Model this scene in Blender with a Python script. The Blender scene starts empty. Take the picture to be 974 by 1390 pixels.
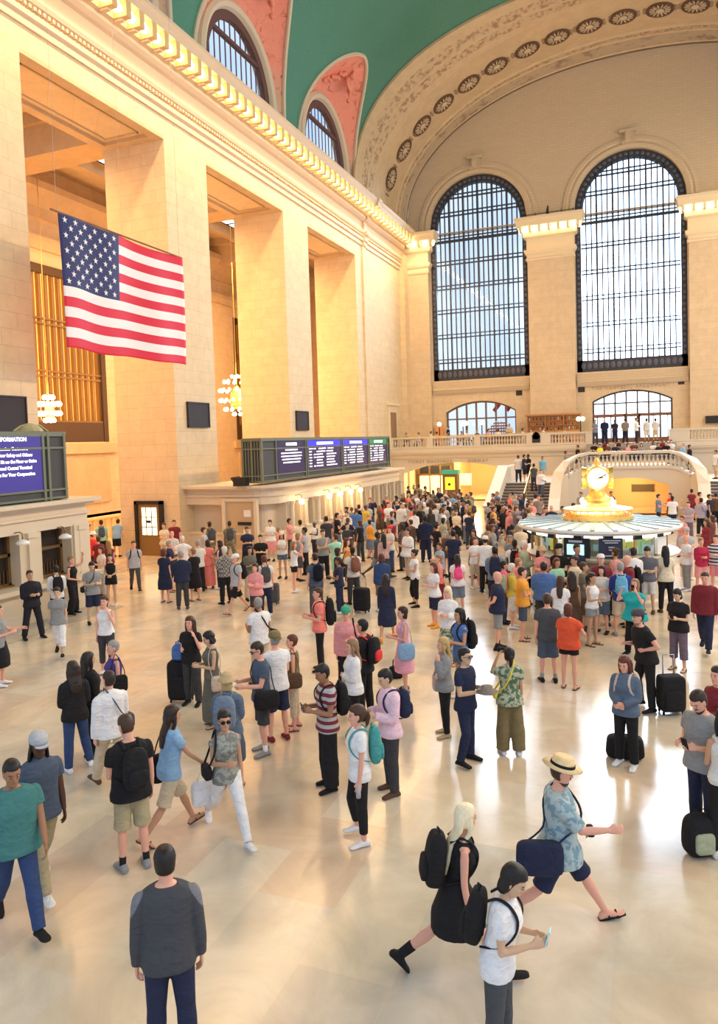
import bpy, math, random
from mathutils import Vector, Matrix, Euler, noise
R = random.Random(7)
C = bpy.context.scene.collection
SC = bpy.context.scene
PI = math.pi

# ------------------------------------------------------------------ mesh builder
class MB:
    def __init__(s): s.v = []; s.f = []; s.m = []; s.mi = 0
    def add(s, vs, fs, mi=None):
        n = len(s.v); s.v += [tuple(v) for v in vs]; k = s.mi if mi is None else mi
        for f in fs: s.f.append(tuple(i + n for i in f)); s.m.append(k)
    def box(s, x0, x1, y0, y1, z0, z1, mi=None):
        v = [(x, y, z) for z in (z0, z1) for y in (y0, y1) for x in (x0, x1)]
        s.add(v, [(0, 2, 3, 1), (4, 5, 7, 6), (0, 1, 5, 4), (2, 6, 7, 3), (0, 4, 6, 2), (1, 3, 7, 5)], mi)
    def obox(s, c, ax, ay, az, mi=None):
        c = Vector(c); ax = Vector(ax); ay = Vector(ay); az = Vector(az)
        v = [c + a * ax + b * ay + d * az for d in (-1, 1) for b in (-1, 1) for a in (-1, 1)]
        s.add(v, [(0, 2, 3, 1), (4, 5, 7, 6), (0, 1, 5, 4), (2, 6, 7, 3), (0, 4, 6, 2), (1, 3, 7, 5)], mi)
    def rings(s, rs, cap=True, mi=None, closed=True):
        n = len(rs[0]); v = [p for r in rs for p in r]; f = []
        for i in range(len(rs) - 1):
            for j in range(n if closed else n - 1):
                k = (j + 1) % n
                f.append((i * n + j, i * n + k, (i + 1) * n + k, (i + 1) * n + j))
        if cap: f.append(tuple(range(n - 1, -1, -1))); f.append(tuple((len(rs) - 1) * n + j for j in range(n)))
        s.add(v, f, mi)
    def tube(s, pts, rad, n=8, mi=None, cap=True, ref=None):
        pts = [Vector(p) for p in pts]
        if not isinstance(rad, (list, tuple)): rad = [rad] * len(pts)
        rs = []; u = None
        for i, p in enumerate(pts):
            d = (pts[min(i + 1, len(pts) - 1)] - pts[max(i - 1, 0)])
            d = d.normalized() if d.length > 1e-9 else Vector((0, 0, 1))
            if u is None:
                u = Vector(ref) if ref else (Vector((1, 0, 0)) if abs(d.x) < .8 else Vector((0, 1, 0)))
            u = u - d * u.dot(d); u = u.normalized() if u.length > 1e-6 else d.orthogonal().normalized()
            w = d.cross(u); r = rad[i]; ra, rb = r if isinstance(r, tuple) else (r, r)
            rs.append([p + u * ra * math.cos(2 * PI * k / n) + w * rb * math.sin(2 * PI * k / n) for k in range(n)])
        s.rings(rs, cap, mi)
    def lathe(s, c, prof, n=16, mi=None, a0=0, a1=2 * PI):
        full = abs(a1 - a0 - 2 * PI) < 1e-6; k = n if full else n + 1
        rs = [[(c[0] + r * math.cos(a0 + (a1 - a0) * j / n), c[1] + r * math.sin(a0 + (a1 - a0) * j / n), c[2] + z) for j in range(k)] for r, z in prof]
        s.rings(rs, full, mi, full)
    def ball(s, c, r, n=8, m=5, mi=None):
        rx, ry, rz = r if isinstance(r, tuple) else (r, r, r)
        rs = []
        for i in range(m + 1):
            t = PI * (i + .02) / (m + .04); rs.append([(c[0] + rx * math.sin(t) * math.cos(2 * PI * j / n), c[1] + ry * math.sin(t) * math.sin(2 * PI * j / n), c[2] - rz * math.cos(t)) for j in range(n)])
        s.rings(rs, True, mi)
    def ext(s, prof, p0, p1, side, mi=None):
        # profile (out, z) pushed from p0 to p1; side = outward unit vector
        sd = Vector(side); a = Vector(p0); b = Vector(p1)
        s.rings([[q + sd * u + Vector((0, 0, z)) for u, z in prof] for q in (a, b)], True, mi)
    def disc(s, c, r, nrm, n=20, mi=None):
        nrm = Vector(nrm).normalized(); u = nrm.orthogonal().normalized(); w = nrm.cross(u); c = Vector(c)
        s.add([c + u * r * math.cos(2 * PI * k / n) + w * r * math.sin(2 * PI * k / n) for k in range(n)], [tuple(range(n))], mi)
    def mesh(s, name, smooth=False):
        me = bpy.data.meshes.new(name); me.from_pydata(s.v, [], s.f)
        if any(s.m): me.polygons.foreach_set('material_index', s.m)
        if smooth: me.polygons.foreach_set('use_smooth', [True] * len(s.f))
        me.validate(); me.update(); return me
    def build(s, name, mats, parent=None, smooth=False, fix=True):
        me = s.mesh(name, smooth)
        if fix:
            import bmesh
            bm = bmesh.new(); bm.from_mesh(me); bmesh.ops.recalc_face_normals(bm, faces=bm.faces); bm.to_mesh(me); bm.free()
        for m in (mats if isinstance(mats, (list, tuple)) else [mats]): me.materials.append(m)
        o = bpy.data.objects.new(name, me); C.objects.link(o)
        if parent: o.parent = parent
        return o
def struct(o): o['kind'] = 'structure'; return o
def tag(o, label, cat, group=None):
    o['label'] = label; o['category'] = cat
    if group: o['group'] = group
    return o
def empty(name, loc=(0, 0, 0), rz=0, label=None, cat=None, group=None):
    o = bpy.data.objects.new(name, None); C.objects.link(o); o.location = loc; o.rotation_euler = (0, 0, rz); o.empty_display_size = .1
    if label: tag(o, label, cat, group)
    return o
def dup(root, loc, rz=None, label=None, group=None, scale=None):
    r = root.copy(); C.objects.link(r); r.location = loc
    if rz is not None: r.rotation_euler = (0, 0, rz)
    if scale: r.scale = scale
    if label: r['label'] = label
    if group: r['group'] = group
    for ch in list(root.children):
        c = ch.copy(); C.objects.link(c); c.parent = r
        for g in ch.children:
            d = g.copy(); C.objects.link(d); d.parent = c
    return r
def text(s, size, loc, rot, mat, name='lettering', parent=None, align='LEFT', ext=.01, bold=0.0, curve=None, sp=1.0):
    cu = bpy.data.curves.new(name, 'FONT'); cu.body = s; cu.size = size; cu.extrude = ext; cu.align_x = align; cu.offset = bold; cu.space_character = sp
    cu.resolution_u = 2
    cu.materials.append(mat); o = bpy.data.objects.new(name, cu); C.objects.link(o); o.location = loc; o.rotation_euler = rot
    bpy.context.view_layer.update(); me = bpy.data.meshes.new_from_object(o); mw = o.matrix_world.copy(); bpy.data.objects.remove(o)
    if not me.materials: me.materials.append(mat)
    o = bpy.data.objects.new(name, me); C.objects.link(o); o.location = loc; o.rotation_euler = rot
    if parent: o.parent = parent
    return o
SOUTH = (PI / 2, 0, PI / 2); WEST = (PI / 2, 0, 0)

# ------------------------------------------------------------------ materials
MATS = {}
def mat(name, col, rough=.6, metal=0, emit=0, ecol=None, spec=None):
    if name in MATS: return MATS[name]
    m = bpy.data.materials.new(name); m.use_nodes = True; b = m.node_tree.nodes['Principled BSDF']
    b.inputs['Base Color'].default_value = (*col, 1); b.inputs['Roughness'].default_value = rough; b.inputs['Metallic'].default_value = metal
    if emit: b.inputs['Emission Color'].default_value = (*(ecol or col), 1); b.inputs['Emission Strength'].default_value = emit
    if spec is not None: b.inputs['Specular IOR Level'].default_value = spec
    MATS[name] = m; return m
class NT:
    def __init__(s, m): s.t = m.node_tree; s.b = s.t.nodes['Principled BSDF']
    def n(s, ty, **k):
        x = s.t.nodes.new(ty)
        for a, b in k.items():
            if a.startswith('_'): setattr(x, a[1:], b)
            else: x.inputs[a.replace('__', ' ')].default_value = b
        return x
    def l(s, a, b): s.t.links.new(a, b)
    def ramp(s, fac, stops):
        r = s.t.nodes.new('ShaderNodeValToRGB'); e = r.color_ramp.elements
        while len(e) < len(stops): e.new(.5)
        for i, (p, c) in enumerate(stops): e[i].position = p; e[i].color = (*c, 1)
        s.l(fac, r.inputs[0]); return r.outputs[0]
    def mix(s, f, a, b, mode='MIX'):
        x = s.t.nodes.new('ShaderNodeMix'); x.data_type = 'RGBA'; x.blend_type = mode
        for i, v in ((0, f), (6, a), (7, b)):
            if hasattr(v, 'is_linked') or hasattr(v, 'links'): s.l(v, x.inputs[i])
            elif i == 0: x.inputs[0].default_value = v
            else: x.inputs[i].default_value = (*v, 1)
        return x.outputs[2]
    def pos(s): return s.t.nodes.new('ShaderNodeNewGeometry').outputs['Position']
    def wallvec(s):
        sp = s.t.nodes.new('ShaderNodeSeparateXYZ'); s.l(s.pos(), sp.inputs[0])
        a = s.t.nodes.new('ShaderNodeMath'); a.operation = 'ADD'; s.l(sp.outputs[0], a.inputs[0]); s.l(sp.outputs[1], a.inputs[1])
        c = s.t.nodes.new('ShaderNodeCombineXYZ'); s.l(a.outputs[0], c.inputs[0]); s.l(sp.outputs[2], c.inputs[1]); return c.outputs[0]
    def bump(s, h, st=.3, d=.02):
        b = s.t.nodes.new('ShaderNodeBump'); b.inputs['Strength'].default_value = st; b.inputs['Distance'].default_value = d
        s.l(h, b.inputs['Height']); s.l(b.outputs[0], s.b.inputs['Normal'])
def stone(name, c1, c2, cm, w=1.35, h=.56, mort=.012, rough=.7):
    m = mat(name, c1, rough); t = NT(m)
    br = t.n('ShaderNodeTexBrick', _offset=.5); br.inputs['Scale'].default_value = 1
    br.inputs['Color1'].default_value = (*c1, 1); br.inputs['Color2'].default_value = (*c2, 1); br.inputs['Mortar'].default_value = (*cm, 1)
    br.inputs['Mortar Size'].default_value = mort; br.inputs['Brick Width'].default_value = w; br.inputs['Row Height'].default_value = h
    t.l(t.wallvec(), br.inputs['Vector'])
    no = t.n('ShaderNodeTexNoise', Scale=1.7, Detail=6, Roughness=.7); t.l(t.pos(), no.inputs['Vector'])
    r = t.ramp(no.outputs[0], [(.3, (.86, .84, .80)), (.7, (1, 1, 1))])
    t.l(t.mix(1.0, br.outputs[0], r, 'MULTIPLY'), t.b.inputs['Base Color'])
    t.bump(br.outputs['Fac'], -.35, .01); return m
M = {}
M['stone'] = stone('caen_stone', (.80, .64, .42), (.765, .605, .39), (.62, .48, .30), mort=.009)
M['stone2'] = stone('west_stone', (.76, .60, .41), (.73, .57, .385), (.62, .48, .32), 1.2, .5, .009)
M['plain'] = mat('smooth_stone', (.80, .66, .45), .65)
M['pale'] = mat('pale_marble', (.72, .60, .44), .45)
M['balc'] = mat('balcony_marble', (.68, .60, .49), .5)
def noisy(name, c1, c2, sc=3, rough=.6, lo=.4, hi=.6, det=5, bump=0):
    m = mat(name, c1, rough); t = NT(m); no = t.n('ShaderNodeTexNoise', Scale=sc, Detail=det, Roughness=.65)
    t.l(t.pos(), no.inputs['Vector']); t.l(t.ramp(no.outputs[0], [(lo, c1), (hi, c2)]), t.b.inputs['Base Color'])
    if bump: t.bump(no.outputs[0], bump, .05)
    return m
M['band'] = noisy('leaf_ornament', (.60, .44, .27), (.34, .22, .13), 2.8, .7, .48, .60, 9)
M['band2'] = noisy('festoon_ornament', (.52, .41, .28), (.30, .21, .15), 1.3, .7, .52, .66, 8)
M['arch'] = noisy('arch_plaster', (.64, .48, .29), (.58, .43, .26), 1.2, .7)
M['tymp'] = noisy('tympanum_tile', (.60, .49, .35), (.56, .45, .31), 2.5, .75)
# tympanum: fine guastavino-like courses
t = NT(M['tymp']); br = t.n('ShaderNodeTexBrick'); br.inputs['Scale'].default_value = 1; br.inputs['Brick Width'].default_value = .6; br.inputs['Row Height'].default_value = .22
br.inputs['Mortar Size'].default_value = .012
for k, c in (('Color1', (.63, .50, .345)), ('Color2', (.60, .475, .325)), ('Mortar', (.53, .41, .28))): br.inputs[k].default_value = (*c, 1)
t.l(t.wallvec(), br.inputs['Vector']); t.l(br.outputs[0], t.b.inputs['Base Color'])
m = M['vault'] = mat('green_ceiling', (.1, .3, .24), .8); t = NT(m)
no = t.n('ShaderNodeTexNoise', Scale=.12, Detail=4); t.l(t.pos(), no.inputs['Vector'])
vo = t.n('ShaderNodeTexNoise', Scale=9, Detail=8, Roughness=.8); t.l(t.pos(), vo.inputs['Vector'])
base = t.ramp(no.outputs[0], [(.3, (.060, .215, .160)), (.7, (.085, .265, .20))])
t.l(t.mix(t.ramp(vo.outputs[0], [(.5, (0, 0, 0)), (.75, (.35, .35, .35))]), base, (.30, .42, .22)), t.b.inputs['Base Color'])
m = M['coral'] = mat('relief_painted_uplight', (.9, .3, .2), .7); t = NT(m)  # coral above, tan below: pink uplight painted into the colour by height
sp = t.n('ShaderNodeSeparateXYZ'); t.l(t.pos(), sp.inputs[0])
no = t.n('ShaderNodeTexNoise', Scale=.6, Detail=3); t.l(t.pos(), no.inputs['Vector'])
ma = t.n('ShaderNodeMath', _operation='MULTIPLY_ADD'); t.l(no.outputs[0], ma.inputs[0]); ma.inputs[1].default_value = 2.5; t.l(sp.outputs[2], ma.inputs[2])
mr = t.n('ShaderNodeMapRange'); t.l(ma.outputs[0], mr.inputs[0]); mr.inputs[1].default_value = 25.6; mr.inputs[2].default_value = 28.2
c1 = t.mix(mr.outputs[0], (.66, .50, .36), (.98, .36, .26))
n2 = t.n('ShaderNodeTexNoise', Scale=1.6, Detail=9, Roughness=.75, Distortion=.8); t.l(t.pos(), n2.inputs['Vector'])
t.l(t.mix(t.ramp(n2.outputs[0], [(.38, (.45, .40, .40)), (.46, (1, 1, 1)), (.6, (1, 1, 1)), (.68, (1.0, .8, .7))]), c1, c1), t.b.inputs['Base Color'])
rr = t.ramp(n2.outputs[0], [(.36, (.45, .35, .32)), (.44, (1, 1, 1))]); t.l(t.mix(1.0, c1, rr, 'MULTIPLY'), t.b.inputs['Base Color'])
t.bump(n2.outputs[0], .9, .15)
# floor: large marble slabs, polished
m = M['floor'] = mat('marble_floor', (.7, .62, .5), .13); t = NT(m)
mp = t.n('ShaderNodeMapping'); mp.inputs['Rotation'].default_value = (0, 0, math.radians(90)); t.l(t.pos(), mp.inputs[0])
br = t.n('ShaderNodeTexBrick', _offset=.5); t.l(mp.outputs[0], br.inputs['Vector'])
for k, v in (('Scale', 1), ('Brick Width', 1.7), ('Row Height', .92), ('Mortar Size', .004)): br.inputs[k].default_value = v
for k, c in (('Color1', (0, 0, 0)), ('Color2', (1, 1, 1)), ('Mortar', (.35, .35, .35))): br.inputs[k].default_value = (*c, 1)
sl = t.ramp(br.outputs[0], [(0, (.70, .63, .50)), (.25, (.75, .65, .50)), (.5, (.70, .56, .43)), (.75, (.62, .58, .50)), (1, (.78, .69, .56))])
no = t.n('ShaderNodeTexNoise', Scale=1.1, Detail=9, Roughness=.65, Distortion=.6); t.l(t.pos(), no.inputs['Vector'])
t.l(t.mix(1.0, sl, t.ramp(no.outputs[0], [(.3, (.76, .73, .70)), (.65, (1.02, 1.0, .98))]), 'MULTIPLY'), t.b.inputs['Base Color'])
t.l(t.ramp(no.outputs[0], [(.3, (.13, .13, .13)), (.7, (.23, .23, .23))]), t.b.inputs['Roughness'])
M['kerb'] = noisy('grey_border_marble', (.40, .36, .31), (.50, .45, .38), 2, .3)
M['dark'] = mat('dark_bronze', (.035, .028, .025), .45, .4)
M['winframe'] = mat('window_bronze', (.045, .05, .065), .5, .3)
M['bronze'] = mat('bronze', (.28, .17, .07), .4, .7)
M['bulb'] = mat('warm_bulb', (1, .85, .6), .4, 0, 9, (1, .76, .42))
M['bulb2'] = mat('globe_lamp', (1, .9, .7), .4, 0, 9, (1, .80, .48))
M['board'] = mat('board_green_metal', (.17, .185, .125), .5, .2)
M['boardgrey'] = mat('board_mesh_panel', (.07, .068, .07), .7)
M['screen'] = mat('departure_screen', (.02, .016, .05), .3, 0, .35, (.05, .03, .15))
M['bluebar'] = mat('blue_header', (.02, .02, .5), .3, 0, .9, (.06, .05, .75))
M['greenbar'] = mat('green_header', (.0, .2, .06), .3, 0, .5, (.01, .28, .08))
M['white_led'] = mat('white_led_text', (1, 1, 1), .4, 0, 1.5, (.95, .93, 1))
M['black'] = mat('matte_black', (.012, .012, .013), .6)
M['plaque'] = mat('dark_speaker_grille', (.03, .022, .03), .7)
M['gold'] = mat('polished_gold', (.98, .66, .22), .42, .9)
M['opal'] = mat('lit_opal_dial', (1, .95, .75), .3, 0, 1.6, (1, .86, .45))
M['glass'] = mat('clear_glass', (1, 1, 1), .02); M['glass'].node_tree.nodes['Principled BSDF'].inputs['Transmission Weight'].default_value = 1
# thin window pane: mostly clear, faint sheen
m = bpy.data.materials.new('thin_pane'); m.use_nodes = True; nt = m.node_tree; nt.nodes.remove(nt.nodes['Principled BSDF'])
a = nt.nodes.new('ShaderNodeBsdfTransparent'); b = nt.nodes.new('ShaderNodeBsdfGlossy'); b.inputs[1].default_value = .05; mx = nt.nodes.new('ShaderNodeMixShader'); mx.inputs[0].default_value = .03
a.inputs[0].default_value = (.93, .96, .99, 1)
nt.links.new(a.outputs[0], mx.inputs[1]); nt.links.new(b.outputs[0], mx.inputs[2]); nt.links.new(mx.outputs[0], nt.nodes['Material Output'].inputs[0]); M['pane'] = m
M['amber'] = mat('amber_lit_glass', (.9, .5, .15), .5, 0, 1.5, (1, .48, .10))
M['orange'] = mat('warm_plaster', (.92, .70, .40), .7)
M['yellowlit'] = mat('lit_yellow_panel', (.95, .8, .4), .5, 0, 1.0, (1, .82, .40))
M['step'] = mat('dark_stair_tread', (.16, .12, .105), .6)
M['wood'] = mat('brown_wood', (.22, .10, .045), .5)
M['brass'] = mat('brass_rail', (.75, .50, .20), .3, .9)
M['white'] = mat('white_paint', (.85, .84, .80), .5)

# ------------------------------------------------------------------ generic wall built from vertical strips
def strips(mb, xs, top, bot, holes, P, N, depth, mi=None, mi_rev=None):
    """xs: sorted abscissae; holes: list of (xa, xb, lo(x), hi(x)); P(x,z) -> 3D, N = direction of the reveal (into the wall)"""
    N = Vector(N) * depth
    xs = sorted(set([round(x, 4) for x in xs] + [round(h[k], 4) for h in holes for k in (0, 1)]))
    for a, b in zip(xs, xs[1:]):
        mid = (a + b) / 2; hs = sorted([h for h in holes if h[0] < mid < h[1]], key=lambda h: h[2](mid))
        ea, eb = a + 1e-5, b - 1e-5; lo = (bot(ea), bot(eb))
        for h in hs:
            q = (h[2](ea), h[2](eb)); mb.add([P(a, lo[0]), P(b, lo[1]), P(b, q[1]), P(a, q[0])], [(0, 1, 2, 3)], mi); lo = (h[3](ea), h[3](eb))
            for zz in (q, lo):
                p0, p1 = Vector(P(a, zz[0])), Vector(P(b, zz[1])); mb.add([p0, p1, p1 + N, p0 + N], [(0, 1, 2, 3)], mi_rev)
        t_ = (top(ea), top(eb)); mb.add([P(a, lo[0]), P(b, lo[1]), P(b, t_[1]), P(a, t_[0])], [(0, 1, 2, 3)], mi)
    for h in holes:
        for x, e in ((h[0], h[0] + 1e-5), (h[1], h[1] - 1e-5)):
            p0, p1 = Vector(P(x, h[2](e))), Vector(P(x, h[3](e))); mb.add([p0, p1, p1 + N, p0 + N], [(0, 1, 2, 3)], mi_rev)
def arc(xc, w, zs, rise):   # arch head: elliptic, springs at zs, rises by rise
    return lambda x: zs + rise * math.sqrt(max(0, 1 - ((x - xc) / w) ** 2))
def seg(xc, w, zs, rise):   # flat segmental arch
    r = (w * w + rise * rise) / (2 * rise); return lambda x: zs + math.sqrt(max(0, r * r - (x - xc) ** 2)) - (r - rise)
def lin(a, b, n): return [a + (b - a) * i / n for i in range(n + 1)]

XL = -18.3; YW = 61.82
Y1 = 19.675; PB = 11.247; OW = 7.943; ZO = 18.5
OPS = [(Y1 + k * PB, Y1 + k * PB + OW) for k in (-1, 0, 1, 2)]

# ------------------------------------------------------------------ floor
b = MB(); b.box(-34, 22, -9, 72, -.3, 0); struct(b.build('floor', M['floor']))
b = MB()
b.box(-16.9, -13.95, 6, 18.35, 0, .012); b.box(-18.3, -13.9, 27.3, 28.2, 0, .012); b.box(-15.0, -13.7, 28.2, 46.2, 0, .012)
b.box(-18.7, -18.25, 17.2, 27.4, 0, .012)
struct(b.build('floor_border', M['kerb']))

# ------------------------------------------------------------------ south wall with the tall openings
b = MB(); D = 3.25
edges = [2.0] + [y for o in OPS for y in o] + [YW + .6]
for i in range(0, len(edges), 2):
    b.box(XL - D, XL, edges[i], edges[i + 1], 0, ZO)
b.box(XL - D, XL, 2, YW + .6, ZO, 21.0)
b.box(XL, XL + .45, 60.2, YW, 0, 20.6)                      # corner pilaster
b.box(XL - .01, XL + .12, 51.4, 52.0, 0, 20.6)              # shallow break
for y0, y1 in OPS: pass
# plinth course
for i in range(0, len(edges), 2):
    b.box(XL - D - .06, XL + .1, edges[i] - (.08 if i else 0), edges[i + 1] + .08, 0, .95)
    b.box(XL - D - .03, XL + .05, edges[i] - (.04 if i else 0), edges[i + 1] + .04, .95, 1.05)
struct(b.build('wall_south', M['stone']))
b = MB()
for y0, y1 in OPS:                                          # sunk soffit panels of the lintels
    for ya, yb, xa, xb in ((y0, y1, -18.3, -18.75), (y0, y1, -21.1, -21.55), (y0, y0 + .5, -18.75, -21.1), (y1 - .5, y1, -18.75, -21.1)):
        b.box(xb, xa, ya, yb, ZO - .16, ZO)
    for ya, yb, xa, xb in ((y0 + .75, y1 - .75, -19.05, -19.12), (y0 + .75, y1 - .75, -20.75, -20.82), (y0 + .75, y0 + .82, -19.05, -20.8), (y1 - .82, y1 - .75, -19.05, -20.8)):
        b.box(xb, xa, ya, yb, ZO - .06, ZO)
struct(b.build('trim_soffit_panels', M['arch']))

# passage behind the openings
b = MB(); XB = -31
def grille_holes(): return [(yc - 3.3, yc + 3.3, (lambda x: 5.4), (lambda x: 15.6)) for yc in (23.65, 34.9, 46.15, 57.4)]
strips(b, lin(4, 66, 8), lambda x: 21.5, lambda x: 0, grille_holes(), lambda y, z: (XB, y, z), (-1, 0, 0), .8)
b.box(XB - .4, XB, 4, 66, 0, .9)
b.box(-31.4, -18.3, 65.5, 66, 0, 21.5); b.box(-31.4, XL - D, 4, 66, 21.2, 21.6)
struct(b.build('wall_passage', M['stone']))
b = MB()
for yc in (23.65, 34.9, 46.15, 57.4):
    b.box(XB, XB + .25, yc - 3.9, yc + 3.9, 4.7, 5.3); b.box(XB, XB + .12, yc - 3.2, yc + 3.2, 1.6, 4.4)
for y in (17.9, 29.2, 40.5, 51.8):                          # cross beams of the passage ceiling
    b.box(-31, XL - D, y - .9, y + .9, 19.2, 21.3); b.box(-31, XL - D, y - 1.15, y + 1.15, 20.6, 21.25)
b.ext([(0, 0), (.25, 0), (.35, .5), (.7, .9), (1.1, 1.3), (1.1, 1.7), (0, 1.7)], (XB, 4, 18.2), (XB, 66, 18.2), (1, 0, 0))
b.ext([(0, 0), (.2, 0), (.35, .4), (.35, .7), (0, .7)], (XB, 4, 16.4), (XB, 66, 16.4), (1, 0, 0))
for x in (-24.5, -28): b.box(x - .3, x + .3, 4, 66, 20.5, 21.3)
struct(b.build('trim_passage', M['arch']))
b = MB()
for yc in (23.5, 34.8, 46.1):
    for x in (-23.0, -26.2):
        b.box(x - 1.2, x + 1.2, yc - 3.2, yc + 3.2, 21.05, 21.15, 0)
        for i in range(4):
            for j in range(2): b.box(x - .95 + j * 1.05, x - .1 + j * 1.05, yc - 2.8 + i * 1.45, yc - 1.7 + i * 1.45, 21.0, 21.06, 1)
struct(b.build('window_skylights', [M['black'], mat('skylight_pane', (.8, .9, 1), .4, 0, 1.2, (.75, .88, 1))]))
for k, yc in enumerate((23.65, 34.9, 46.15, 57.4)):
    w = empty('window_%d' % (k + 10), (XB, yc, 0)); w['kind'] = 'structure'
    b = MB(); b.box(-.6, -.55, -3.3, 3.3, 5.4, 15.6); b.build('amber_glass', M['amber'], w)
    b = MB()
    for i in range(14):
        y = -3.3 + 6.6 * i / 13; b.box(-.32, -.1, y - .11, y + .11, 5.4, 15.6)
    for z in (5.4, 6.6, 9.2, 9.5, 12.2, 12.5, 15.2): b.box(-.3, -.02, -3.3, 3.3, z, z + .1)
    b.box(-.15, 0, -3.3, 3.3, 5.4, 6.6, 1); b.box(-.12, .05, -3.3, -2.9, 5.4, 15.6, 1); b.box(-.12, .05, 2.9, 3.3, 5.4, 15.6, 1); b.box(-.12, .05, -3.3, 3.3, 15.1, 15.6, 1)
    b.build('grille', [M['bronze'], mat('dark_ornament_bronze', (.10, .06, .035), .6, .3)], w)
# wainscot rail of the ramp seen beyond the first opening
b = MB(); b.box(-27, -26.8, 26, 34, 0, 1.15)
for i in range(16): b.box(-26.8, -26.72, 26.1 + i * .5, 26.25 + i * .5, .1, 1.05)
b.box(-27.05, -26.65, 25.9, 34.1, 1.1, 1.22)
struct(b.build('trim_ramp_parapet', M['orange']))

# ------------------------------------------------------------------ cornice, frieze
b = MB()
corn = [(0, 19.3), (.10, 19.3), (.10, 19.55), (.22, 19.62), (.22, 19.8), (.10, 19.86), (.10, 20.0), (.30, 20.08), (.38, 20.2), (.38, 20.28), (.14, 20.34), (.14, 21.0), (.30, 21.06), (.45, 21.2), (.45, 21.35), (.62, 21.4), (.62, 21.95), (1.25, 22.0), (1.3, 22.2), (1.42, 22.35), (1.42, 22.5), (.4, 22.6), (.35, 23.4), (0, 23.45)]
b.ext(corn, (XL, 2, 0), (XL, 61.0, 0), (1, 0, 0)); b.ext([(u + .14, z) for u, z in corn], (XL, 51.4, 0), (XL, 52.0, 0), (1, 0, 0))
b.box(XL - 1.2, XL + .05, 2, YW, 21.0, 23.4)
n = 0
y = 12.0; LAMPY = []
while y < 60.6:
    b.box(XL + .62, XL + 1.24, y - .15, y + .15, 21.38, 22.0, 1)
    b.box(XL + .62, XL + .95, y - .10, y + .10, 21.3, 21.5)
    LAMPY.append(y + .4); y += .8
for i in range(230):                                        # dentils under the frieze moulding
    yy = 12 + i * .215
    if yy < 60.8: b.box(XL + .1, XL + .27, yy, yy + .11, 19.9, 20.02)
cor = struct(b.build('trim_cornice', [mat('cornice_stone', (.68, .52, .36), .65), mat('cornice_bracket', (.70, .46, .20), .6)]))
lb = MB(); lb.ball((0, 0, 0), .19, 8, 5); lb.lathe((0, 0, .12), [(.05, 0), (.11, .04), (.11, .09)], 8)
lamp0 = lb.mesh('light_bulb', True); lamp0.materials.append(M['bulb'])
def bulb_at(p, parent):
    o = bpy.data.objects.new('light_bulb', lamp0); C.objects.link(o); o.location = p; o.parent = parent; return o
for y in LAMPY: bulb_at((XL + 1.0, y, 21.6), cor)

# ------------------------------------------------------------------ vault
VA, VB, VZ, VN = 18.9, 11.4, 23.3, 2.4
def sup(t, a, bb, n):       # t: 0 at the springing (x=-a) ... 1 at crown ... 2 at the other springing
    th = t * PI / 2; c = math.cos(th); s_ = math.sin(th)
    return (-a * math.copysign(abs(c) ** (2 / n), c), VZ + bb * abs(s_) ** (2 / n))
YB = [13.3, 24.6, 35.9, 47.2]; ZA = 30.4
def zt(z):                   # t of a height on the vault
    return 2 / PI * math.asin(min(1, ((z - VZ) / VB) ** (VN / 2)))
def half(z):
    t_ = (z - VZ) / (ZA - VZ); return 0 if t_ >= 1 else 4.75 * (1 - t_ * t_) ** .55
b = MB()
NZ = 26; zs = [VZ + (ZA - VZ) * (math.sin(i / NZ * PI / 2)) for i in range(NZ + 1)]
for yc in YB:
    y0, y1 = yc - 5.65, yc + 5.65
    if yc == YB[-1]: y1 = 51.75
    if yc == YB[0]: y0 = -6
    rows = []
    for z in zs:
        x = sup(zt(z), VA, VB, VN)[0]; h = half(z)
        rows.append(([(x, y0 + (yc - h - y0) * j / 6, z) for j in range(7)], [(x, min(yc + h, y1 - .02) + (y1 - min(yc + h, y1 - .02)) * j / 6, z) for j in range(7)]))
    for side in (0, 1): b.rings([r[side] for r in rows], False, 0, False)
    up = []
    t0 = zt(ZA)
    for i in range(31):
        t_ = t0 + (2 - t0) * i / 30; x, z = sup(t_, VA, VB, VN)
        up.append([(x, y0 + (y1 - y0) * j / 12, z) for j in range(13)])
    b.rings(up, False, 0, False)
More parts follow.
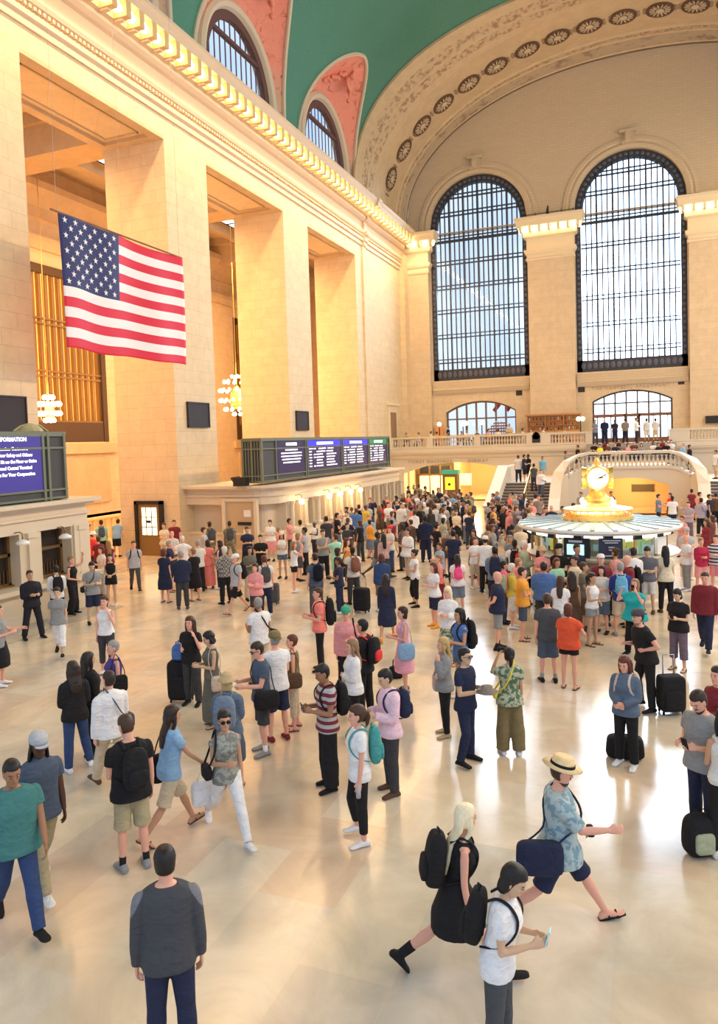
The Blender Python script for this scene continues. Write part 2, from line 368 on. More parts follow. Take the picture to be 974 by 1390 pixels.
    # lunette web from window arch to the groin
def lun(yc):
    A = []; G = []
    for k in range(-NZ, NZ + 1):
        z = zs[NZ - abs(k)]; h = half(z); sgn = 1 if k > 0 else -1
        G.append(Vector((sup(zt(z), VA, VB, VN)[0], yc + sgn * h if k else yc, z)))
        u = k / NZ; an = u * PI / 2
        if abs(u) > .8: A.append(Vector((-19.25, yc + 3.75 * sgn, 24.3 - (abs(u) - .8) / .2 * 1.0)))
        else: A.append(Vector((-19.25, yc + 3.75 * math.sin(u / .8 * PI / 2), 24.3 + 3.95 * math.cos(u / .8 * PI / 2))))
    return A, G
vault = struct(b.build('ceiling', M['vault'], smooth=True, fix=False))
for i, yc in enumerate(YB):
    A, G = lun(yc); b = MB()
    rows = []
    for j in range(7):
        s_ = j / 6; bow = .25 * math.sin(s_ * PI)
        rows.append([a.lerp(g, s_) + Vector((0, 0, bow)) for a, g in zip(A, G)])
    b.rings(rows, False, 0, False)
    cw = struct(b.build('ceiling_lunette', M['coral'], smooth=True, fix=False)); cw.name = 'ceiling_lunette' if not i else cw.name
    # raised cream rib along the groin and thick archivolt round the window
    b = MB(); b.tube([g + Vector((.03, 0, -.02)) for g in G], .13, 6); b.tube([a + Vector((.12, 0, 0)) for a in A], (.30, .34) and .30, 8)
    struct(b.build('trim_lunette_rib', mat('cream_rib', (.66, .56, .42), .7)))
    # cartouche and swags in relief
    b = MB(); ap = Vector((-17.35, yc + .5, 29.1))
    for s2 in (-1, 1):
        for q in range(9):
            u = q / 8; b.ball((-18.3 + .9 * u, yc + .5 + s2 * (.55 + 1.5 * (1 - u) * (1 - .3 * u)), 28.7 + .9 * u + .12 * math.sin(q * 2.3)), (.16, .24, .17), 6, 4)
    b.ball(ap, (.18, .55, .45), 10, 6); b.ball(ap + Vector((.12, 0, .0)), (.18, .34, .28), 8, 5)
    for q in range(5): b.ball(ap + Vector((.25 + q * .05, (q % 2) * .15 - .07, .45 + q * .22)), (.14, .2, .15), 6, 4)
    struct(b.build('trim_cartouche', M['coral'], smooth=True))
    # lunette window
    w = empty('window_%d' % (i + 3), (-19.3, yc, 0)); w['kind'] = 'structure'
    b = MB(); top = arc(0, 3.6, 24.2, 3.9)
    pts = [(-.12, y, 23.2) for y in (3.6, -3.6)]
    b.add([(-.1, y, zz) for y in lin(-3.6, 3.6, 24) for zz in (23.2, top(y))], [(2 * k, 2 * k + 2, 2 * k + 3, 2 * k + 1) for k in range(24)]); b.build('glass_pane', M['pane'], w)
    b = MB()
    for q in range(-6, 7):
        y = q * .54; b.box(-.02, .02, y - .04, y + .04, 23.2, top(y))
    for z in (24.1, 26.3): 
        hw = 3.6 * math.sqrt(max(0, 1 - max(0, (z - 24.2) / 3.9) ** 2)); b.box(-.1, .12, -hw, hw, z, z + .2)
    rr = [[(x_, r_ * math.sin(a_) * 3.6 / 3.6, 24.2 + (r_ * 3.9 / 3.6) * math.cos(a_)) for x_, r_ in ((-.15, 3.65), (.15, 3.65), (.15, 3.05), (-.15, 3.05))] for a_ in lin(-PI / 2, PI / 2, 24)]
    b.rings(rr)
    for s2 in (-1, 1): b.box(-.15, .15, s2 * 3.35 - .3, s2 * 3.35 + .3, 23.2, 24.2)
    b.build('window_frame', mat('rusty_frame', (.13, .06, .055), .7), w)
# masonry behind lunettes
b = MB(); 
strips(b, lin(2, 51.7, 160), lambda y: 29.0, lambda y: 21.2, [(yc - 3.7, yc + 3.7, (lambda x: 23.25), arc(yc, 3.7, 24.25, 3.95)) for yc in YB[0:]], lambda y, z: (-19.28, y, z), (-1, 0, 0), .6)
struct(b.build('wall_clerestory', mat('clerestory_stone', (.62, .52, .38), .8)))

# ------------------------------------------------------------------ great end arch (intrados) and tympanum
secs = [(51.7, 18.95, 11.45, 2.40, 0), (51.55, 18.85, 11.36, 2.40, 0), (51.55, 18.7, 11.2, 2.38, 0), (51.9, 18.62, 11.15, 2.34, 0), (52.35, 18.5, 11.12, 2.28, 1), (53.0, 18.4, 11.08, 2.2, 1), (53.1, 18.32, 11.0, 2.2, 0), (53.3, 18.32, 11.0, 2.16, 1), (54.0, 18.25, 11.02, 2.08, 0), (54.6, 18.2, 11.0, 2.02, 0), (56, 18.2, 10.98, 2, 0), (59.4, 18.2, 10.98, 2, 0), (59.5, 18.1, 10.85, 2, 1), (60.0, 18.1, 10.85, 2.02, 0), (60.05, 18.0, 10.75, 2.04, 2), (61.5, 18.0, 10.72, 2.08, 0), (61.55, 17.95, 10.62, 2.1, 3), (YW, 17.95, 10.62, 2.1, 3)]
b = MB(); NT_ = 90
for (ya, a1, b1, n1, mi), (yb, a2, b2, n2, _) in zip(secs, secs[1:]):
    r1 = []; r2 = []
    for i in range(NT_ + 1):
        t_ = 2 * i / NT_; x, z = sup(t_, a1, b1, n1); r1.append((x, ya, z)); x, z = sup(t_, a2, b2, n2); r2.append((x, yb, z))
    b.rings([r1, r2], False, mi, False)
arch = struct(b.build('ceiling_end_arch', [M['arch'], M['band'], M['band2'], mat('thin_dark_line', (.2, .14, .10), .7)], smooth=False, fix=False))
# rosettes on the intrados
rb = MB(); 
rb.lathe((0, 0, 0), [(.86, 0), (.92, .03), (.92, .10), (.80, .13), (.74, .06), (.30, .03), (.30, .10), (.16, .17), (.001, .19)], 28, 0)
for k in range(14):
    a_ = 2 * PI * k / 14; c_, s_ = math.cos(a_), math.sin(a_)
    rb.obox((c_ * .52, s_ * .52, .09), (c_ * .18, s_ * .18, 0), (-s_ * .045, c_ * .045, 0), (0, 0, .045), 1)
rb.lathe((0, 0, .02), [(.25, 0), (.28, .14), (.12, .2), (.001, .21)], 14, 1)
rm = rb.mesh('rosette'); rm.materials.append(mat('rosette_dark', (.13, .065, .035), .6)); rm.materials.append(mat('rosette_petals', (.62, .48, .32), .6))
L = [0]; P_ = [sup(2 * i / 400, 18.2, 10.98, 2) for i in range(401)]
for p, q in zip(P_, P_[1:]): L.append(L[-1] + math.dist(p, q))
NR = 19
for k in range(NR):
    s_ = 2.6 + (L[-1] - 5.2) * k / (NR - 1); i = max(j for j in range(400) if L[j] <= s_); p = P_[i]; q = P_[i + 1]
    tx, tz = q[0] - p[0], q[1] - p[1]; l_ = math.hypot(tx, tz); tx /= l_; tz /= l_; nx, nz = tz, -tx
    o = bpy.data.objects.new('rosette', rm); C.objects.link(o); o.parent = arch
    o.matrix_world = Matrix(((tx, 0, nx, p[0]), (0, -1, 0, 57.0), (tz, 0, nz, p[1]), (0, 0, 0, 1)))
# small scroll leaves linking the rosettes
b = MB()
for k in range(NR * 6):
    s_ = 1.3 + (L[-1] - 2.6) * k / (NR * 6 - 1)
    ph = ((s_ - 2.6) / ((L[-1] - 5.2) / (NR - 1))) % 1
    if ph < .33 or ph > .67: continue
    i = max(j for j in range(400) if L[j] <= s_); p = P_[i]
    for dy in (-.25, .2, .0): b.ball((p[0], 57.0 + dy + .1 * math.sin(k * 3.1), p[1]), (.14, .16, .10), 6, 3)
o = b.build('scrollwork', mat('rosette_scroll', (.36, .24, .15), .7), arch)

WX = [-11.9, 0, 11.9]; WH = 4.08; WS = 9.87; WT = 26.8
b = MB(); holes = []
for x in WX: holes.append((x - WH, x + WH, (lambda q: WS), arc(x, WH, WT - WH, WH)))
def tyt(x):
    u = min(1, abs(x) / 17.95); return VZ + 10.62 * (1 - u ** 2.1) ** (1 / 2.1)
holes2 = [(-14.95, -9.0, (lambda q: 4.2), seg(-11.97, 2.98, 7.15, .87)), (-2.95, 2.95, (lambda q: 4.2), seg(0, 2.95, 7.5, .8)), (9.0, 14.95, (lambda q: 4.2), seg(11.97, 2.98, 7.15, .87))]
bb = MB()
xs = lin(-18.6, 18.6, 186)
strips(b, xs, lambda x: 22.3, lambda x: 4.2, [(h[0], h[1], h[2], (lambda q, f=h[3]: min(22.3, f(q)))) for h in holes] + holes2, lambda x, z: (x, YW, z), (0, 1, 0), 1.0)
struct(b.build('wall_west', M['stone2'], fix=False))
b = MB()
strips(b, xs, lambda x: max(22.3, tyt(x)) if abs(x) < 17.95 else 23.3, lambda x: 22.3, [(h[0], h[1], (lambda q: 22.3 + 1e-4), h[3]) for h in holes], lambda x, z: (x, YW, z), (0, 1, 0), 1.0)
struct(b.build('wall_west_tympanum', M['tymp'], fix=False))
# mouldings of the window heads, keystone consoles, sills, pilasters
b = MB()
for x in WX:
    rs = [[(x + r_ * math.sin(a_), YW - dy, WT - WH + r_ * math.cos(a_)) for dy, r_ in ((0, WH + .9), (.1, WH + .88), (.12, WH + .62), (.05, WH + .5), (.16, WH + .3), (.1, WH), (0, WH))] for a_ in lin(-PI / 2, PI / 2, 36)]
    b.rings(rs)
    b.ext([(0, 0), (.14, 0), (.3, .35), (.14, .5), (.14, 1.0), (0, 1.0)], (x - WH, YW, WS - 1.15), (x + WH, YW, WS - 1.15), (0, -1, 0))
    b.box(x - .45, x + .45, YW - .35, YW, WT + .35, WT + .55); b.box(x - .35, x + .35, YW - .25, YW, WT + .55, WT + 1.15)
    b.box(x - .6, x + .6, YW - .45, YW, WT + 1.15, WT + 1.35); b.box(x - .2, x + .2, YW - .5, YW - .2, WT + .55, WT + 1.15)
struct(b.build('trim_window_heads', M['tymp']))
caps = []
b = MB()
for xa, xb in ((XL, -15.95), (-7.85, -4.05), (4.05, 7.85), (15.95, 18.3)):
    b.box(xa + .12, xb - .12, YW - .55, YW, 4.2, 21.0)
struct(b.build('wall_west_pilasters', M['stone2']))
b = MB(); cap = [(0, 19.0), (.08, 19.0), (.14, 19.15), (.05, 19.25), (.05, 19.45), (.18, 19.55), (.26, 19.75), (.26, 19.85), (.06, 19.9), (.06, 20.7), (.3, 20.85), (.3, 21.55), (.75, 21.62), (.8, 21.95), (.9, 22.1), (.9, 22.3), (0, 22.4)]
BU = []
for xa, xb in ((XL, -15.95), (-7.85, -4.05), (4.05, 7.85), (15.95, 18.3)):
    y0 = YW - .55; rs = [[(xa + .12 - u, YW, z), ] for u, z in cap]
    ring = lambda u, z: [(xa + .12 - u, YW, z), (xa + .12 - u, y0 - u, z), (xb - .12 + u, y0 - u, z), (xb - .12 + u, YW, z)]
    b.rings([ring(u, z) for u, z in cap])
    n = 2 if abs(xa) > 15 or abs(xb) > 15 and 0 else 6
    n = 6 if abs(xb - xa) > 3 else 3
    for i in range(n + 1):
        x = xa - .3 + (xb - xa + .6) * i / n; b.box(x - .09, x + .09, y0 - .7, y0, 21.2, 21.65)
    for i in range(n): BU.append((xa - .3 + (xb - xa + .6) * (i + .5) / n, y0 - .5, 21.38))
    for s2 in (xa - .35, xb + .35): BU.append((s2, y0 - .1, 21.38))
tc = struct(b.build('trim_west_capitals', M['plain']))
for p in BU: bulb_at(p, tc)
b = MB(); rs = [(0, 20.4), (.3, 20.6), (.3, 21.1), (0, 21.2)]
# little eagle-like finial lamp over the capital between the windows
b.tube([(-6.05, YW - .9, 22.35), (-6.05, YW - .9, 22.75), (-6.0, YW - .9, 23.1)], [.12, .09, .05]); b.box(-7.9, -4.0, YW - .9, YW - .86, 22.55, 22.6)
for x in (-7.8, -7, -5, -4.1): b.tube([(x, YW - .88, 22.35), (x, YW - .88, 22.7)], .025, 5)
struct(b.build('trim_capital_rail', M['dark']))

def big_window(num, xc):
    w = empty('window_%d' % num, (xc, YW + .45, 0)); w['kind'] = 'structure'
    top = arc(0, WH, WT - WH, WH)
    b = MB(); xs_ = lin(-WH, WH, 32)
    b.add([(x, .05, z) for x in xs_ for z in (WS, top(x))], [(2 * k, 2 * k + 2, 2 * k + 3, 2 * k + 1) for k in range(32)]); b.build('glass_pane', M['pane'], w)
    b = MB()
    prof = [(-.2, WH + .02), (.15, WH + .02), (.15, WH - .62), (-.2, WH - .55)]
    rs = [[(r_ * math.sin(a_), dy, WT - WH + r_ * math.cos(a_)) for dy, r_ in prof] for a_ in lin(-PI / 2, PI / 2, 40)]
    b.rings(rs)
    for s2 in (-1, 1):
        x0, x1 = sorted((s2 * WH, s2 * (WH - .42))); b.box(x0, x1, -.2, .15, WS, WT - WH)
    b.box(-WH, WH, -.2, .15, WS, WS + .95)
    b.build('window_frame', M['winframe'], w)
    b = MB(); inner = arc(0, WH - .5, WT - WH, WH - .5)
    for i in range(1, 18):
        x = -WH + .42 + (2 * WH - .84) * i / 18; b.box(x - .05, x + .05, -.1, .0, WS + .9, inner(x))
        if i % 3 == 0: b.box(x - .07, x + .07, -.2, .1, WS + .9, inner(x))
    for z in (11.4, 13.5, 15.6, 17.65, 19.7, 21.65, 23.75, 25.2):
        hw = (WH - .45) * math.sqrt(max(0, 1 - max(0, (z - (WT - WH)) / (WH - .45)) ** 2))
        k = .09 if abs(z - 21.65) > .1 else .2
        b.box(-hw, hw, -.16, .05, z - k / 2, z + k / 2); b.box(-hw, hw, -.16, .05, z + .26, z + .26 + .07)
    b.build('glazing_bars', M['winframe'], w)
    b = MB()
    for i in range(26):
        z = WS + 1.1 + i * .46
        if z < WT - WH:
            for s2 in (-1, 1): b.ball((s2 * (WH - .21), -.22, z), (.12, .05, .16), 6, 4)
    for i in range(30):
        a_ = -PI / 2 + PI * i / 29; b.ball(((WH - .28) * math.sin(a_), -.22, WT - WH + (WH - .28) * math.cos(a_)), (.15, .05, .15), 6, 4)
    for i in range(17): b.ball((-WH + .5 + i * (2 * WH - 1) / 16, -.22, WS + .5), (.17, .05, .28), 6, 4)
    b.build('frame_ornament', mat('frame_relief', (.12, .12, .16), .5, .4), w)
for i, x in enumerate(WX): big_window(i + 20, x)
def low_window(num, xc, w_, zs_, rise, n, z0, bars):
    w = empty('window_%d' % num, (xc, YW + .35, 0)); w['kind'] = 'structure'; top = seg(0, w_, zs_, rise); fr = mat('low_frame_%d' % num, (.19, .12, .075) if num == 30 else (.10, .085, .08), .5, .3)
    b = MB(); b.add([(x, .05, z) for x in lin(-w_, w_, 24) for z in (z0, top(x))], [(2 * k, 2 * k + 2, 2 * k + 3, 2 * k + 1) for k in range(24)]); b.build('glass_pane', M['pane'], w)
    b = MB()
    for i in range(n + 1):
        x = -w_ + .06 + (2 * w_ - .12) * i / n; b.box(x - .07, x + .07, -.1, .06, z0, top(x))
    for z in bars: b.box(-w_, w_, -.12, .06, z - .06, z + .06)
    xs_ = lin(-w_, w_, 24); b.rings([[(x, -.14, top(x) - .14), (x, .06, top(x) - .14), (x, .06, top(x)), (x, -.14, top(x))] for x in xs_])
    b.build('window_frame', fr, w)
low_window(30, -11.97, 2.98, 7.15, .87, 7, 4.2, (6.55,)); low_window(31, 0, 2.95, 7.5, .8, 7, 4.2, (6.35, 7.3)); low_window(32, 11.97, 2.98, 7.15, .87, 7, 4.2, (6.55,))
b = MB()
for i in range(6):
    x = -2.6 + i * 1.04; b.box(x - .04, x + .04, YW + .1, YW + .25, 4.2, 6.3)
b.box(-.55, -.45, YW + .1, YW + .3, 4.2, 6.4); b.box(.5, .62, YW + .1, YW + .3, 4.2, 6.4); b.box(-2.95, 2.95, YW + .1, YW + .3, 6.2, 6.45); b.box(-2.95, 2.95, YW + .05, YW + .3, 4.2, 4.55)
struct(b.build('door_1', M['wood']))
# things seen through the arched windows: street facade far outside
text('TO VANDERBILT AVE', .42, (-.1, YW - .01, 9.05 - .35), WEST, mat('carved_letter', (.42, .32, .2), .8), 'carved_lettering', None, 'CENTER', .02, 0, sp=1.3)['kind'] = 'structure'
text('THE CAMPBELL APARTMENT', .36, (-.1, YW - .01, 8.5 - .1), WEST, MATS['carved_letter'], 'carved_lettering', None, 'CENTER', .02, 0, sp=1.3)['kind'] = 'structure'
EXPO = 0.16; WORLD = 1.05; SUN_DIR = (.055, 1, .17)
def LIGHTS():
    # daylight entering by the west windows
    for x, p_ in zip(WX, (1500, 3000, 3000)): area((x, YW - .1, 18.5), 7.4, 15, p_, (.70, .84, 1), (math.radians(-64), 0, 0), 2.2)
    # cornice lamps along the south wall
    area((XL + 1.7, 36, 21.1), .5, 48, 3000, WARM, (0, math.radians(-14), 0))
    area((17.2, 30, 21.6), 1.5, 60, 9000, (1, .70, .38), (0, math.radians(48), 0))  # strip added for the unseen north cornice lamps, to warm the south wall
    for y in (23.65, 34.9, 46.15): area((-24.5, y, 17.8), 3.5, 6, 1000, (1, .52, .20), (0, 0, 0))
    for y in (23.65, 34.9, 46.15): glow((-25, y, 9), 1000, (1, .50, .18), 1.0)  # warm fill glows added in the passage
    for x in (-15.9, -12, -9.7): glow((x, 59.6, 2.9), 300, (1, .76, .38), .3)
    glow((.1, 50, 1.7), 150, (1, .55, .2), .3)
    glow((-.2, 23.4, 1.95), 60, (.95, 1, .85), .3)
    glow((-.2, 22, 3.0), 30, (1, .8, .5), .1)  # glow added in front of the clock to brighten its gold, no fixture there
    for y in LY: glow((-13.4, y, 2.1), 25, WARM, .2)
# ------------------------------------------------------------------ balcony, lower openings
BZ = 4.2; BY = 56.9; RT = 5.12
b = MB()
b.box(-18.3, 18.3, BY, 66, BZ - .35, BZ)
b.ext([(0, 3.35), (.12, 3.4), (.2, 3.6), (.42, 3.75), (.5, 3.9), (.5, 4.12), (.35, 4.2), (0, 4.2)], (-18.3, BY, 0), (18.3, BY, 0), (0, -1, 0))
struct(b.build('floor_balcony', M['balc']))
def baluster_mesh():
    b = MB(); b.lathe((0, 0, 0), [(.085, 0), (.085, .07), (.05, .10), (.045, .16), (.085, .27), (.095, .33), (.06, .44), (.04, .52), (.055, .56), (.08, .60), (.08, .66)], 8); return b.mesh('baluster', True)
balm = baluster_mesh(); balm.materials.append(M['balc'])
def balusters(p0, p1, parent, n):
    for i in range(n):
        o = bpy.data.objects.new('baluster', balm); C.objects.link(o); o.parent = parent; o.location = Vector(p0).lerp(Vector(p1), (i + .5) / n)
b = MB(); solid = [(-18.28, -18.0), (-15.2, -14.7), (-11.4, -10.9), (-7.4, -5.6), (-3.1, -2.55), (2.55, 3.9), (6.0, 7.4), (10.9, 11.4), (18.0, 18.3)]
for a, c in solid: b.box(a, c, BY - .38, BY + .05, BZ, RT - .1)
for a, c in ((-18.28, -2.55), (2.55, 18.28)): b.box(a, c, BY - .40, BY + .07, BZ, BZ + .14); b.box(a, c, BY - .42, BY + .1, RT - .14, RT)
rail = tag(b.build('balustrade', M['balc']), 'long pale marble balustrade along the edge of the upper balcony', 'balustrade')
for (a, c), (d, e) in zip(solid, solid[1:]):
    if (c, d) == (-2.55, 2.55) or c > 7: continue
    balusters((c, BY - .16, BZ + .13), (d, BY - .16, BZ + .13), rail, max(2, int((d - c) / .21)))
b = MB(); b.box(-6.95, -6.35, BY - .42, BY - .38, BZ + .2, BZ + .75); b.disc((-6.65, BY - .42, BZ + .72), .28, (0, -1, 0)); b.box(-6.72, -6.58, BY - .42, BY - .38, BZ + .7, BZ + 1.02)
tag(b.build('wall_plaque', M['plaque']), 'dark arched bronze plaque on the pale pedestal of the upper balcony', 'plaque')
# wall below balcony with flat arches
b = MB()
LH = [(-17.3, -8.55, (lambda q: 0), seg(-12.9, 4.4, 2.25, .78)), (8.55, 17.3, (lambda q: 0), seg(12.9, 4.4, 2.25, .78))]
strips(b, lin(-18.3, 18.3, 90), lambda x: 3.6, lambda x: 0, LH, lambda x, z: (x, BY, z), (0, 1, 0), 1.0)
struct(b.build('wall_under_balcony', M['balc'], fix=False))
b = MB()
b.box(-19, -8, 66, 66.4, 0, 4); b.box(-8.6, -8, BY + 1, 66, 0, 4); b.box(-14.4, -13.9, 62.0, 66, 0, 4); b.box(-18.9, -18.3, BY, 66, 0, 4)
struct(b.build('wall_ticket_hall', M['orange']))
b = MB(); b.box(8, 19, 66, 66.4, 0, 4); struct(b.build('wall_ticket_hall_north', M['orange']))
b = MB(); b.box(-17.6, -14.5, 61.9, 62.0, 0, 2.35, 0); b.box(-17.5, -14.6, 61.85, 61.9, .1, 1.75, 1)
for x in (-17.5, -16.55, -15.6, -14.65): b.box(x - .05, x + .05, 61.8, 61.86, 0, 2.7, 0)
b.box(-17.6, -14.5, 61.8, 61.9, 1.78, 1.88, 0)
for i in range(3): b.box(-17.4 + i * .95, -16.65 + i * .95, 61.82, 61.86, 1.95, 2.6, 2)
struct(b.build('door_2', [M['wood'], M['yellowlit'], M['black']]))
def kiosk(x, y, w, h, panel, lab, cap):
    t_ = empty('advertising_kiosk', (x, y, 0), 0, lab, 'kiosk')
    b = MB(); b.box(-w / 2, w / 2, -.3, .3, 0, h); b.box(-w / 2 - .05, w / 2 + .05, -.35, .35, 0, .12); b.build('cabinet', M['wood'], t_)
    b = MB(); b.box(-w / 2 - .06, w / 2 + .06, -.36, .36, h, h + .3); b.build('header', cap, t_)
    b = MB(); b.box(-w * .32, w * .32, -.33, -.3, h * .48, h * .9, 0); b.ball((-.05, -.34, h * .66), (.12, .02, .1), 8, 5, 1); b.build('poster', [panel, M['black']], t_)
kiosk(-12.7, 54.2, 1.15, 2.25, mat('yellow_poster', (.95, .7, .05), .5, 0, .8, (1, .72, .05)), 'dark wooden kiosk with a yellow poster and green header under the balcony', mat('green_cap', (.05, .3, .15), .5, 0, .3, (.1, .5, .3)))
b = MB(); b.box(-13.9, -12.9, 61.95, 62.02, .9, 1.9); b.build('x', M['white']).name = 'wall_notice'
tag(bpy.data.objects['wall_notice'], 'pale framed notice on the yellow wall of the ticket hall', 'notice')
b = MB(); b.box(-10.6, -9.8, 65.6, 65.75, .6, 2.2); tag(b.build('wall_poster', mat('red_poster', (.8, .08, .05), .5, 0, .4, (.9, .1, .06))), 'red poster glowing on the far wall of the ticket hall', 'poster')
CL = mat('carved_letter', (.42, .32, .2), .8)
for s_, x in (('TICKET MACHINES', -15.1), ('SUBWAY', -11.2)): struct(text(s_, .34, (x, BY - .02, 3.02 if x < -12 else 3.02), WEST, CL, 'carved_lettering', None, 'CENTER', .02, 0, sp=1.3))
b = MB()
for x in (-15.9, -11.9, -9.6): b.lathe((x, 60.0, 3.35), [(.001, 0), (.28, .05), (.3, .15), (.1, .4)], 10)
lamps = b.build('ceiling_globes', M['bulb2']); 
bpy.data.objects.remove(lamps)
for i, x in enumerate((-15.9, -12.0, -9.7)):
    b = MB(); b.lathe((0, 0, 0), [(.001, 0), (.26, .05), (.3, .2), (.1, .4)], 12); o = b.build('ceiling_lamp', M['bulb2'], smooth=True); o.location = (x, 60.0, 3.3)
    tag(o, ['glowing round ceiling lamp above the yellow doors of the ticket hall', 'glowing round ceiling lamp in the middle of the ticket hall', 'glowing round ceiling lamp of the ticket hall nearest the stairs'][i], 'lamp', None)

# stairs
def flight(x0, x1, y0, z0, y1, z1, n, axis='y'):
    b = MB()
    for i in range(n):
        ya = y0 + (y1 - y0) * i / n; zb = z0 + (z1 - z0) * (i + 1) / n
        if axis == 'y': b.box(x0, x1, ya, y1 + .02, zb - (z1 - z0) / n, zb - .02, 0); b.box(x0, x1, ya - .03, y1, zb - .035, zb, 1)
    return b
for s2 in (-1, 1):
    xa, xb = sorted((s2 * 4.15, s2 * 7.3))
    b = flight(xa, xb, 43.4, 0, 47.6, 1.95, 12)
    b.box(xa, xb, 47.6, BY, 0, 1.95, 2)
    xc, xd = sorted((s2 * 2.4, s2 * 4.15)); b.box(xc, xd, 49.2, 53, 0, 1.95, 2); b.box(*sorted((s2 * 3.0, s2 * 4.15)), 53, BY, 0, 1.95, 2)
    for i in range(6):
        x_ = s2 * (4.4 - i * .33); e = sorted((x_, s2 * 2.3)); b.box(e[0], e[1], 49.3, 53, 1.95, 2.1 + i * .16, 0)
    o = struct(b.build('floor_stairs', [M['step'], mat('stair_nosing', (.40, .33, .28), .5), M['balc']]))
    # cheek wall on the outer side
    b = MB(); x0, x1 = sorted((s2 * 7.3, s2 * 7.85))
    pr = [(43.0, .0), (43.0, .75), (43.5, .9), (47.8, 2.95), (52.9, 2.95), (52.9, 0)]
    b.rings([[(x, y, z) for y, z in pr] for x in (x0, x1)]); b.rings([[(x, y, z) for y, z in ((42.95, .75), (43.5, .9), (47.8, 2.95), (47.8, 3.07), (43.4, 1.04), (42.9, .88))] for x in (x0 - .06, x1 + .06)])
    struct(b.build('wall_stair_cheek', M['balc']))
    h_ = empty('handrail', (s2 * 5.75, 43.4, 0), 0, 'brass handrail running up the middle of the ' + ('far south' if s2 < 0 else 'north') + ' flight of the staircase', 'handrail')
    b = MB(); b.tube([(0, 0, .05), (0, 0, .95), (0, 4.2, 2.9), (0, 4.2, 2.0)], .045, 6); b.build('rail', M['brass'], h_)
    for q in (.25, .5, .75): b = MB(); b.tube([(0, 4.2 * q, 1.95 * q), (0, 4.2 * q, .95 + 1.95 * q)], .03, 6); b.build('post', M['brass'], h_)
b = MB(); b.box(-2.4, 2.4, 47.3, 53.1, 2.2, 2.9, 0)
for i in range(8): b.box(-3.0, 3.0, 53.1 + i * .4, BY + .5, 2.9 + i * .1625, 2.9 + (i + 1) * .1625, 1)
struct(b.build('floor_platform', [M['balc'], mat('upper_steps', (.40, .35, .30), .6)]))
# central curved parapet
path = [(-3.9, 43.2, .6), (-3.95, 44.3, 1.2), (-3.98, 45.3, 1.95), (-3.88, 46.1, 2.7), (-3.5, 46.7, 3.3), (-2.9, 47.0, 3.66), (-2.2, 47.15, 3.82), (2.3, 47.15, 3.82)]
path += [(-p[0] + .1, p[1], p[2]) for p in reversed(path[:6])]
def side(i):
    a = Vector(path[max(0, i - 1)]).xy; c = Vector(path[min(len(path) - 1, i + 1)]).xy; d = (c - a).normalized(); return Vector((d.y, -d.x))
b = MB(); AH = (-2.45, 2.6, seg(.07, 2.53, 1.62, .6))
for i in range(len(path) - 1):
    p, q = path[i], path[i + 1]; sp_, sq = side(i), side(i + 1)
    central = i == 6
    low = [(v[2] - .95 if 4 <= j <= 9 else v[2] - .12) for j, v in ((i, p), (i + 1, q))]
    if not central:
        b.rings([[(v[0] + s_.x * k, v[1] + s_.y * k, z) for k, z in ((.22, 0), (.22, l_), (-.22, l_), (-.22, 0))] for v, s_, l_ in ((p, sp_, low[0]), (q, sq, low[1]))])
    b.rings([[(v[0] + s_.x * k, v[1] + s_.y * k, v[2] + z) for k, z in ((.32, -.16), (.32, 0), (-.32, 0), (-.32, -.16))] for v, s_ in ((p, sp_), (q, sq))])
    if 4 <= i <= 8: b.rings([[(v[0] + s_.x * k, v[1] + s_.y * k, l_ + z) for k, z in ((.3, -.1), (.3, .06), (-.3, .06), (-.3, -.1))] for v, s_, l_ in ((p, sp_, low[0]), (q, sq, low[1]))])
par = struct(b.build('trim_parapet', M['balc']))
b = MB(); strips(b, lin(-2.5, 2.65, 30), lambda x: 2.9, lambda x: 0, [(AH[0] + .02, AH[1] - .02, (lambda q: 0), AH[2])], lambda x, z: (x, 46.95, z), (0, 1, 0), .8)
struct(b.build('wall_central_parapet', M['balc'], fix=False))
bal2 = struct(empty('trim_parapet_balusters')) if 0 else par
for i in (4, 5, 6, 7, 8):
    p, q = Vector(path[i]), Vector(path[i + 1]); n = max(2, int((q - p).xy.length / .235))
    balusters((p.x, p.y, p.z - .9), (q.x, q.y, q.z - .9), par, n)
b = MB(); b.box(-2.6, 2.75, 52.0, 52.3, 0, 3); b.box(-2.75, -2.45, 47.2, 52, 0, 2.6); b.box(2.6, 2.9, 47.2, 52, 0, 2.6); b.box(-2.6, 2.7, 47.2, 52, 2.3, 2.35)
struct(b.build('wall_ramp_vault', M['orange']))
b = MB(); b.box(.12, 1.5, 51.9, 52.0, 1.02, 1.5); tag(b.build('wall_sign', mat('dim_green_sign', (.12, .12, .08), .6)), 'dark green sign on the orange wall inside the ramp arch', 'sign')

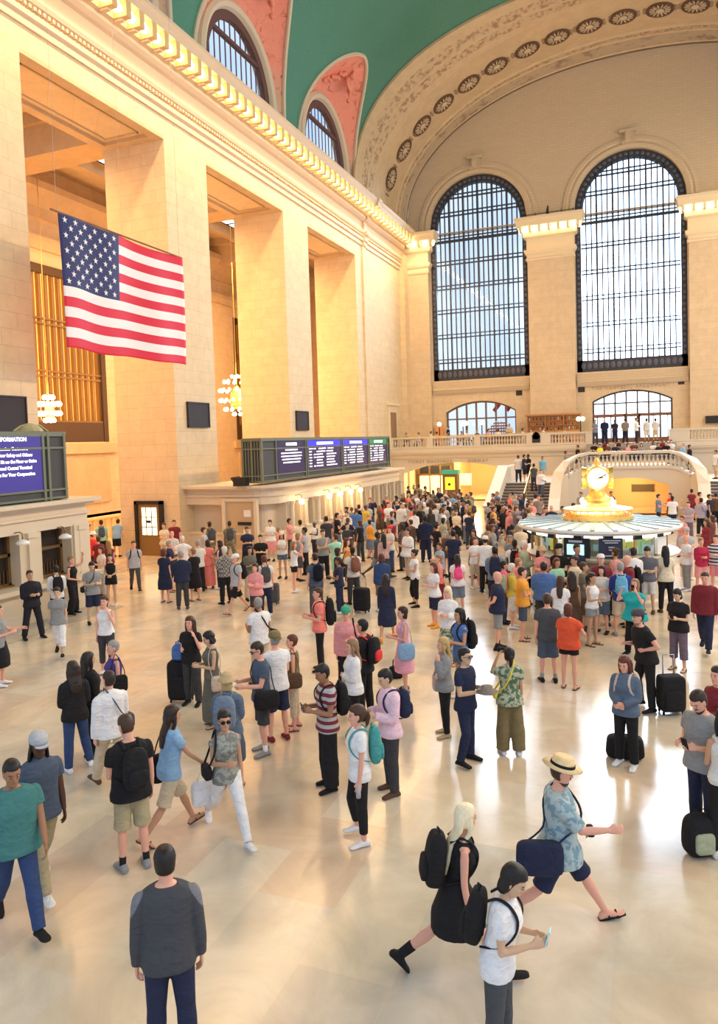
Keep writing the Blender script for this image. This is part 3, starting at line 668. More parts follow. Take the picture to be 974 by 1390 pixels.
# ------------------------------------------------------------------ ticket windows
def booth(y0, y1, xf, ztop, pitch, ystart, nb, winw, corner):
    root = []
    b = MB(); r = 1.1
    def plan(off):
        p = []
        if corner == 'near':    # east end rounded at y0
            p.append((XL, y0 - off))
            for k in range(7): a_ = PI / 2 * k / 6; p.append((xf - r + (r + off) * math.sin(a_), y0 + r - (r + off) * math.cos(a_)))
            p.append((xf + off, y1 + off)); p.append((XL, y1 + off))
        else:
            p += [(XL, y0), (xf + off, y0), (xf + off, y1 + off), (XL, y1 + off)]
        return p
    def slab(off, za, zb):
        b.rings([[(x, y, z) for x, y in plan(off)] for z in (za, zb)])
    slab(.12, 0, .25); slab(.06, .25, .95); slab(.32, .95, 1.08) if corner == 'far' else slab(.12, .95, 1.03)
    slab(-.55, 1.03, ztop - .85); slab(.02, ztop - .85, ztop - .45); slab(.10, ztop - .5, ztop - .42); slab(.0, ztop - .45, ztop - .2); slab(.18, ztop - .2, ztop - .12); slab(.34, ztop - .12, ztop)
    # solid piers between windows
    for i in range(nb + 1):
        y = ystart + i * pitch; w_ = (pitch - winw) / 2
        b.box(xf - .6, xf - .03, y - w_, y + w_, 1.0, ztop - .8)
        b.box(xf - .1, xf + .06, y - .14, y + .14, 1.03, ztop - .95); b.box(xf - .12, xf + .10, y - .19, y + .19, ztop - 1.0, ztop - .85); b.box(xf - .12, xf + .10, y - .19, y + .19, 1.0, 1.12)
    return b
def window_bays(xf, ystart, pitch, winw, nb, za, zb):
    for i in range(nb):
        yc = ystart + (i + .5) * pitch; w = empty('ticket_window', (xf - .5, yc, 0)); w['kind'] = 'structure'
        b = MB(); hw = winw / 2
        b.box(-.03, 0, -hw, hw, za, zb, 0)
        b.build('dark_glass', mat('dark_ticket_glass', (.03, .022, .02), .12), w)
        b = MB()
        for y in (-hw + .04, hw - .04): b.box(0, .1, y - .05, y + .05, za, zb)
        for z in (za + .05, za + (zb - za) * .58, zb - .05): b.box(0, .1, -hw, hw, z - .045, z + .045)
        for k in range(9): b.box(.03, .06, -hw + .1 + k * (winw - .2) / 8 - .01, -hw + .1 + k * (winw - .2) / 8 + .01, za, za + (zb - za) * .3)
        b.box(0, .2, -hw, hw, za - .02, za + .05)
        b.build('bronze_frame', M['bronze'], w)
BT = 3.42
b = booth(5, 18.35, -15.25, BT, 2.0, 6.1, 6, 1.2, 'far'); b.box(-16, -15.2, 17.75, 18.38, 1.0, BT - .8)
struct(b.build('wall_ticket_booth', M['pale']))
window_bays(-15.25, 6.1, 2.0, 1.2, 6, 1.08, 2.62)
b = booth(28.2, 45.7, -14.0, 3.12, 1.43, 29.9, 11, .92, 'near'); 
for i in range(12): b.lathe((-13.86, 29.9 + i * 1.43, 1.05), [(.16, 0), (.13, .06), (.12, .1), (.105, 1.1), (.14, 1.14), (.17, 1.24)], 10)
struct(b.build('wall_ticket_booth_far', M['pale']))
window_bays(-14.0, 29.9, 1.43, .92, 11, 1.08, 2.28)
# bronze service door in the curved end of the far booth
b = MB(); b.box(-16.25, -14.75, 28.1, 28.22, 0, 2.42, 0); b.box(-16.35, -14.65, 28.05, 28.15, 2.42, 2.56, 1); b.box(-16.38, -16.22, 28.02, 28.2, 0, 2.5, 1); b.box(-14.78, -14.62, 28.02, 28.2, 0, 2.5, 1)
b.box(-15.62, -14.95, 28.06, 28.1, 1.38, 1.52, 2); b.box(-15.3, -14.95, 28.07, 28.1, 1.75, 2.05, 3); b.box(-15.35, -15.0, 28.07, 28.1, .95, 1.2, 3); b.box(-16.1, -14.9, 28.07, 28.1, .2, .3, 1)
struct(b.build('door_3', [mat('door_tan', (.55, .40, .24), .5), M['pale'], M['black'], M['white']]))
# hanging lamps at the windows
def lamp_bracket(x, y, z, lit, lab):
    t_ = empty('window_lamp', (x, y, z), 0, lab, 'lamp', 'lamps over the ticket windows')
    b = MB(); b.tube([(-.5, 0, .28), (-.1, 0, .34), (0, 0, .3), (0, 0, .12)], .018, 6); b.ball((-.42, 0, .3), .05, 8, 5); b.build('bracket', M['bronze'], t_, True)
    b = MB(); b.lathe((0, 0, 0), [(.19, 0), (.17, .07), (.09, .12), (.03, .14)] if not lit else [(.001, -.12), (.1, -.08), (.14, .02), (.09, .12), (.03, .14)], 14)
    b.build('shade', M['bulb2'] if lit else M['white'], t_, True); return t_
lamp_bracket(-14.95, 15.5, 2.32, False, 'unlit white lamp over the near ticket window left of the end window')
lamp_bracket(-14.95, 17.1, 2.28, False, 'unlit white lamp over the end ticket window of the near booth')
LY = [29.9 + 1.43 * .5 - .1, 33.65, 35.04, 36.5, 37.9]
nm = ['by the rounded corner', 'first of the row of four', 'second of the row of four', 'third of the row of four', 'last of the row of four']
for y, q in zip(LY, nm): lamp_bracket(-13.65, y, 2.2, True, 'glowing yellow lamp over the far ticket windows, ' + q)

# ------------------------------------------------------------------ departure boards
def board(y0, y1, z0, z1, xf, xb, name, lab, secs_, end):
    t_ = empty('departure_board', (xf, y0, z0), 0, lab, 'departure board')
    W, H = y1 - y0, z1 - z0; dx = xb - xf
    b = MB(); b.box(dx, -.02, .02, W - .02, 0, H); b.build('casing', M['boardgrey'], t_)
    b = MB()
    def post(y): b.box(-.02, .05, y - .045, y + .045, 0, H)
    for y in secs_[0] : post(y)
    for z in (.06, .3, H - .42, H - .05): b.box(-.02, .04, 0, W, z - .03, z + .03)
    for x in (0, dx * .5, dx): b.box(x - .045, x + .045, -.04, .04, 0, H)
    for z in (.06, .3, H - .42, H - .05): b.box(dx, 0, -.05, .03, z - .03, z + .03)
    b.box(dx - .02, .04, -.06, W + .02, H - .02, H + .06)
    for x in lin(dx, 0, 6): b.box(x - .02, x + .02, -.03, .0, 0, H) if end else None
    b.build('frame', M['board'], t_)
    return t_
B1 = board(9.5, 17.55, 3.44, 5.40, -15.2, -16.1, 'b', 'near departure board showing white customer information text on dark blue', [[.05, 3.6, 7.14, 7.34, 7.98]], False)
W1 = 5.35
b = MB(); b.box(-.01, .022, .3, 7.08, .33, 1.93); b.build('screen', mat('blue_violet_screen', (.03, .02, .12), .3, 0, .8, (.045, .03, .24)), B1)
rows = [('INFORMATION', .155, 1.75), ('Attention Customers:', .125, 1.50), ('For Your Safety and Others', .125, 1.32), ('Do Not Sit on the Floor or Stairs', .125, 1.14), ('in Grand Central Terminal', .125, .96), ('Thanks For Your Cooperation', .125, .78)]
for s_, sz, z in rows: text(s_, sz, (.03, 6.02, z), SOUTH, M['white_led'], 'screen_text', B1, 'CENTER', .003, .004)
B2 = board(28.1, 45.0, 3.22, 5.12, -14.35, -15.25, 'b', 'far departure board with four dark screens listing trains in white rows', [[.05, 1.35, 4.4, 4.6, 8.9, 9.1, 13.0, 13.2, 16.4, 16.85]], True)
def screen(ya, yb, head, hw, rowspec):
    s_ = MB(); s_.box(-.01, .02, ya, yb, .34, 1.80); o = s_.build('screen', M['screen'], B2)
    if head: q = MB(); q.box(.02, .03, ya, yb, 1.52, 1.80); q.build('header_bar', head, B2)
    q = MB(); rr = random.Random(int(ya * 10)); w_ = yb - ya
    q.box(.03, .035, ya + w_ * (.5 - hw / 2), ya + w_ * (.5 + hw / 2), 1.59, 1.72)
    for k in range(7):
        z = 1.36 - k * .145
        for a_, l_ in rowspec(k, rr):
            x = ya + w_ * a_
            while x < ya + w_ * (a_ + l_):      # letter-like dashes
                d = rr.uniform(.06, .16); q.box(.022, .03, x, min(x + d, ya + w_ * (a_ + l_)), z, z + .055); x += d + .025
    q.build('lettering', M['white_led'], o)
def trains(k, rr):
    if k == 0: return [(.03, .1), (.16, .06), (.30, .22), (.58, .18)]
    return [(.03, .07), (.16, .05 if rr.random() > .4 else 0), (.24, rr.uniform(.16, .26)), (.54, rr.uniform(.2, .34))]
screen(1.5, 4.3, None, .4, lambda k, rr: [(.5 - w_ / 2, w_) for w_ in ([.45, .75, .75, .7, .62, 0, 0][k],)])
screen(4.7, 8.8, M['bluebar'], .5, trains); screen(9.2, 12.9, M['bluebar'], .5, trains); screen(13.3, 16.3, M['greenbar'], .5, trains)
b = MB()                                    # clutter on the ledge beside the board
b.box(-15.5, -14.9, 27.6, 27.95, 3.13, 3.5); b.tube([(-16, 28.6, 3.2), (-15.8, 28, 3.45), (-15.3, 27.8, 3.5)], .05, 6)
tag(b.build('projector', M['black']), 'small black projector on the ledge beside the far departure board', 'projector')
b = MB(); b.lathe((-15.6, 16.6, 5.47), [(.4, 0), (.34, .1), (.2, .2), (.05, .25)], 12); b.tube([(-15.6, 16.0, 5.48), (-15.6, 16.3, 5.64), (-15.6, 17.0, 5.66), (-15.6, 17.3, 5.48)], .03, 6)
tag(b.build('speaker_horn', mat('olive_metal', (.35, .33, .18), .6)), 'olive domed speaker on top of the near departure board', 'speaker')
# plaques (dark speaker grilles) on the piers
for y0, y1, z0, z1, lab in ((17.35, 19.1, 5.55, 6.75, 'dark rectangular speaker panel on the stone pier above the near board'), (28.45, 30.2, 5.78, 6.95, 'dark rectangular speaker panel on the pier between the flag and the far board'), (39.55, 41.2, 5.68, 6.85, 'dark rectangular speaker panel on the pier above the far board')):
    t_ = empty('wall_speaker', (XL + .005, y0, z0), 0, lab, 'speaker panel', None); b = MB(); b.box(0, .08, 0, y1 - y0, 0, z1 - z0); b.build('grille', M['plaque'], t_)
    b = MB(); w_, h_ = y1 - y0, z1 - z0
    for a_ in ((0, w_, 0, .05), (0, w_, h_ - .05, h_), (0, .05, 0, h_), (w_ - .05, w_, 0, h_)): b.box(.08, .11, *a_)
    b.build('rim', M['dark'], t_)
# doorway in the pier jamb: lit glazed door
d_ = empty('door_4', (-19.9, 27.62, 0)); d_['kind'] = 'structure'
b = MB(); b.box(-.62, .62, -.12, .02, 0, 2.35); b.build('door_leaf', mat('door_bronze', (.32, .19, .07), .4, .5), d_)
b = MB(); b.box(-.38, .42, -.14, -.12, .95, 2.2); b.build('lit_glass', mat('lit_cream_glass', (1, .95, .7), .4, 0, 1.5, (1, .88, .55)), d_)
b = MB()
for x in (-.14, .16): b.box(x - .015, x + .015, -.16, -.14, .95, 2.2)
for z in (1.3, 1.75): b.box(-.38, .42, -.16, -.14, z, z + .03)
b.box(-.1, .12, -.17, -.15, 1.5, 1.62); b.box(-.75, -.6, -.2, .02, 0, 2.5); b.box(.6, .75, -.2, .02, 0, 2.5); b.box(-.75, .75, -.2, .02, 2.35, 2.5); b.build('glazing_bars', M['dark'], d_)
# small niche door high in the wall by the corner
b = MB(); b.box(XL, XL + .1, 56.3, 58.4, 4.2, 7.75, 0); b.box(XL + .1, XL + .13, 56.65, 58.05, 4.25, 7.2, 1); b.box(XL, XL + .3, 56.1, 58.6, 7.75, 7.95, 0)
struct(b.build('door_5', [M['plain'], mat('door_brown', (.30, .18, .09), .6)]))
for z in (12,): 
    b = MB(); b.box(-8.95, -8.45, YW - .04, YW, 8.3, 8.8); tag(b.build('wall_vent', M['dark']), 'small square dark vent beside the restaurant arch', 'vent', None)
    b = MB(); b.box(-4.02, -3.5, YW - .04, YW, 8.3, 8.8); tag(b.build('wall_vent', M['dark']), 'small square dark vent beside the arch over the entrance doors', 'vent', None)
b = MB(); b.box(3.35, 3.8, YW - .04, YW, 8.5, 9.0); tag(b.build('wall_vent', M['dark']), 'small square dark vent past the arch over the entrance doors', 'vent', None)
b = MB(); b.box(5.2, 7.2, YW - .85, YW - .56, 5.45, 6.0); tag(b.build('exit_box', M['black']), 'black box fixed low on the pilaster beyond the entrance doors', 'box', None)

# ------------------------------------------------------------------ chandeliers
def chandelier(loc, r, lab, tiers):
    t_ = empty('chandelier', loc, 0, lab, 'chandelier')
    b = MB(); b.tube([(0, 0, -r * .9), (0, 0, 21.2 - loc[2])], .022, 6); b.lathe((0, 0, -r * .55), [(.001, -.3), (r * .35, -.1), (r * .45, r * .3), (r * .3, r * .8), (.1, r * 1.1)], 12)
    b.build('body', M['gold'], t_, True)
    for k in range(tiers):
        ph = -PI / 2 + PI * (k + .5) / tiers; rr = r * math.cos(ph); n = max(4, int(16 * math.cos(ph)))
        for j in range(n):
            a_ = 2 * PI * (j + .5 * (k % 2)) / n; o = bpy.data.objects.new('bulb', lamp0); C.objects.link(o); o.parent = t_; o.location = (rr * math.cos(a_), rr * math.sin(a_), r * 1.1 * math.sin(ph)); o.scale = (.62, .62, .62)
chandelier((-26, 45.9, 8.45), 1.25, 'golden globe chandelier of lit bulbs hanging in the second tall opening', 6)
chandelier((-28.5, 30.7, 7.15), .6, 'small lit chandelier hanging in front of the amber window grille', 4)

# ------------------------------------------------------------------ information booth and clock
K = (-.217, 23.4, -.8265); KS = (1.17, 1.17, 1.17)
k_ = empty('information_booth', K, 0, 'round information booth with glazed sides and white ribbed roof under the clock', 'booth'); k_.scale = KS
b = MB(); b.lathe((0, 0, 0), [(1.78, .71), (1.78, .8), (1.70, .85), (1.70, 1.75), (1.95, 1.85), (1.98, 1.91), (1.5, 1.91)], 24); b.build('marble_counter', M['balc'], k_)
b = MB(); b.lathe((0, 0, 0), [(1.66, 1.9), (1.66, 2.45)], 16); b.build('glazing', M['pane'], k_)
b = MB(); b.lathe((0, 0, 2.58), [(1.62, -.14), (1.98, -.10), (2.04, -.04), (2.02, .02), (.9, .095), (.0, .10)], 32); 
b.build('roof', mat('roof_white', (.78, .78, .74), .35), k_)
b = MB()
for i in range(24):
    a_ = 2 * PI * i / 24; c_, s_ = math.cos(a_), math.sin(a_); b.obox((c_ * 1.46, s_ * 1.46, 2.645), (c_ * .55, s_ * .55, -.036), (-s_ * .05, c_ * .05, 0), (0, 0, .018))
b.build('roof_ribs', mat('roof_blue_rib', (.28, .40, .46), .4), k_)
for i in range(16):
    a_ = 2 * PI * (i + .5) / 16; c_, s_ = math.cos(a_), math.sin(a_)
    b = MB(); b.obox((c_ * 1.67, s_ * 1.67, 2.19), (c_ * .03, s_ * .03, 0), (-s_ * .03, c_ * .03, 0), (0, 0, .29)); b.build('post', M['brass'] if i % 2 else M['bronze'], k_)
    a2 = 2 * PI * i / 16; c2, s2 = math.cos(a2), math.sin(a2)
    b = MB(); b.obox((c2 * 1.74, s2 * 1.74, 2.43), (c2 * .05, s2 * .05, 0), (-s2 * .21, c2 * .21, 0), (0, 0, .045)); b.build('strip_light', mat('strip_white', (1, 1, 1), .4, 0, 2.2, (1, .95, .85)), k_)
    b = MB(); b.obox((c_ * 1.75, s_ * 1.75, 2.42), (c_ * .07, s_ * .07, 0), (-s_ * .1, c_ * .1, 0), (0, 0, .06)); b.build('lamp_housing', M['black'], k_)
rr = random.Random(5)
pal = [mat('leaflet_green', (.45, .75, .3), .6), mat('leaflet_cyan', (.5, .8, .78), .6), mat('leaflet_yellow', (.85, .85, .15), .6), mat('leaflet_white', (.85, .88, .85), .6), mat('shelf_dark', (.08, .07, .06), .6)]
for i in range(26):                          # leaflet racks behind the glass
    a_ = rr.uniform(PI * 1.03, PI * 1.97); r_ = rr.uniform(1.35, 1.5); b = MB(); h = rr.uniform(.12, .3); w_ = rr.uniform(.08, .2); z = 1.92 + rr.random() * .2
    b.obox((r_ * math.cos(a_), r_ * math.sin(a_), z + h / 2), (math.cos(a_) * .02, math.sin(a_) * .02, 0), (-math.sin(a_) * w_, math.cos(a_) * w_, 0), (0, 0, h / 2)); b.build('leaflet_rack', pal[rr.choice((0, 0, 1, 1, 2, 3, 4))], k_)
b = MB(); b.lathe((0, 0, 1.9), [(.6, 0), (.6, .65)], 12); b.build('inner_core', mat('core_cream', (.75, .8, .6), .6), k_)
# screens: near side faces the camera
def face_panel(px, w_, h_, z, m, name, par_, extra=None, dr=.1):
    # angle on the booth at lateral offset px
    a_ = -math.acos(px / 1.75); c_, s_ = math.cos(a_), math.sin(a_); b = MB()
    b.obox((c_ * (1.70 + dr), s_ * (1.70 + dr), z), (c_ * .04, s_ * .04, 0), (-s_ * w_ / 2, c_ * w_ / 2, 0), (0, 0, h_ / 2)); return b.build(name, m, par_)
sc_ = empty('ticket_screen', K, 0, 'black touch screen with glowing pale blue display on the information booth', 'screen'); sc_.scale = KS
face_panel(-.36, .62, .47, 2.17, M['black'], 'casing', sc_); face_panel(-.38, .40, .25, 2.13, mat('cyan_screen', (.5, .8, .85), .3, 0, 1.1, (.45, .82, .9)), 'display', sc_, dr=.145); face_panel(-.38, .32, .05, 2.33, mat('grey_label', (.6, .6, .62), .5), 'label_strip', sc_, dr=.145)
pn = empty('notice_panel', K, 0, 'dark slate notice panel with faint lines beside the touch screen', 'notice'); pn.scale = KS
face_panel(.38, .54, .48, 2.17, mat('slate_panel', (.035, .04, .075), .5), 'panel', pn)
for z, w_ in ((2.36, .4), (2.31, .3), (2.2, .14), (2.14, .12), (2.0, .3)): face_panel(.39, w_, .022, z, MATS['grey_label'], 'text_line', pn, dr=.145)
pb = empty('wall_box', K, 0, 'grey pay point panel at the north edge of the information booth', 'panel'); pb.scale = KS; face_panel(1.45, .35, .4, 2.17, M['white'], 'panel', pb)
# clock
ck = empty('clock', (-.217, 23.4, 2.325), 0, 'four faced brass clock glowing on top of the information booth', 'clock'); ck.scale = KS
b = MB(); b.lathe((0, 0, 0), [(.88, 0), (.88, .1), (.80, .12), (.80, .14)], 28); b.build('gallery_base', M['gold'], ck, False)
b = MB(); b.lathe((0, 0, .12), [(.62, 0), (.66, .03), (.66, .17), (.60, .2), (.45, .22)], 28); b.build('lit_drum', mat('lit_gold_band', (1, .7, .3), .4, 0, .9, (1, .62, .2)), ck, False)
for i in range(8):
    a_ = 2 * PI * i / 8 + .2; text('INFORMATION' if i % 2 == 0 else '', .11, (0, 0, 0), (0, 0, 0), M['white_led'], 'lit_lettering', ck) if 0 else None
text('INFORMATION', .13, (.0, -.68, .18), WEST, M['white_led'], 'lit_lettering', ck, 'CENTER', .005, .003)
b = MB()
for i in range(28):
    a_ = 2 * PI * i / 28; b.tube([(.84 * math.cos(a_), .84 * math.sin(a_), .1), (.84 * math.cos(a_), .84 * math.sin(a_), .24)], .012, 5)
b.lathe((0, 0, .24), [(.82, 0), (.86, 0), (.86, .03), (.82, .03)], 28); b.build('gallery_rail', M['gold'], ck)
b = MB(); b.lathe((0, 0, .32), [(.42, 0), (.40, .10), (.34, .15)] + [(r_, z_ + .15) for r_, z_ in [(.34, 0), (.36, .05), (.26, .1), (.20, .2), (.17, .27), (.20, .31), (.12, .34), (.12, .4)]], 20); b.build('pedestal', M['gold'], ck, True)
b = MB(); b.lathe((0, 0, 1.06), [(.001, -.30), (.16, -.28), (.28, -.19), (.345, -.05), (.345, .05), (.28, .19), (.16, .27), (.06, .30), (.05, .34), (.09, .40), (.05, .46), (.02, .52), (.001, .53)], 24); b.build('clock_ball', M['gold'], ck, True)
for i in range(4):
    a_ = -PI / 2 + i * PI / 2 + .12; c_, s_ = math.cos(a_), math.sin(a_); f = MB(); f.disc((c_ * .37, s_ * .37, 1.06), .255, (c_, s_, 0), 28); fo = f.build('clock_face', M['opal'], ck, fix=False)
    f = MB(); f.rings([[Vector((c_ * x_, s_ * x_, 1.06)) + Vector((-s_, c_, 0)) * r_ * math.cos(q) + Vector((0, 0, 1)) * r_ * math.sin(q) for x_, r_ in ((.27, .27), (.38, .29), (.385, .26), (.35, .25))] for q in lin(0, 2 * PI, 28)], False); f.build('bezel', M['gold'], ck)
    f = MB(); u = Vector((-s_, c_, 0)); o_ = Vector((c_ * .38, s_ * .38, 1.06))
    for an, le in ((1.15, .21), (1.45, .14)): d = u * math.sin(an) + Vector((0, 0, math.cos(an))); e = d.cross(Vector((c_, s_, 0))); f.obox(o_ + d * le * .45, d * le * .55, e * .012, Vector((c_, s_, 0)) * .004)
    for q in range(12): d = u * math.sin(q * PI / 6) + Vector((0, 0, math.cos(q * PI / 6))); e = d.cross(Vector((c_, s_, 0))); f.obox(o_ + d * .21, d * .025, e * .008, Vector((c_, s_, 0)) * .003)
    f.build('hands', M['black'], fo)
    b = MB(); b.ball((.5 * math.cos(a_ + PI / 4), .5 * math.sin(a_ + PI / 4), .44), .075, 12, 8); b.tube([(.5 * math.cos(a_ + PI / 4), .5 * math.sin(a_ + PI / 4), .3), (.5 * math.cos(a_ + PI / 4), .5 * math.sin(a_ + PI / 4), .38)], .03, 8); b.build('globe_lamp', M['bulb'], ck, True)

# ------------------------------------------------------------------ flag
fl = empty('flag', (-16, 18.55, 12.36), 0, 'large american flag hanging from a pole above the near board', 'flag')
FW, FH = 6.6, 4.2
def fx(y, z): return .10 * math.sin(y * 1.1 + z * .4) + .05 * math.sin(y * 2.7 + 1)
b = MB(); nx, nz = 60, 65
b.v = [(fx(FW * i / nx, FH * j / nz), FW * i / nx, -FH * j / nz + .03 * math.sin(i * .25)) for j in range(nz + 1) for i in range(nx + 1)]
for j in range(nz):
    for i in range(nx):
        q = j * (nx + 1) + i; b.f.append((q, q + 1, q + nx + 2, q + nx + 1)); st = j // 5
        b.m.append(2 if (i < nx * .42 and st < 7) else st % 2)
cl = b.build('cloth', [mat('flag_red', (.72, .015, .05), .7), mat('flag_white', (.88, .84, .84), .7), mat('flag_blue', (.02, .025, .13), .7)], fl, True)
sm_ = cl.modifiers.new('thickness', 'SOLIDIFY'); sm_.thickness = .012
b = MB(); cw_, ch_ = FW * .42, FH * 7 / 13
for r_ in range(9):
    for c_ in range(6 if r_ % 2 == 0 else 5):
        y = cw_ * ((c_ + .5) / 6 + (0 if r_ % 2 == 0 else 1 / 12)); z = ch_ * (r_ + .7) / 9.4
        for sd in (.022, -.022):
            pts = [(fx(y, z) + sd, y + (.115 if k % 2 == 0 else .045) * math.sin(k * PI / 5), -z + .03 * math.sin(y / FW * 60 * .25) + (.115 if k % 2 == 0 else .045) * math.cos(k * PI / 5)) for k in range(10)]
            b.add(pts + [(fx(y, z) + sd, y, -z)], [(k, (k + 1) % 10, 10) for k in range(10)])
b.build('stars', MATS['flag_white'], cl, fix=False)
b = MB(); b.tube([(0, -.25, .06), (0, FW + .08, .06)], .035, 8); b.build('pole', M['wood'], fl)
for y in (0, 3.1, 6.5): b = MB(); b.tube([(0, y, .06), (0, y, 17.0)], .008, 4); b.build('suspension_wire', mat('wire', (.45, .4, .35), .5), fl)

# ------------------------------------------------------------------ restaurant on the balcony
def post_lamp(x, y, lab, n=1):
    t_ = empty('lamp_post', (x, y, BZ), 0, lab, 'lamp')
    b = MB(); b.tube([(0, 0, 0), (0, 0, .08), (0, 0, .1), (0, 0, 1.75)], [.13, .13, .05, .04], 8); b.build('post', M['dark'], t_)
    for k in range(n): b = MB(); b.ball(((k - (n - 1) / 2) * .3, 0, 1.9), .17, 12, 8); b.build('globe', M['bulb'], t_, True)
post_lamp(-14.5, 57.9, 'globe lamp post of the restaurant nearest the south wall'); post_lamp(-12.4, 58.3, 'second globe lamp post of the restaurant, amid the diners'); post_lamp(-11.1, 58.2, 'third globe lamp post of the restaurant, below the arch'); post_lamp(-13.1, 60.2, 'globe lamp set back under the restaurant arch'); post_lamp(-3.6, 58.6, 'twin globe lamp post beside the entrance doors', 2)
bar = empty('restaurant_bar', (-5.8, 60.3, BZ), 0, 'wooden back bar with bottle shelves between the two arches', 'bar')
b = MB(); b.box(-2.1, 2.0, 0, .5, 0, 1.1); b.box(-2.1, 2.0, .3, .5, 0, 2.35); b.box(-2.2, 2.1, 0, .55, 2.3, 2.42)
for x in (-2.1, -.7, .7, 1.95): b.box(x, x + .08, .1, .5, 0, 2.35)
for z in (1.1, 1.5, 1.9): b.box(-2.1, 2.0, .1, .5, z, z + .05)
b.build('cabinet', mat('bar_wood', (.50, .22, .07), .5), bar)
btm = MB(); btm.lathe((0, 0, 0), [(.04, 0), (.04, .16), (.015, .2), (.015, .27)], 6); bcol = [mat('bottle_%s' % n_, c_, .2) for n_, c_ in (('green', (.05, .25, .1)), ('amber', (.5, .2, .03)), ('clear', (.7, .75, .75)), ('dark', (.03, .03, .03)))]
bms = [];
for m_ in bcol: q = btm.mesh('bottle', True); q.materials.append(m_); bms.append(q)
rr = random.Random(3)
for z, y in ((1.55, .2), (1.95, .2), (1.15, .2)):
    for i in range(14):
        o = bpy.data.objects.new('bottle', rr.choice(bms)); C.objects.link(o); o.location = (-5.8 - 1.9 + i * .28 + rr.uniform(-.03, .03), 60.3 + y, BZ + z); tag(o, 'small bottle standing on the back bar shelves of the restaurant', 'bottle', 'bottles on the back bar')
br_ = empty('bottle_display', (-9.9, 59.2, BZ), 0, 'stepped pyramid display of glassware on the restaurant balcony', 'display stand')
b = MB()
for i in range(5): b.box(-1.25 + i * .2, 1.25 - i * .2, -.4 + i * .07, .4 - i * .07, .9 + i * .22, 1.0 + i * .22)
b.box(-1.2, 1.2, -.35, .35, 0, .95); b.build('shelves', M['wood'], br_)
for z in range(5):
    for i in range(11 - z * 2):
        o = bpy.data.objects.new('glass', bms[2]); C.objects.link(o); o.location = (-9.9 - 1.05 + z * .2 + i * .2, 59.2, BZ + 1.0 + z * .22); o.scale = (1.2, 1.2, .6); tag(o, 'small glass standing on the stepped display of the restaurant', 'glass', 'glasses on the display')
tb = MB(); tb.lathe((0, 0, 0), [(.2, 0), (.2, .03), (.04, .05), (.04, .7), (.45, .72), (.45, .76)], 12); tbm = tb.mesh('table'); tbm.materials.append(mat('white_cloth_table', (.75, .6, .42), .7))
for i in (0, 1, 2, 3, 4, 7, 8):
    o = bpy.data.objects.new('restaurant_table', tbm); C.objects.link(o); o.location = (-17 + i * 1.45, 57.75 + (i % 2) * 1.1, BZ); tag(o, 'small round table with drinks behind the restaurant balustrade', 'table', 'restaurant tables')
b = MB(); b.box(-17.9, -3.6, BY + .15, BY + .19, RT + .02, RT + .07); 
for x in lin(-17.8, -3.7, 16): b.box(x - .02, x + .02, BY + .15, BY + .19, RT - .8, RT + .05)
tag(b.build('brass_rail', M['brass']), 'thin wooden rail running behind the balcony balustrade', 'rail')
b = MB(); b.box(-15.75, -15.1, 61.3, 61.5, BZ, BZ + 1.9); tag(b.build('menu_screen', mat('orange_screen', (.8, .35, .12), .6)), 'orange upright screen against the wall beside the restaurant', 'screen')
b = MB()
for i, (x, m_) in enumerate(((-11.0, 0), (-9.9, 0))): b.obox((x + .1, YW + 1.6, 7.45), (.25, 0, .3), (0, .02, 0), (-.12, 0, .12), m_)
tag(b.build('small_flag', MATS['flag_red']), 'red and white bunting seen through the restaurant arch', 'flag')

# ------------------------------------------------------------------ light
W_ = bpy.data.worlds.new('World'); SC.world = W_; W_.use_nodes = True; nt = W_.node_tree; bg = nt.nodes['Background']
tc_ = nt.nodes.new('ShaderNodeTexCoord'); sp_ = nt.nodes.new('ShaderNodeSeparateXYZ'); nt.links.new(tc_.outputs['Generated'], sp_.inputs[0])
no_ = nt.nodes.new('ShaderNodeTexNoise'); no_.inputs['Scale'].default_value = 6; nt.links.new(tc_.outputs['Generated'], no_.inputs['Vector'])
ra_ = nt.nodes.new('ShaderNodeValToRGB'); ra_.color_ramp.elements[0].position = .35; ra_.color_ramp.elements[0].color = (.48, .67, .98, 1); ra_.color_ramp.elements[1].position = .6; ra_.color_ramp.elements[1].color = (.78, .88, 1, 1)
nt.links.new(no_.outputs[0], ra_.inputs[0]); nt.links.new(ra_.outputs[0], bg.inputs[0])
# hazy sun behind thin cloud, low in the west
vm = nt.nodes.new('ShaderNodeVectorMath'); vm.operation = 'DOT_PRODUCT'; nt.links.new(tc_.outputs['Generated'], vm.inputs[0]); vm.inputs[1].default_value = Vector(SUN_DIR).normalized()
mr_ = nt.nodes.new('ShaderNodeMapRange'); mr_.interpolation_type = 'SMOOTHERSTEP'; nt.links.new(vm.outputs['Value'], mr_.inputs[0]); mr_.inputs[1].default_value = .972; mr_.inputs[2].default_value = .999; mr_.inputs[3].default_value = WORLD; mr_.inputs[4].default_value = WORLD * 7
nt.links.new(mr_.outputs[0], bg.inputs[1])
def area(loc, sx, sy, power, col, rot, spread=PI):
    l = bpy.data.lights.new('area_light', 'AREA'); l.shape = 'RECTANGLE'; l.size = sx; l.size_y = sy; l.energy = power; l.color = col; l.spread = spread
    o = bpy.data.objects.new('area_light', l); C.objects.link(o); o.location = loc; o.rotation_euler = rot; return o
def glow(loc, power, col, r=.5):
    l = bpy.data.lights.new('lamp_or_fill_glow', 'POINT'); l.energy = power; l.color = col; l.shadow_soft_size = r; o = bpy.data.objects.new('lamp_or_fill_glow', l); C.objects.link(o); o.location = loc; return o
WARM = (1, .66, .33)
LIGHTS()

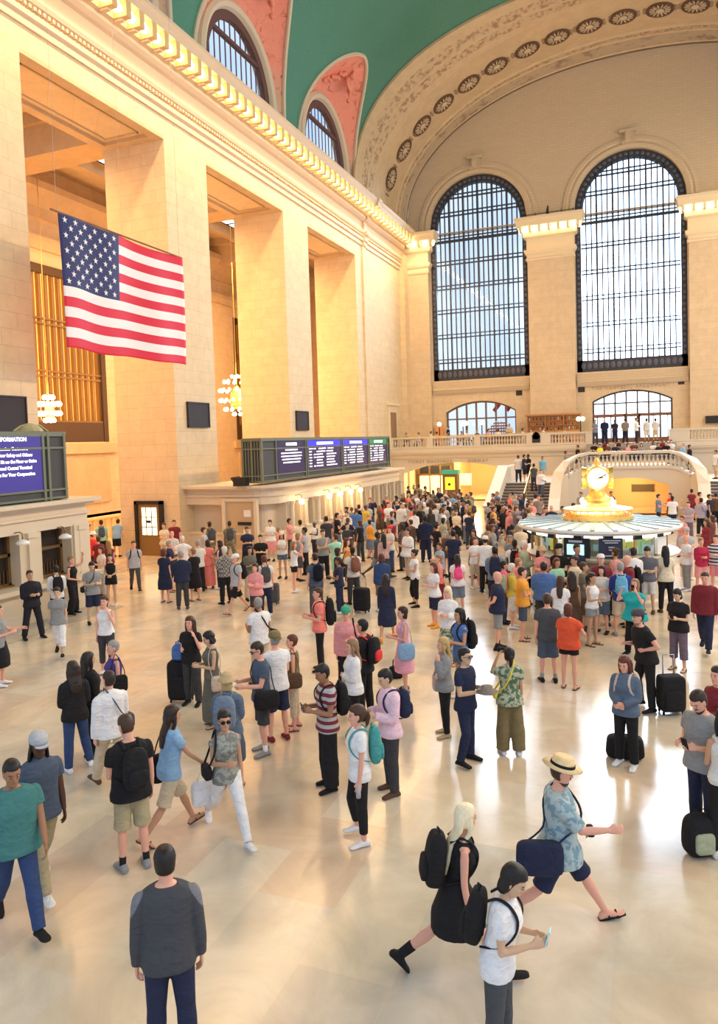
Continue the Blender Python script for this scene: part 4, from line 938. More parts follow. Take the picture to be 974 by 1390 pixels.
# ------------------------------------------------------------------ camera
cam = bpy.data.cameras.new('camera'); co = bpy.data.objects.new('camera', cam); C.objects.link(co); SC.camera = co
ya, pi_, ro = math.radians(-21.57), math.radians(-2.848), math.radians(-1.811)
fw = Vector((math.sin(ya) * math.cos(pi_), math.cos(ya) * math.cos(pi_), math.sin(pi_))); r_ = Vector((math.cos(ya), -math.sin(ya), 0)); u_ = r_.cross(fw)
r2 = math.cos(ro) * r_ + math.sin(ro) * u_; u2 = -math.sin(ro) * r_ + math.cos(ro) * u_
co.matrix_world = Matrix(((r2.x, u2.x, -fw.x, 1.277), (r2.y, u2.y, -fw.y, 0), (r2.z, u2.z, -fw.z, 4.862), (0, 0, 0, 1)))
cam.sensor_fit = 'AUTO'; cam.sensor_width = 36; cam.lens = 1000.3 / 1390 * 36; cam.shift_y = -45 / 1390; cam.clip_end = 300; cam.clip_start = .1
v = SC.view_settings; v.view_transform = 'Standard'; v.look = 'None'; v.gamma = 1; v.use_curve_mapping = False; v.exposure = EXPO
SC.cycles.use_denoising = True; SC.cycles.max_bounces = 7; SC.cycles.diffuse_bounces = 4; SC.cycles.glossy_bounces = 3; SC.cycles.transparent_max_bounces = 12; SC.cycles.sample_clamp_indirect = 6
try: SC.cycles.denoiser = 'OPENIMAGEDENOISE'
except Exception: pass
# ================================================================== people
def remesh(mb, voxel, smooth=1):
    me = mb.mesh('tmp'); o = bpy.data.objects.new('tmp', me); C.objects.link(o)
    m = o.modifiers.new('r', 'REMESH'); m.mode = 'VOXEL'; m.voxel_size = voxel
    if smooth: s_ = o.modifiers.new('s', 'SMOOTH'); s_.factor = .5; s_.iterations = smooth
    dg = bpy.context.evaluated_depsgraph_get(); ev = o.evaluated_get(dg); out = bpy.data.meshes.new_from_object(ev)
    bpy.data.objects.remove(o); bpy.data.meshes.remove(me)
    out.polygons.foreach_set('use_smooth', [True] * len(out.polygons)); out.update(); return out
def pillow(mb, c, r, e=.5, n=16, m=10, mi=None, rot=None, taper=0):
    c = Vector(c); rs = []
    pw = lambda v, k: math.copysign(abs(v) ** k, v)
    for i in range(m + 1):
        t_ = -PI / 2 + PI * i / m; ct, st = pw(math.cos(t_), e), pw(math.sin(t_), e); g = 1 - taper * (st * .5 + .5); ring = []
        for j in range(n):
            a_ = 2 * PI * j / n; p = Vector((r[0] * g * max(ct, .02) * pw(math.cos(a_), e), r[1] * g * max(ct, .02) * pw(math.sin(a_), e), r[2] * st)); ring.append(c + (rot @ p if rot else p))
        rs.append(ring)
    mb.rings(rs, True, mi)
def cr(pts, k=4):        # smooth curve through the points
    pts = [Vector(p) for p in pts]; out = []
    for i in range(len(pts) - 1):
        p0, p1, p2, p3 = pts[max(0, i - 1)], pts[i], pts[i + 1], pts[min(len(pts) - 1, i + 2)]
        for j in range(k): t = j / k; out.append(.5 * (2 * p1 + (p2 - p0) * t + (2 * p0 - 5 * p1 + 4 * p2 - p3) * t * t + (3 * p1 - p0 - 3 * p2 + p3) * t ** 3))
    return out + [pts[-1]]
LEGS = {'s': ((2, 3, 3), (-2, 2, 3)), 'w': ((4, 3, 9), (-4, 2, 9)), 'k': ((27, 6, 1), (-20, 20, 1)), 'l': ((-20, 20, 1), (27, 6, 1)), 't': ((-1, 0, 4), (12, 24, 9)), 'T': ((12, 24, 9), (-1, 0, 4)), 'q': ((86, 84, 8), (84, 80, 8)), 'K': ((34, 4, 1), (-27, 28, 1)), 'L': ((-27, 28, 1), (34, 4, 1)), 'u': ((38, 52, 3), (-4, 6, 2))}
ARMS = {'d': ((.13, .02, -1), (.04, .16, -1)), 'p': ((.10, .12, -1), (-.42, .95, .22)), 'c': ((.30, .75, -.30), (-.42, .15, .95)), 'h': ((.62, -.22, -.75), (-.75, .45, -.30)), 'b': ((.16, -.35, -.9), (-.80, -.28, -.35)),
        'x': ((.10, .22, -1), (-.95, .42, .05)), 'e': ((.38, .42, -.75), (-.40, .05, .95)), 't': ((.14, .62, -.75), (-.05, 1, .04)), 'f': ((.10, .36, -1), (-.05, .62, -.8)), 'k': ((.15, -.38, -1), (.06, -.05, -1)),
        's': ((.22, .12, -1), (-.35, .45, .95)), 'u': ((.42, .55, .35), (-.35, .25, .95)), 'r': ((.14, .30, -1), (-.30, .98, .05)), 'g': ((.10, .55, -.85), (.0, .8, -.75)), 'v': ((.2, .05, -1), (-.62, .75, -.25)), 'o': ((.35, .0, -1), (.15, .1, -1))}
def ringv(n, rx, ry, c, M_=None, e=1.0):
    r_ = []
    for k in range(n):
        a_ = 2 * PI * k / n; x, y = math.cos(a_), math.sin(a_); x = math.copysign(abs(x) ** e, x); y = math.copysign(abs(y) ** e, y)
        p = Vector((c[0] + rx * x, c[1] + ry * y, c[2])); r_.append(M_(p) if M_ else p)
    return r_
class Skel:
    def __init__(s, sex, legs, aL, aR, lean=0, hy=0, hp=0, fat=1.0):
        s.sex = sex; s.fat = fat; f = sex == 'f'; s.lean = math.radians(lean); s.f = f
        lg = LEGS[legs]; s.sit = legs == 'q'
        s.legs = []
        for sd, (a, k, ab) in ((-1, lg[0]), (1, lg[1])):
            a, sh, ab = math.radians(a), math.radians(a - k), math.radians(ab)
            hip = Vector((sd * .088, 0, -.03)); kn = hip + Vector((sd * math.sin(ab), math.sin(a), -math.cos(a))).normalized() * .42; kd = Vector((sd * math.sin(ab) * .8, math.sin(sh), -math.cos(sh))).normalized()
            an = kn + kd * .40
            fp = 0 if sh > -.25 else (-sh - .1)          # heel lift of the trailing foot
            if sh > .3: fp = -.22
            if s.sit: fp = 0
            oy = sd * .12; fd = Vector((math.sin(oy), math.cos(oy) * math.cos(fp), -math.sin(fp))); up = Vector((0, math.sin(fp), math.cos(fp)))
            s.legs.append([sd, hip, kn, an, fd, up])
        low = min(min((l[3] - l[5] * .085).z, (l[3] - l[5] * .085 + l[4] * .17).z) for l in s.legs)
        s.hz = -low; off = Vector((0, 0, s.hz)); cy = sum((l[3].y for l in s.legs)) / 2
        s.off = off
        for l in s.legs: l[1] = l[1] + off; l[2] = l[2] + off; l[3] = l[3] + off
        sw = .165 if f else .192
        s.sw = sw
        s.arms = []
        for sd, code in ((-1, aL), (1, aR)):
            ua, fa = ARMS[code]; sh = s.T(Vector((sd * (sw - .010), -.01, .450))) + Vector((sd * (fat - 1) * -.02, 0, 0))
            u = Vector((sd * ua[0], ua[1], ua[2])).normalized(); v_ = Vector((sd * fa[0], fa[1], fa[2])).normalized()
            if f and fat <= 1.02: u.x *= .8; u.normalize()
            if lean > 6: u = (Matrix.Rotation(-s.lean * .5, 3, 'X') @ u)
            el = sh + u * .28; wr = el + v_ * .245; s.arms.append((sd, sh, el, wr, u, v_))
        hb = s.T(Vector((0, .005, .585)))
        s.HM = Matrix.Translation(hb) @ Matrix.Rotation(math.radians(hy), 4, 'Z') @ Matrix.Rotation(-s.lean * .6 - math.radians(hp), 4, 'X')
        s.neck = (s.T(Vector((0, -.005, .50))), s.T(Vector((0, 0, .56))), s.HM @ Vector((0, -.005, .05)))
    def T(s, p):                                         # p relative to the hip centre
        w = min(1, max(0, p.z / .22)); a = s.lean * w; c, n = math.cos(a), math.sin(a); k = s.fat if p.z < .42 else (1 + (s.fat - 1) * max(0, (.55 - p.z) / .13))
        return Vector((p.x * k, p.y * (k if p.z < .4 else 1) * c + p.z * n, -p.y * n + p.z * c + s.hz))
TOR_M = [(-.10, .10, .085, 0), (-.05, .160, .110, -.005), (.02, .168, .115, -.005), (.10, .155, .108, .0), (.20, .150, .102, .004), (.30, .165, .112, .006), (.40, .178, .118, .004), (.45, .180, .108, -.002), (.485, .172, .092, -.005), (.515, .135, .075, -.006), (.535, .088, .065, -.005), (.555, .058, .055, -.002)]
TOR_F = [(-.10, .105, .09, 0), (-.05, .165, .115, -.01), (.02, .172, .118, -.012), (.10, .145, .100, -.002), (.18, .122, .088, .004), (.26, .130, .098, .010), (.35, .150, .122, .020), (.42, .152, .108, .010), (.46, .152, .090, -.002), (.49, .142, .078, -.005), (.515, .108, .066, -.006), (.535, .070, .056, -.005), (.555, .050, .048, -.002)]
HEAD = [(-.015, .030, .034, .040), (.0, .044, .052, .032), (.022, .054, .068, .022), (.05, .062, .080, .012), (.085, .069, .090, .004), (.12, .073, .096, .0), (.155, .074, .097, -.002), (.19, .067, .088, -.004), (.215, .050, .066, -.006), (.232, .026, .034, -.006), (.237, .006, .008, -.006)]
def arm_pts(a, inf=0, frac=1.0, loose=0):
    sd, sh, el, wr, u, v_ = a
    pts = [sh - u * .01, sh + u * .05, sh + u * .15, el - u * .03, el + v_ * .03, el + v_ * .12, wr - v_ * .02, wr + v_ * .01]
    rad = [.040, .047, .044, .038, .037, .037, .028, .026]
    L_ = [0, .07, .17, .27, .33, .42, .53, .56]; n = [i for i, l in enumerate(L_) if l <= frac * .56 + 1e-6]; n = max(n[-1] + 1, 2)
    return pts[:n], [r_ + inf + loose * l / .56 for r_, l in zip(rad[:n], L_[:n])]
def body(S, vox):
    b = MB(); f = S.f; tor = TOR_F if f else TOR_M; n = 16; sh_ = -.008
    b.rings([ringv(n, rx + sh_, ry + sh_, (0, oy, z), S.T, .85) for z, rx, ry, oy in tor])
    if f:
        for sd in (-1, 1): c_ = S.T(Vector((sd * .072, .085, .345))); b.ball(c_, (.056, .045, .055), 10, 6)
    b.tube(S.neck, [.056, .052, .05] if not f else [.047, .043, .043], 12)
    # head
    b.rings([[S.HM @ q for q in ringv(16, rx * (.94 if f else 1), ry, (0, oy, z))] for z, rx, ry, oy in HEAD])
    H_ = lambda x, y, z: S.HM @ Vector((x, y, z))
    b.tube([H_(0, .088, .135), H_(0, .105, .105), H_(0, .112, .088), H_(0, .096, .078)], [.009, .011, .014, .010], 6)
    b.tube([H_(-.022, .086, .058), H_(0, .096, .057), H_(.022, .086, .058)], [.006, .010, .006], 6)
    b.tube([H_(-.045, .078, .142), H_(0, .096, .140), H_(.045, .078, .142)], [.009, .009, .009], 6)
    for sd in (-1, 1):
        c_ = [H_(sd * .072, -.005, z) for z in (.07, .095, .12)]; b.tube(c_, [.009, .014, .013], 6)
        b.ball(H_(sd * .038, .066, .085), (.022, .022, .022), 6, 4)
    # arms and hands
    mf = max(.0085, vox * .62)
    for a in S.arms:
        sd, sh, el, wr, u, v_ = a; p, r_ = arm_pts(a); k = .86 if f else 1; b.tube(p, [q * k for q in r_], 12); b.ball(sh, .045 * k, 10, 6); b.ball(el, .037 * k, 8, 6)
        inn = Vector((-sd, 0, -.15)); inn = (inn - v_ * inn.dot(v_)); inn = inn.normalized() if inn.length > .2 else v_.orthogonal().normalized()
        w = v_.cross(inn).normalized(); w = w if w.dot(Vector((0, 1, .3))) > 0 else -w
        b.tube([wr - v_ * .01, wr + v_ * .03, wr + v_ * .07, wr + v_ * .095], [(.026, .020), (.036, .017), (.042, .016), (.038, .014)], 10, ref=w)
        for q, (o_, ln) in enumerate(((.030, .068), (.010, .078), (-.010, .073), (-.030, .056))):
            p0 = wr + v_ * .085 + w * o_; p1 = p0 + v_ * ln * .45 + inn * .008 + w * o_ * .12; p2 = p1 + v_ * ln * .30 + inn * .022; p3 = p2 + v_ * ln * .12 + inn * .024
            b.tube([p0, p1, p2, p3], [mf * 1.05, mf, mf * .92, mf * .8], 6)
        t0 = wr + v_ * .02 + w * .024; b.tube([t0, t0 + v_ * .03 + w * .022 + inn * .008, t0 + v_ * .058 + w * .028 + inn * .02], [mf * 1.3, mf * 1.15, mf], 6)
    # legs and feet
    for sd, hip, kn, an, fd, up in S.legs:
        k = 1.04 if f else 1; td = (kn - hip); sd_ = (an - kn)
        b.tube([hip + Vector((0, 0, .04)), hip + td * .12, hip + td * .5, hip + td * .88, kn + sd_ * .08, kn + sd_ * .32, kn + sd_ * .65, an, an - up * .03], [q * k for q in (.076, .080, .068, .053, .048, .053, .040, .033, .034)], 12)
        foot(b, an, fd, up, 0)
    return remesh(b, vox, 1)
def foot(b, an, fd, up, g):
    sd = fd.cross(up); base = an - up * .085
    rs = []
    for t_, w, h in ((-.075, .024, .045), (-.06, .033, .07), (-.02, .036, .095), (.03, .037, .085), (.08, .042, .058), (.13, .045, .042), (.165, .038, .034), (.185, .020, .024)):
        w += g; h += g * .6; c_ = base + fd * (t_ + (g if t_ > 0 else -g)); ring = []
        for k in range(10):
            a_ = 2 * PI * k / 10; ring.append(c_ + sd * w * math.cos(a_) + up * (h * .5 + h * .5 * math.sin(a_) * (1 if math.sin(a_) > 0 else .98)))
        rs.append(ring)
    b.rings(rs)
def shoes(S, kind, vox):
    out = []
    for sd, hip, kn, an, fd, up in S.legs:
        b = MB(); foot(b, an, fd, up, .009)
        if kind == 'boot': b.tube([an - up * .05, an, an + (kn - an) * .35], [.045, .046, .052], 10)
        if kind == 'sandal':
            b = MB(); base = an - up * .085; sdv = fd.cross(up)
            b.rings([[base + fd * t_ + sdv * w * a_ + up * z for a_, z in ((-1, 0), (1, 0), (1, .018), (-1, .018))] for t_, w in ((-.08, .03), (0, .036), (.11, .046), (.185, .03))])
            for t_ in (.02, .10): b.tube([base + fd * t_ + sdv * .046 + up * .01, base + fd * t_ + up * (.105 if t_ < .05 else .062), base + fd * t_ - sdv * .046 + up * .01], .009, 5)
            out.append(b.mesh('shoe', True)); continue
        if kind == 'sock':
            b = MB(); b.tube([an - up * .05, an, an + (kn - an) * .22], [.040, .038, .040], 10); out.append(b.mesh('sock', True)); continue
        if kind == 'flat':
            b = MB(); foot(b, an - up * .0, fd, up, .006)
        out.append(remesh(b, min(vox, .014), 1) if vox < .015 else b.mesh('shoe', True))
    return out
def top_mesh(S, kind, vox):
    b = MB(); tor = TOR_F if S.f else TOR_M; g = .012 + vox * .45; lo = -.10; fl = 0
    if kind in ('shirt', 'jacket', 'hoodie'): g += .010; fl = .012
    if kind in ('tee', 'polo'): g += .004; fl = .012 if not S.f else .004
    if kind == 'loose': g += .012; fl = .03; lo = -.14
    if kind == 'tank': lo = -.04
    if kind == 'blouse': g += .008; fl = .02
    rs = []
    hem = [(lo, .168 + fl, .118 + fl, -.005)] + ([(-.05, .170 + fl, .12 + fl, -.005)] if lo < -.06 else [])
    body_ = [t_ for t_ in tor if t_[0] >= 0]
    smooth_w = []
    for z, rx, ry, oy in hem + body_:
        if kind == 'tank' and z > .43: rx = min(rx, .112)
        if S.f is False or kind in ('loose', 'shirt', 'jacket', 'hoodie', 'tee'):
            if .05 < z < .33: rx = max(rx, .150 if S.f else .162); ry = max(ry, .104)
        if kind != 'tank' and z > .54: continue
        if kind == 'tank' and z > .525: continue
        k = fl * max(0, (.25 - z) / .3)
        rs.append(ringv(18, rx + g + k * .6, ry + g + k * .6, (0, oy, z), S.T, .88))
    b.rings(rs)
    if S.f and kind not in ('jacket', 'hoodie'):
        for sd in (-1, 1): b.ball(S.T(Vector((sd * .072, .088, .345))), (.06, .05, .06), 10, 6)
    fr = {'tee': .40, 'polo': .42, 'blouse': .38, 'loose': .5, 'shirt': 1.0, 'jacket': 1.0, 'hoodie': 1.0, 'long': 1.0, 'tank': 0, 'rolled': .62, 'sleeveless': .06}[kind]
    if fr:
        for a in S.arms:
            p, r_ = arm_pts(a, g + (.006 if kind in ('jacket', 'shirt', 'hoodie', 'loose') else 0), max(fr, .13), .012 if kind in ('tee', 'polo', 'loose') else 0)
            if kind == 'sleeveless': p, r_ = p[:2], r_[:2]
            b.tube(p, r_, 12)
            if kind != 'sleeveless': b.ball(a[1], .043 + g * .8, 10, 6)
            if fr > .6: b.ball(a[2], .038 + g, 8, 6)
    if kind in ('shirt', 'polo', 'jacket'):
        c0 = S.T(Vector((0, .0, .535))); b.tube([c0, c0 + Vector((0, .004, .03))], [.068, .062], 12)
    if kind == 'hoodie': b.ball(S.T(Vector((0, -.085, .50))), (.11, .06, .05), 10, 6)
    return remesh(b, vox, 2)
def bottom_mesh(S, kind, vox):
    b = MB(); tor = TOR_F if S.f else TOR_M; g = .007 + vox * .4
    fr, lo = {'trousers': (1.9, .014), 'jeans': (1.93, .008), 'slim': (1.93, .0), 'leggings': (1.8, -.003), 'capri': (1.6, .0), 'wide': (1.97, .05), 'shorts': (.98, .028), 'short_shorts': (.45, .016), 'skirt': (0, 0), 'long_skirt': (0, 0), 'mini': (0, 0), 'cropped': (1.6, .02)}[kind]
    b.rings([ringv(16, rx + (g + min(lo, .012) if z < -.04 else .002), ry + (g + min(lo, .012) if z < -.04 else .002), (0, oy, z), S.T, .88) for z, rx, ry, oy in tor if z < .12])
    if fr:
        for sd, hip, kn, an, fd, up in S.legs:
            P0 = [hip + Vector((0, 0, .05))] + [hip.lerp(kn, t_) for t_ in (.15, .4, .7, 1)] + [kn.lerp(an, t_) for t_ in (.25, .5, .75, 1.0)]
            Rr = [.088, .088, .078, .066, .056, .057, .052, .045, .044]; T_ = [0, .15, .4, .7, 1, 1.25, 1.5, 1.75, 2.0]
            pts = [p for p, t_ in zip(P0, T_) if t_ <= fr + .13]; rad = [r_ + g + lo * min(1, t_ / 1.2) for r_, t_ in zip(Rr, T_)][:len(pts)]
            if fr < 1.9:   # exact hem
                t_ = fr; e = hip.lerp(kn, t_) if t_ <= 1 else kn.lerp(an, t_ - 1); 
                while T_[len(pts) - 1] >= fr - .05: pts.pop(); rad.pop()
                pts.append(e); rad.append(rad[-1] + (.006 if lo > .01 else -.006))
            b.tube(pts, rad, 14)
    else:
        ln = {'skirt': .50, 'long_skirt': .82, 'mini': .34}[kind]; km = (S.legs[0][2] + S.legs[1][2]) / 2; spread = abs(S.legs[0][2].y - S.legs[1][2].y) * .5
        rs = []
        for i in range(9):
            t_ = i / 8; z = .10 - (ln + .10) * t_; k = min(1, t_ * 1.3)
            rs.append(ringv(20, (.150 if S.f else .165) + g + .075 * min(1, t_ * 1.6), (.105 + g + .075 * min(1, t_ * 1.6)) + spread * k * .45 * (ln / .5), (0, (km.y) * k * .6, z + S.hz), None, .95))
        b.rings(rs)
    return remesh(b, vox, 1)
def hair_mesh(S, kind, vox):
    b = MB(); g = {'bald': 0, 'short': .012, 'buzz': .005}.get(kind, .017); HM = S.HM
    def shell(g, front=.045, low=.07, lf=.175):
        rs = []
        for z, rx, ry, oy in HEAD[2:]:
            ring = []
            for k in range(20):
                a_ = 2 * PI * k / 20; cx_, sy = math.cos(a_), math.sin(a_)
                lim = lf if sy > .35 else (low + .06 if sy > -.1 else low - .03)
                gg = g if z >= lim else -.012
                zz = z + (g * .8 if z > .2 else 0)
                ring.append(HM @ Vector(((rx + gg) * cx_, (ry + gg) * sy + oy - (.004 if gg > 0 else 0), zz)))
            rs.append(ring)
        b.rings(rs)
    if kind == 'bald': return None
    shell(g)
    if kind in ('long', 'wavy', 'verylong'):
        ln = {'long': .30, 'wavy': .24, 'verylong': .42}[kind]; r_ = .078 if kind != 'wavy' else .095
        top_ = [(0, -.055, .17, r_, .05), (0, -.075, .09, r_ + .01, .045), (0, -.075, .02, r_ + .006, .04)]
        pts = [(HM @ Vector((x, y, z)), rx, ry) for x, y, z, rx, ry in top_]
        q = S.T(Vector((0, -.115, .47))); pts.append((q, r_, .035)); dz = S.T(Vector((0, -.125, .47 - (ln - .12)))); pts.append(((q + dz) / 2, r_ * .95, .032)); pts.append((dz, r_ * .55, .022))
        b.rings([ringv(12, rx, ry, p, None, .9) for p, rx, ry in reversed(pts)])
        for sd in (-1, 1): b.tube([HM @ Vector((sd * .066, .015, .15)), HM @ Vector((sd * .080, .005, .08)), HM @ Vector((sd * .078, .0, .0)), S.T(Vector((sd * .075, -.02, .50)))] + ([S.T(Vector((sd * .085, .06, .42))), S.T(Vector((sd * .08, .09, .34)))] if kind == 'verylong' else []), [.018, .024, .026, .022, .02, .012][:6 if kind == 'verylong' else 4], 8)
    if kind == 'bob':
        b.rings([[HM @ q for q in ringv(12, rx, ry, (0, y, z), None, .9)] for z, rx, ry, y in ((-.01, .070, .045, -.045), (.04, .088, .06, -.04), (.10, .088, .072, -.03), (.17, .078, .08, -.02))])
    if kind in ('ponytail',):
        b.tube([HM @ Vector((0, -.09, .15)), HM @ Vector((0, -.13, .14)), HM @ Vector((0, -.145, .08)), HM @ Vector((0, -.13, .0)), HM @ Vector((0, -.115, -.05))], [.02, .03, .034, .026, .01], 10)
    if kind == 'bun': b.ball(HM @ Vector((0, -.10, .19)), (.045, .045, .045), 12, 8)
    if kind == 'dreads':
        for k in range(9):
            a_ = PI + PI * (k - .5) / 7.5; x, y = math.cos(a_), math.sin(a_); b.tube([HM @ Vector((x * .07, y * .09, .14)), HM @ Vector((x * .09, y * .10, .03)), HM @ Vector((x * .10, y * .11, -.10)), HM @ Vector((x * .10, y * .11, -.17))], [.014, .016, .016, .01], 6)
    if kind == 'curly':
        rr = random.Random(1)
        for k in range(60):
            a_ = rr.uniform(0, 2 * PI); e = rr.uniform(.0, 1.3); v_ = Vector((math.cos(a_) * math.cos(e) * .082, math.sin(a_) * math.cos(e) * .10 - .012, .12 + math.sin(e) * .12))
            if v_.y > .05 and v_.z < .19: continue
            b.ball(HM @ v_, .024, 6, 4)
        for k in range(24): a_ = PI + PI * k / 23; b.ball(HM @ Vector((math.cos(a_) * .08, math.sin(a_) * .09, rr.uniform(.02, .09))), .03, 6, 4)
    return remesh(b, min(vox, .012), 1) if vox < .016 else b.mesh('hair', True)
def hat_mesh(S, kind):
    b = MB(); HM = S.HM
    P = lambda x, y, z: HM @ Vector((x, y, z))
    def lath(prof, cx=0, cy=-.004, ax=.78): b.rings([[P(r_ * ax * math.cos(a_) + cx, r_ * math.sin(a_) + cy, z) for a_ in [2 * PI * k / 24 for k in range(24)]] for r_, z in prof], True)
    if kind in ('cap', 'capback'):
        lath([(.113, .15), (.118, .17), (.112, .21), (.09, .243), (.04, .258), (.005, .26)], ax=.82)
        sg = 1 if kind == 'cap' else -1
        b.rings([[P(x, sg * (.09 + d * math.sqrt(max(0, 1 - (x / .075) ** 2))), .158 + z - d * .15) for x in lin(-.072, .072, 8) for z in (0,)] + [P(x, sg * (.09 + d * math.sqrt(max(0, 1 - (x / .075) ** 2))), .150 - d * .15) for x in lin(.072, -.072, 8)] for d, z in ((0, 0), (.04, .002), (.075, 0))])
    if kind == 'hat':      # straw hat
        lath([(.19, .165), (.195, .17), (.118, .178), (.112, .19), (.104, .25), (.085, .268), (.03, .262), (.001, .26)], ax=.86)
    if kind == 'sunhat': lath([(.17, .14), (.172, .145), (.12, .175), (.108, .22), (.07, .255), (.001, .265)], ax=.86)
    if kind == 'band': lath([(.121, .18), (.118, .205), (.110, .205), (.110, .18)], ax=.86)
    if kind == 'glasses':
        for sd in (-1, 1): b.rings([[P(sd * .033 + r_ * 1.15 * math.cos(a_), y_, .113 + r_ * .8 * math.sin(a_)) for a_ in [2 * PI * k / 12 for k in range(12)]] for r_, y_ in ((.027, .099), (.027, .106))]); b.tube([P(sd * .058, .098, .118), P(sd * .074, .05, .118), P(sd * .076, -.01, .112)], .004, 5)
        b.tube([P(-.012, .104, .118), P(.012, .104, .118)], .004, 5)
    return b.mesh('hat', kind not in ('glasses',))
# ---- bags, in the wearer's own frame
def backpack(S, w=.15, d=.085, h=.23, low=0):
    parts = {}; b = MB(); c0 = S.T(Vector((0, -.135 - d, .30 - low))); rot = Matrix.Rotation(-S.lean, 3, 'X')
    pillow(b, c0, (w, d, h), .62, rot=rot, taper=.12); b.tube([c0 + Vector((-.03, d * .5, h)), c0 + Vector((0, d * .3, h + .04)), c0 + Vector((.03, d * .5, h))], .01, 6); parts['pack'] = b.mesh('pack', True)
    b = MB(); pillow(b, c0 + rot @ Vector((0, -d * .95, -h * .35)), (w * .72, .035, h * .42), .6, rot=rot); parts['pocket'] = b.mesh('pocket', True)
    b = MB()
    for sd in (-1, 1):
        q_ = .88 if S.f else 1
        pts = cr([S.T(Vector((sd * .075 * q_, -.13, .49))), S.T(Vector((sd * .095 * q_, -.05, .545))), S.T(Vector((sd * .105 * q_, .055, .52))), S.T(Vector((sd * .118 * q_, .128, .43))), S.T(Vector((sd * .140 * q_, .118, .31))), S.T(Vector((sd * .178 * q_, .03, .20))), S.T(Vector((sd * .13, -.13, .14)))])
        b.tube(pts, [(.020, .009)] * len(pts), 6, ref=(1, 0, 0))
    parts['strap'] = b.mesh('strap', True); return parts
def shoulder_bag(S, sd, w=.17, h=.13, d=.05, drop=.0, cross=False, back=.0):
    parts = {}; b = MB(); c0 = Vector((sd * (S.sw * S.fat + .075), -back, S.hz + .06 - drop)); pillow(b, c0, (d, w, h), .45); parts['bag'] = b.mesh('bag', True)
    b = MB()
    s0 = S.T(Vector(((-sd * .07) if cross else sd * .13, -.02, .575)))
    fr = [c0 + Vector((0, w * .7, h * .8))] + ([S.T(Vector((sd * .10, .15, .25))), S.T(Vector((0, .165, .38)))] if cross else [S.T(Vector((sd * .17, .10, .35)))]) + [s0 + Vector((0, .05, 0)), s0] + ([S.T(Vector((0, -.145, .42))), S.T(Vector((sd * .11, -.145, .22)))] if cross else [S.T(Vector((sd * .17, -.10, .35)))]) + [c0 + Vector((0, -w * .7, h * .8))]
    fr = cr(fr); b.tube(fr, [(.015, .007)] * len(fr), 6); parts['strap'] = b.mesh('strap', True); return parts
def hand_item(S, side, kind):
    a = S.arms[0 if side == 'L' else 1]; wr, v_ = a[3], a[5]; c0 = wr + v_ * .10; b = MB(); parts = {}
    if kind == 'phone': b.obox(c0 + Vector((-a[0] * .03, .03, .03)), (.036, 0, 0), (0, .02, .065) if v_.z > -.3 else (0, .065, .02), (0, -.005, .002)); parts['body'] = b.mesh('body')
    if kind == 'camera': pillow(b, c0 + Vector((-a[0] * .04, .03, .03)), (.065, .035, .045), .5); b.tube([c0 + Vector((-a[0] * .04, .04, .03)), c0 + Vector((-a[0] * .04, .12, .03))], .032, 12); parts['body'] = b.mesh('body', True)
    if kind == 'map': b.add([c0 + Vector(p) for p in ((-.16, -.02, .02), (0, 0, 0), (.16, -.02, .02), (-.16, .14, .10), (0, .16, .08), (.16, .14, .10))], [(0, 1, 4, 3), (1, 2, 5, 4)]); b.add([c0 + Vector(p) + Vector((0, .004, -.006)) for p in ((-.16, -.02, .02), (0, 0, 0), (.16, -.02, .02), (-.16, .14, .10), (0, .16, .08), (.16, .14, .10))], [(3, 4, 1, 0), (4, 5, 2, 1)]); parts['sheet'] = b.mesh('sheet')
    if kind == 'tote':
        pillow(b, wr + Vector((0, 0, -.42)), (.06, .15, .17), .4); b.tube([wr + Vector((0, -.08, -.28)), wr + Vector((0, -.01, -.08)), wr + Vector((0, .08, -.28))], .008, 6); parts['bag'] = b.mesh('bag', True)
    if kind == 'bottle': b.lathe(tuple(c0 - Vector((0, 0, .1))), [(.03, 0), (.032, .12), (.015, .16), (.015, .19)], 10); parts['body'] = b.mesh('body', True)
    if kind == 'hatheld': c_ = c0 + Vector((0, .07, 0)); b.lathe(tuple(c_), [(.15, 0), (.155, .012), (.09, .02), (.08, .09), (.03, .10), (.001, .10)], 20); parts['brim'] = b.mesh('brim', True)
    return parts
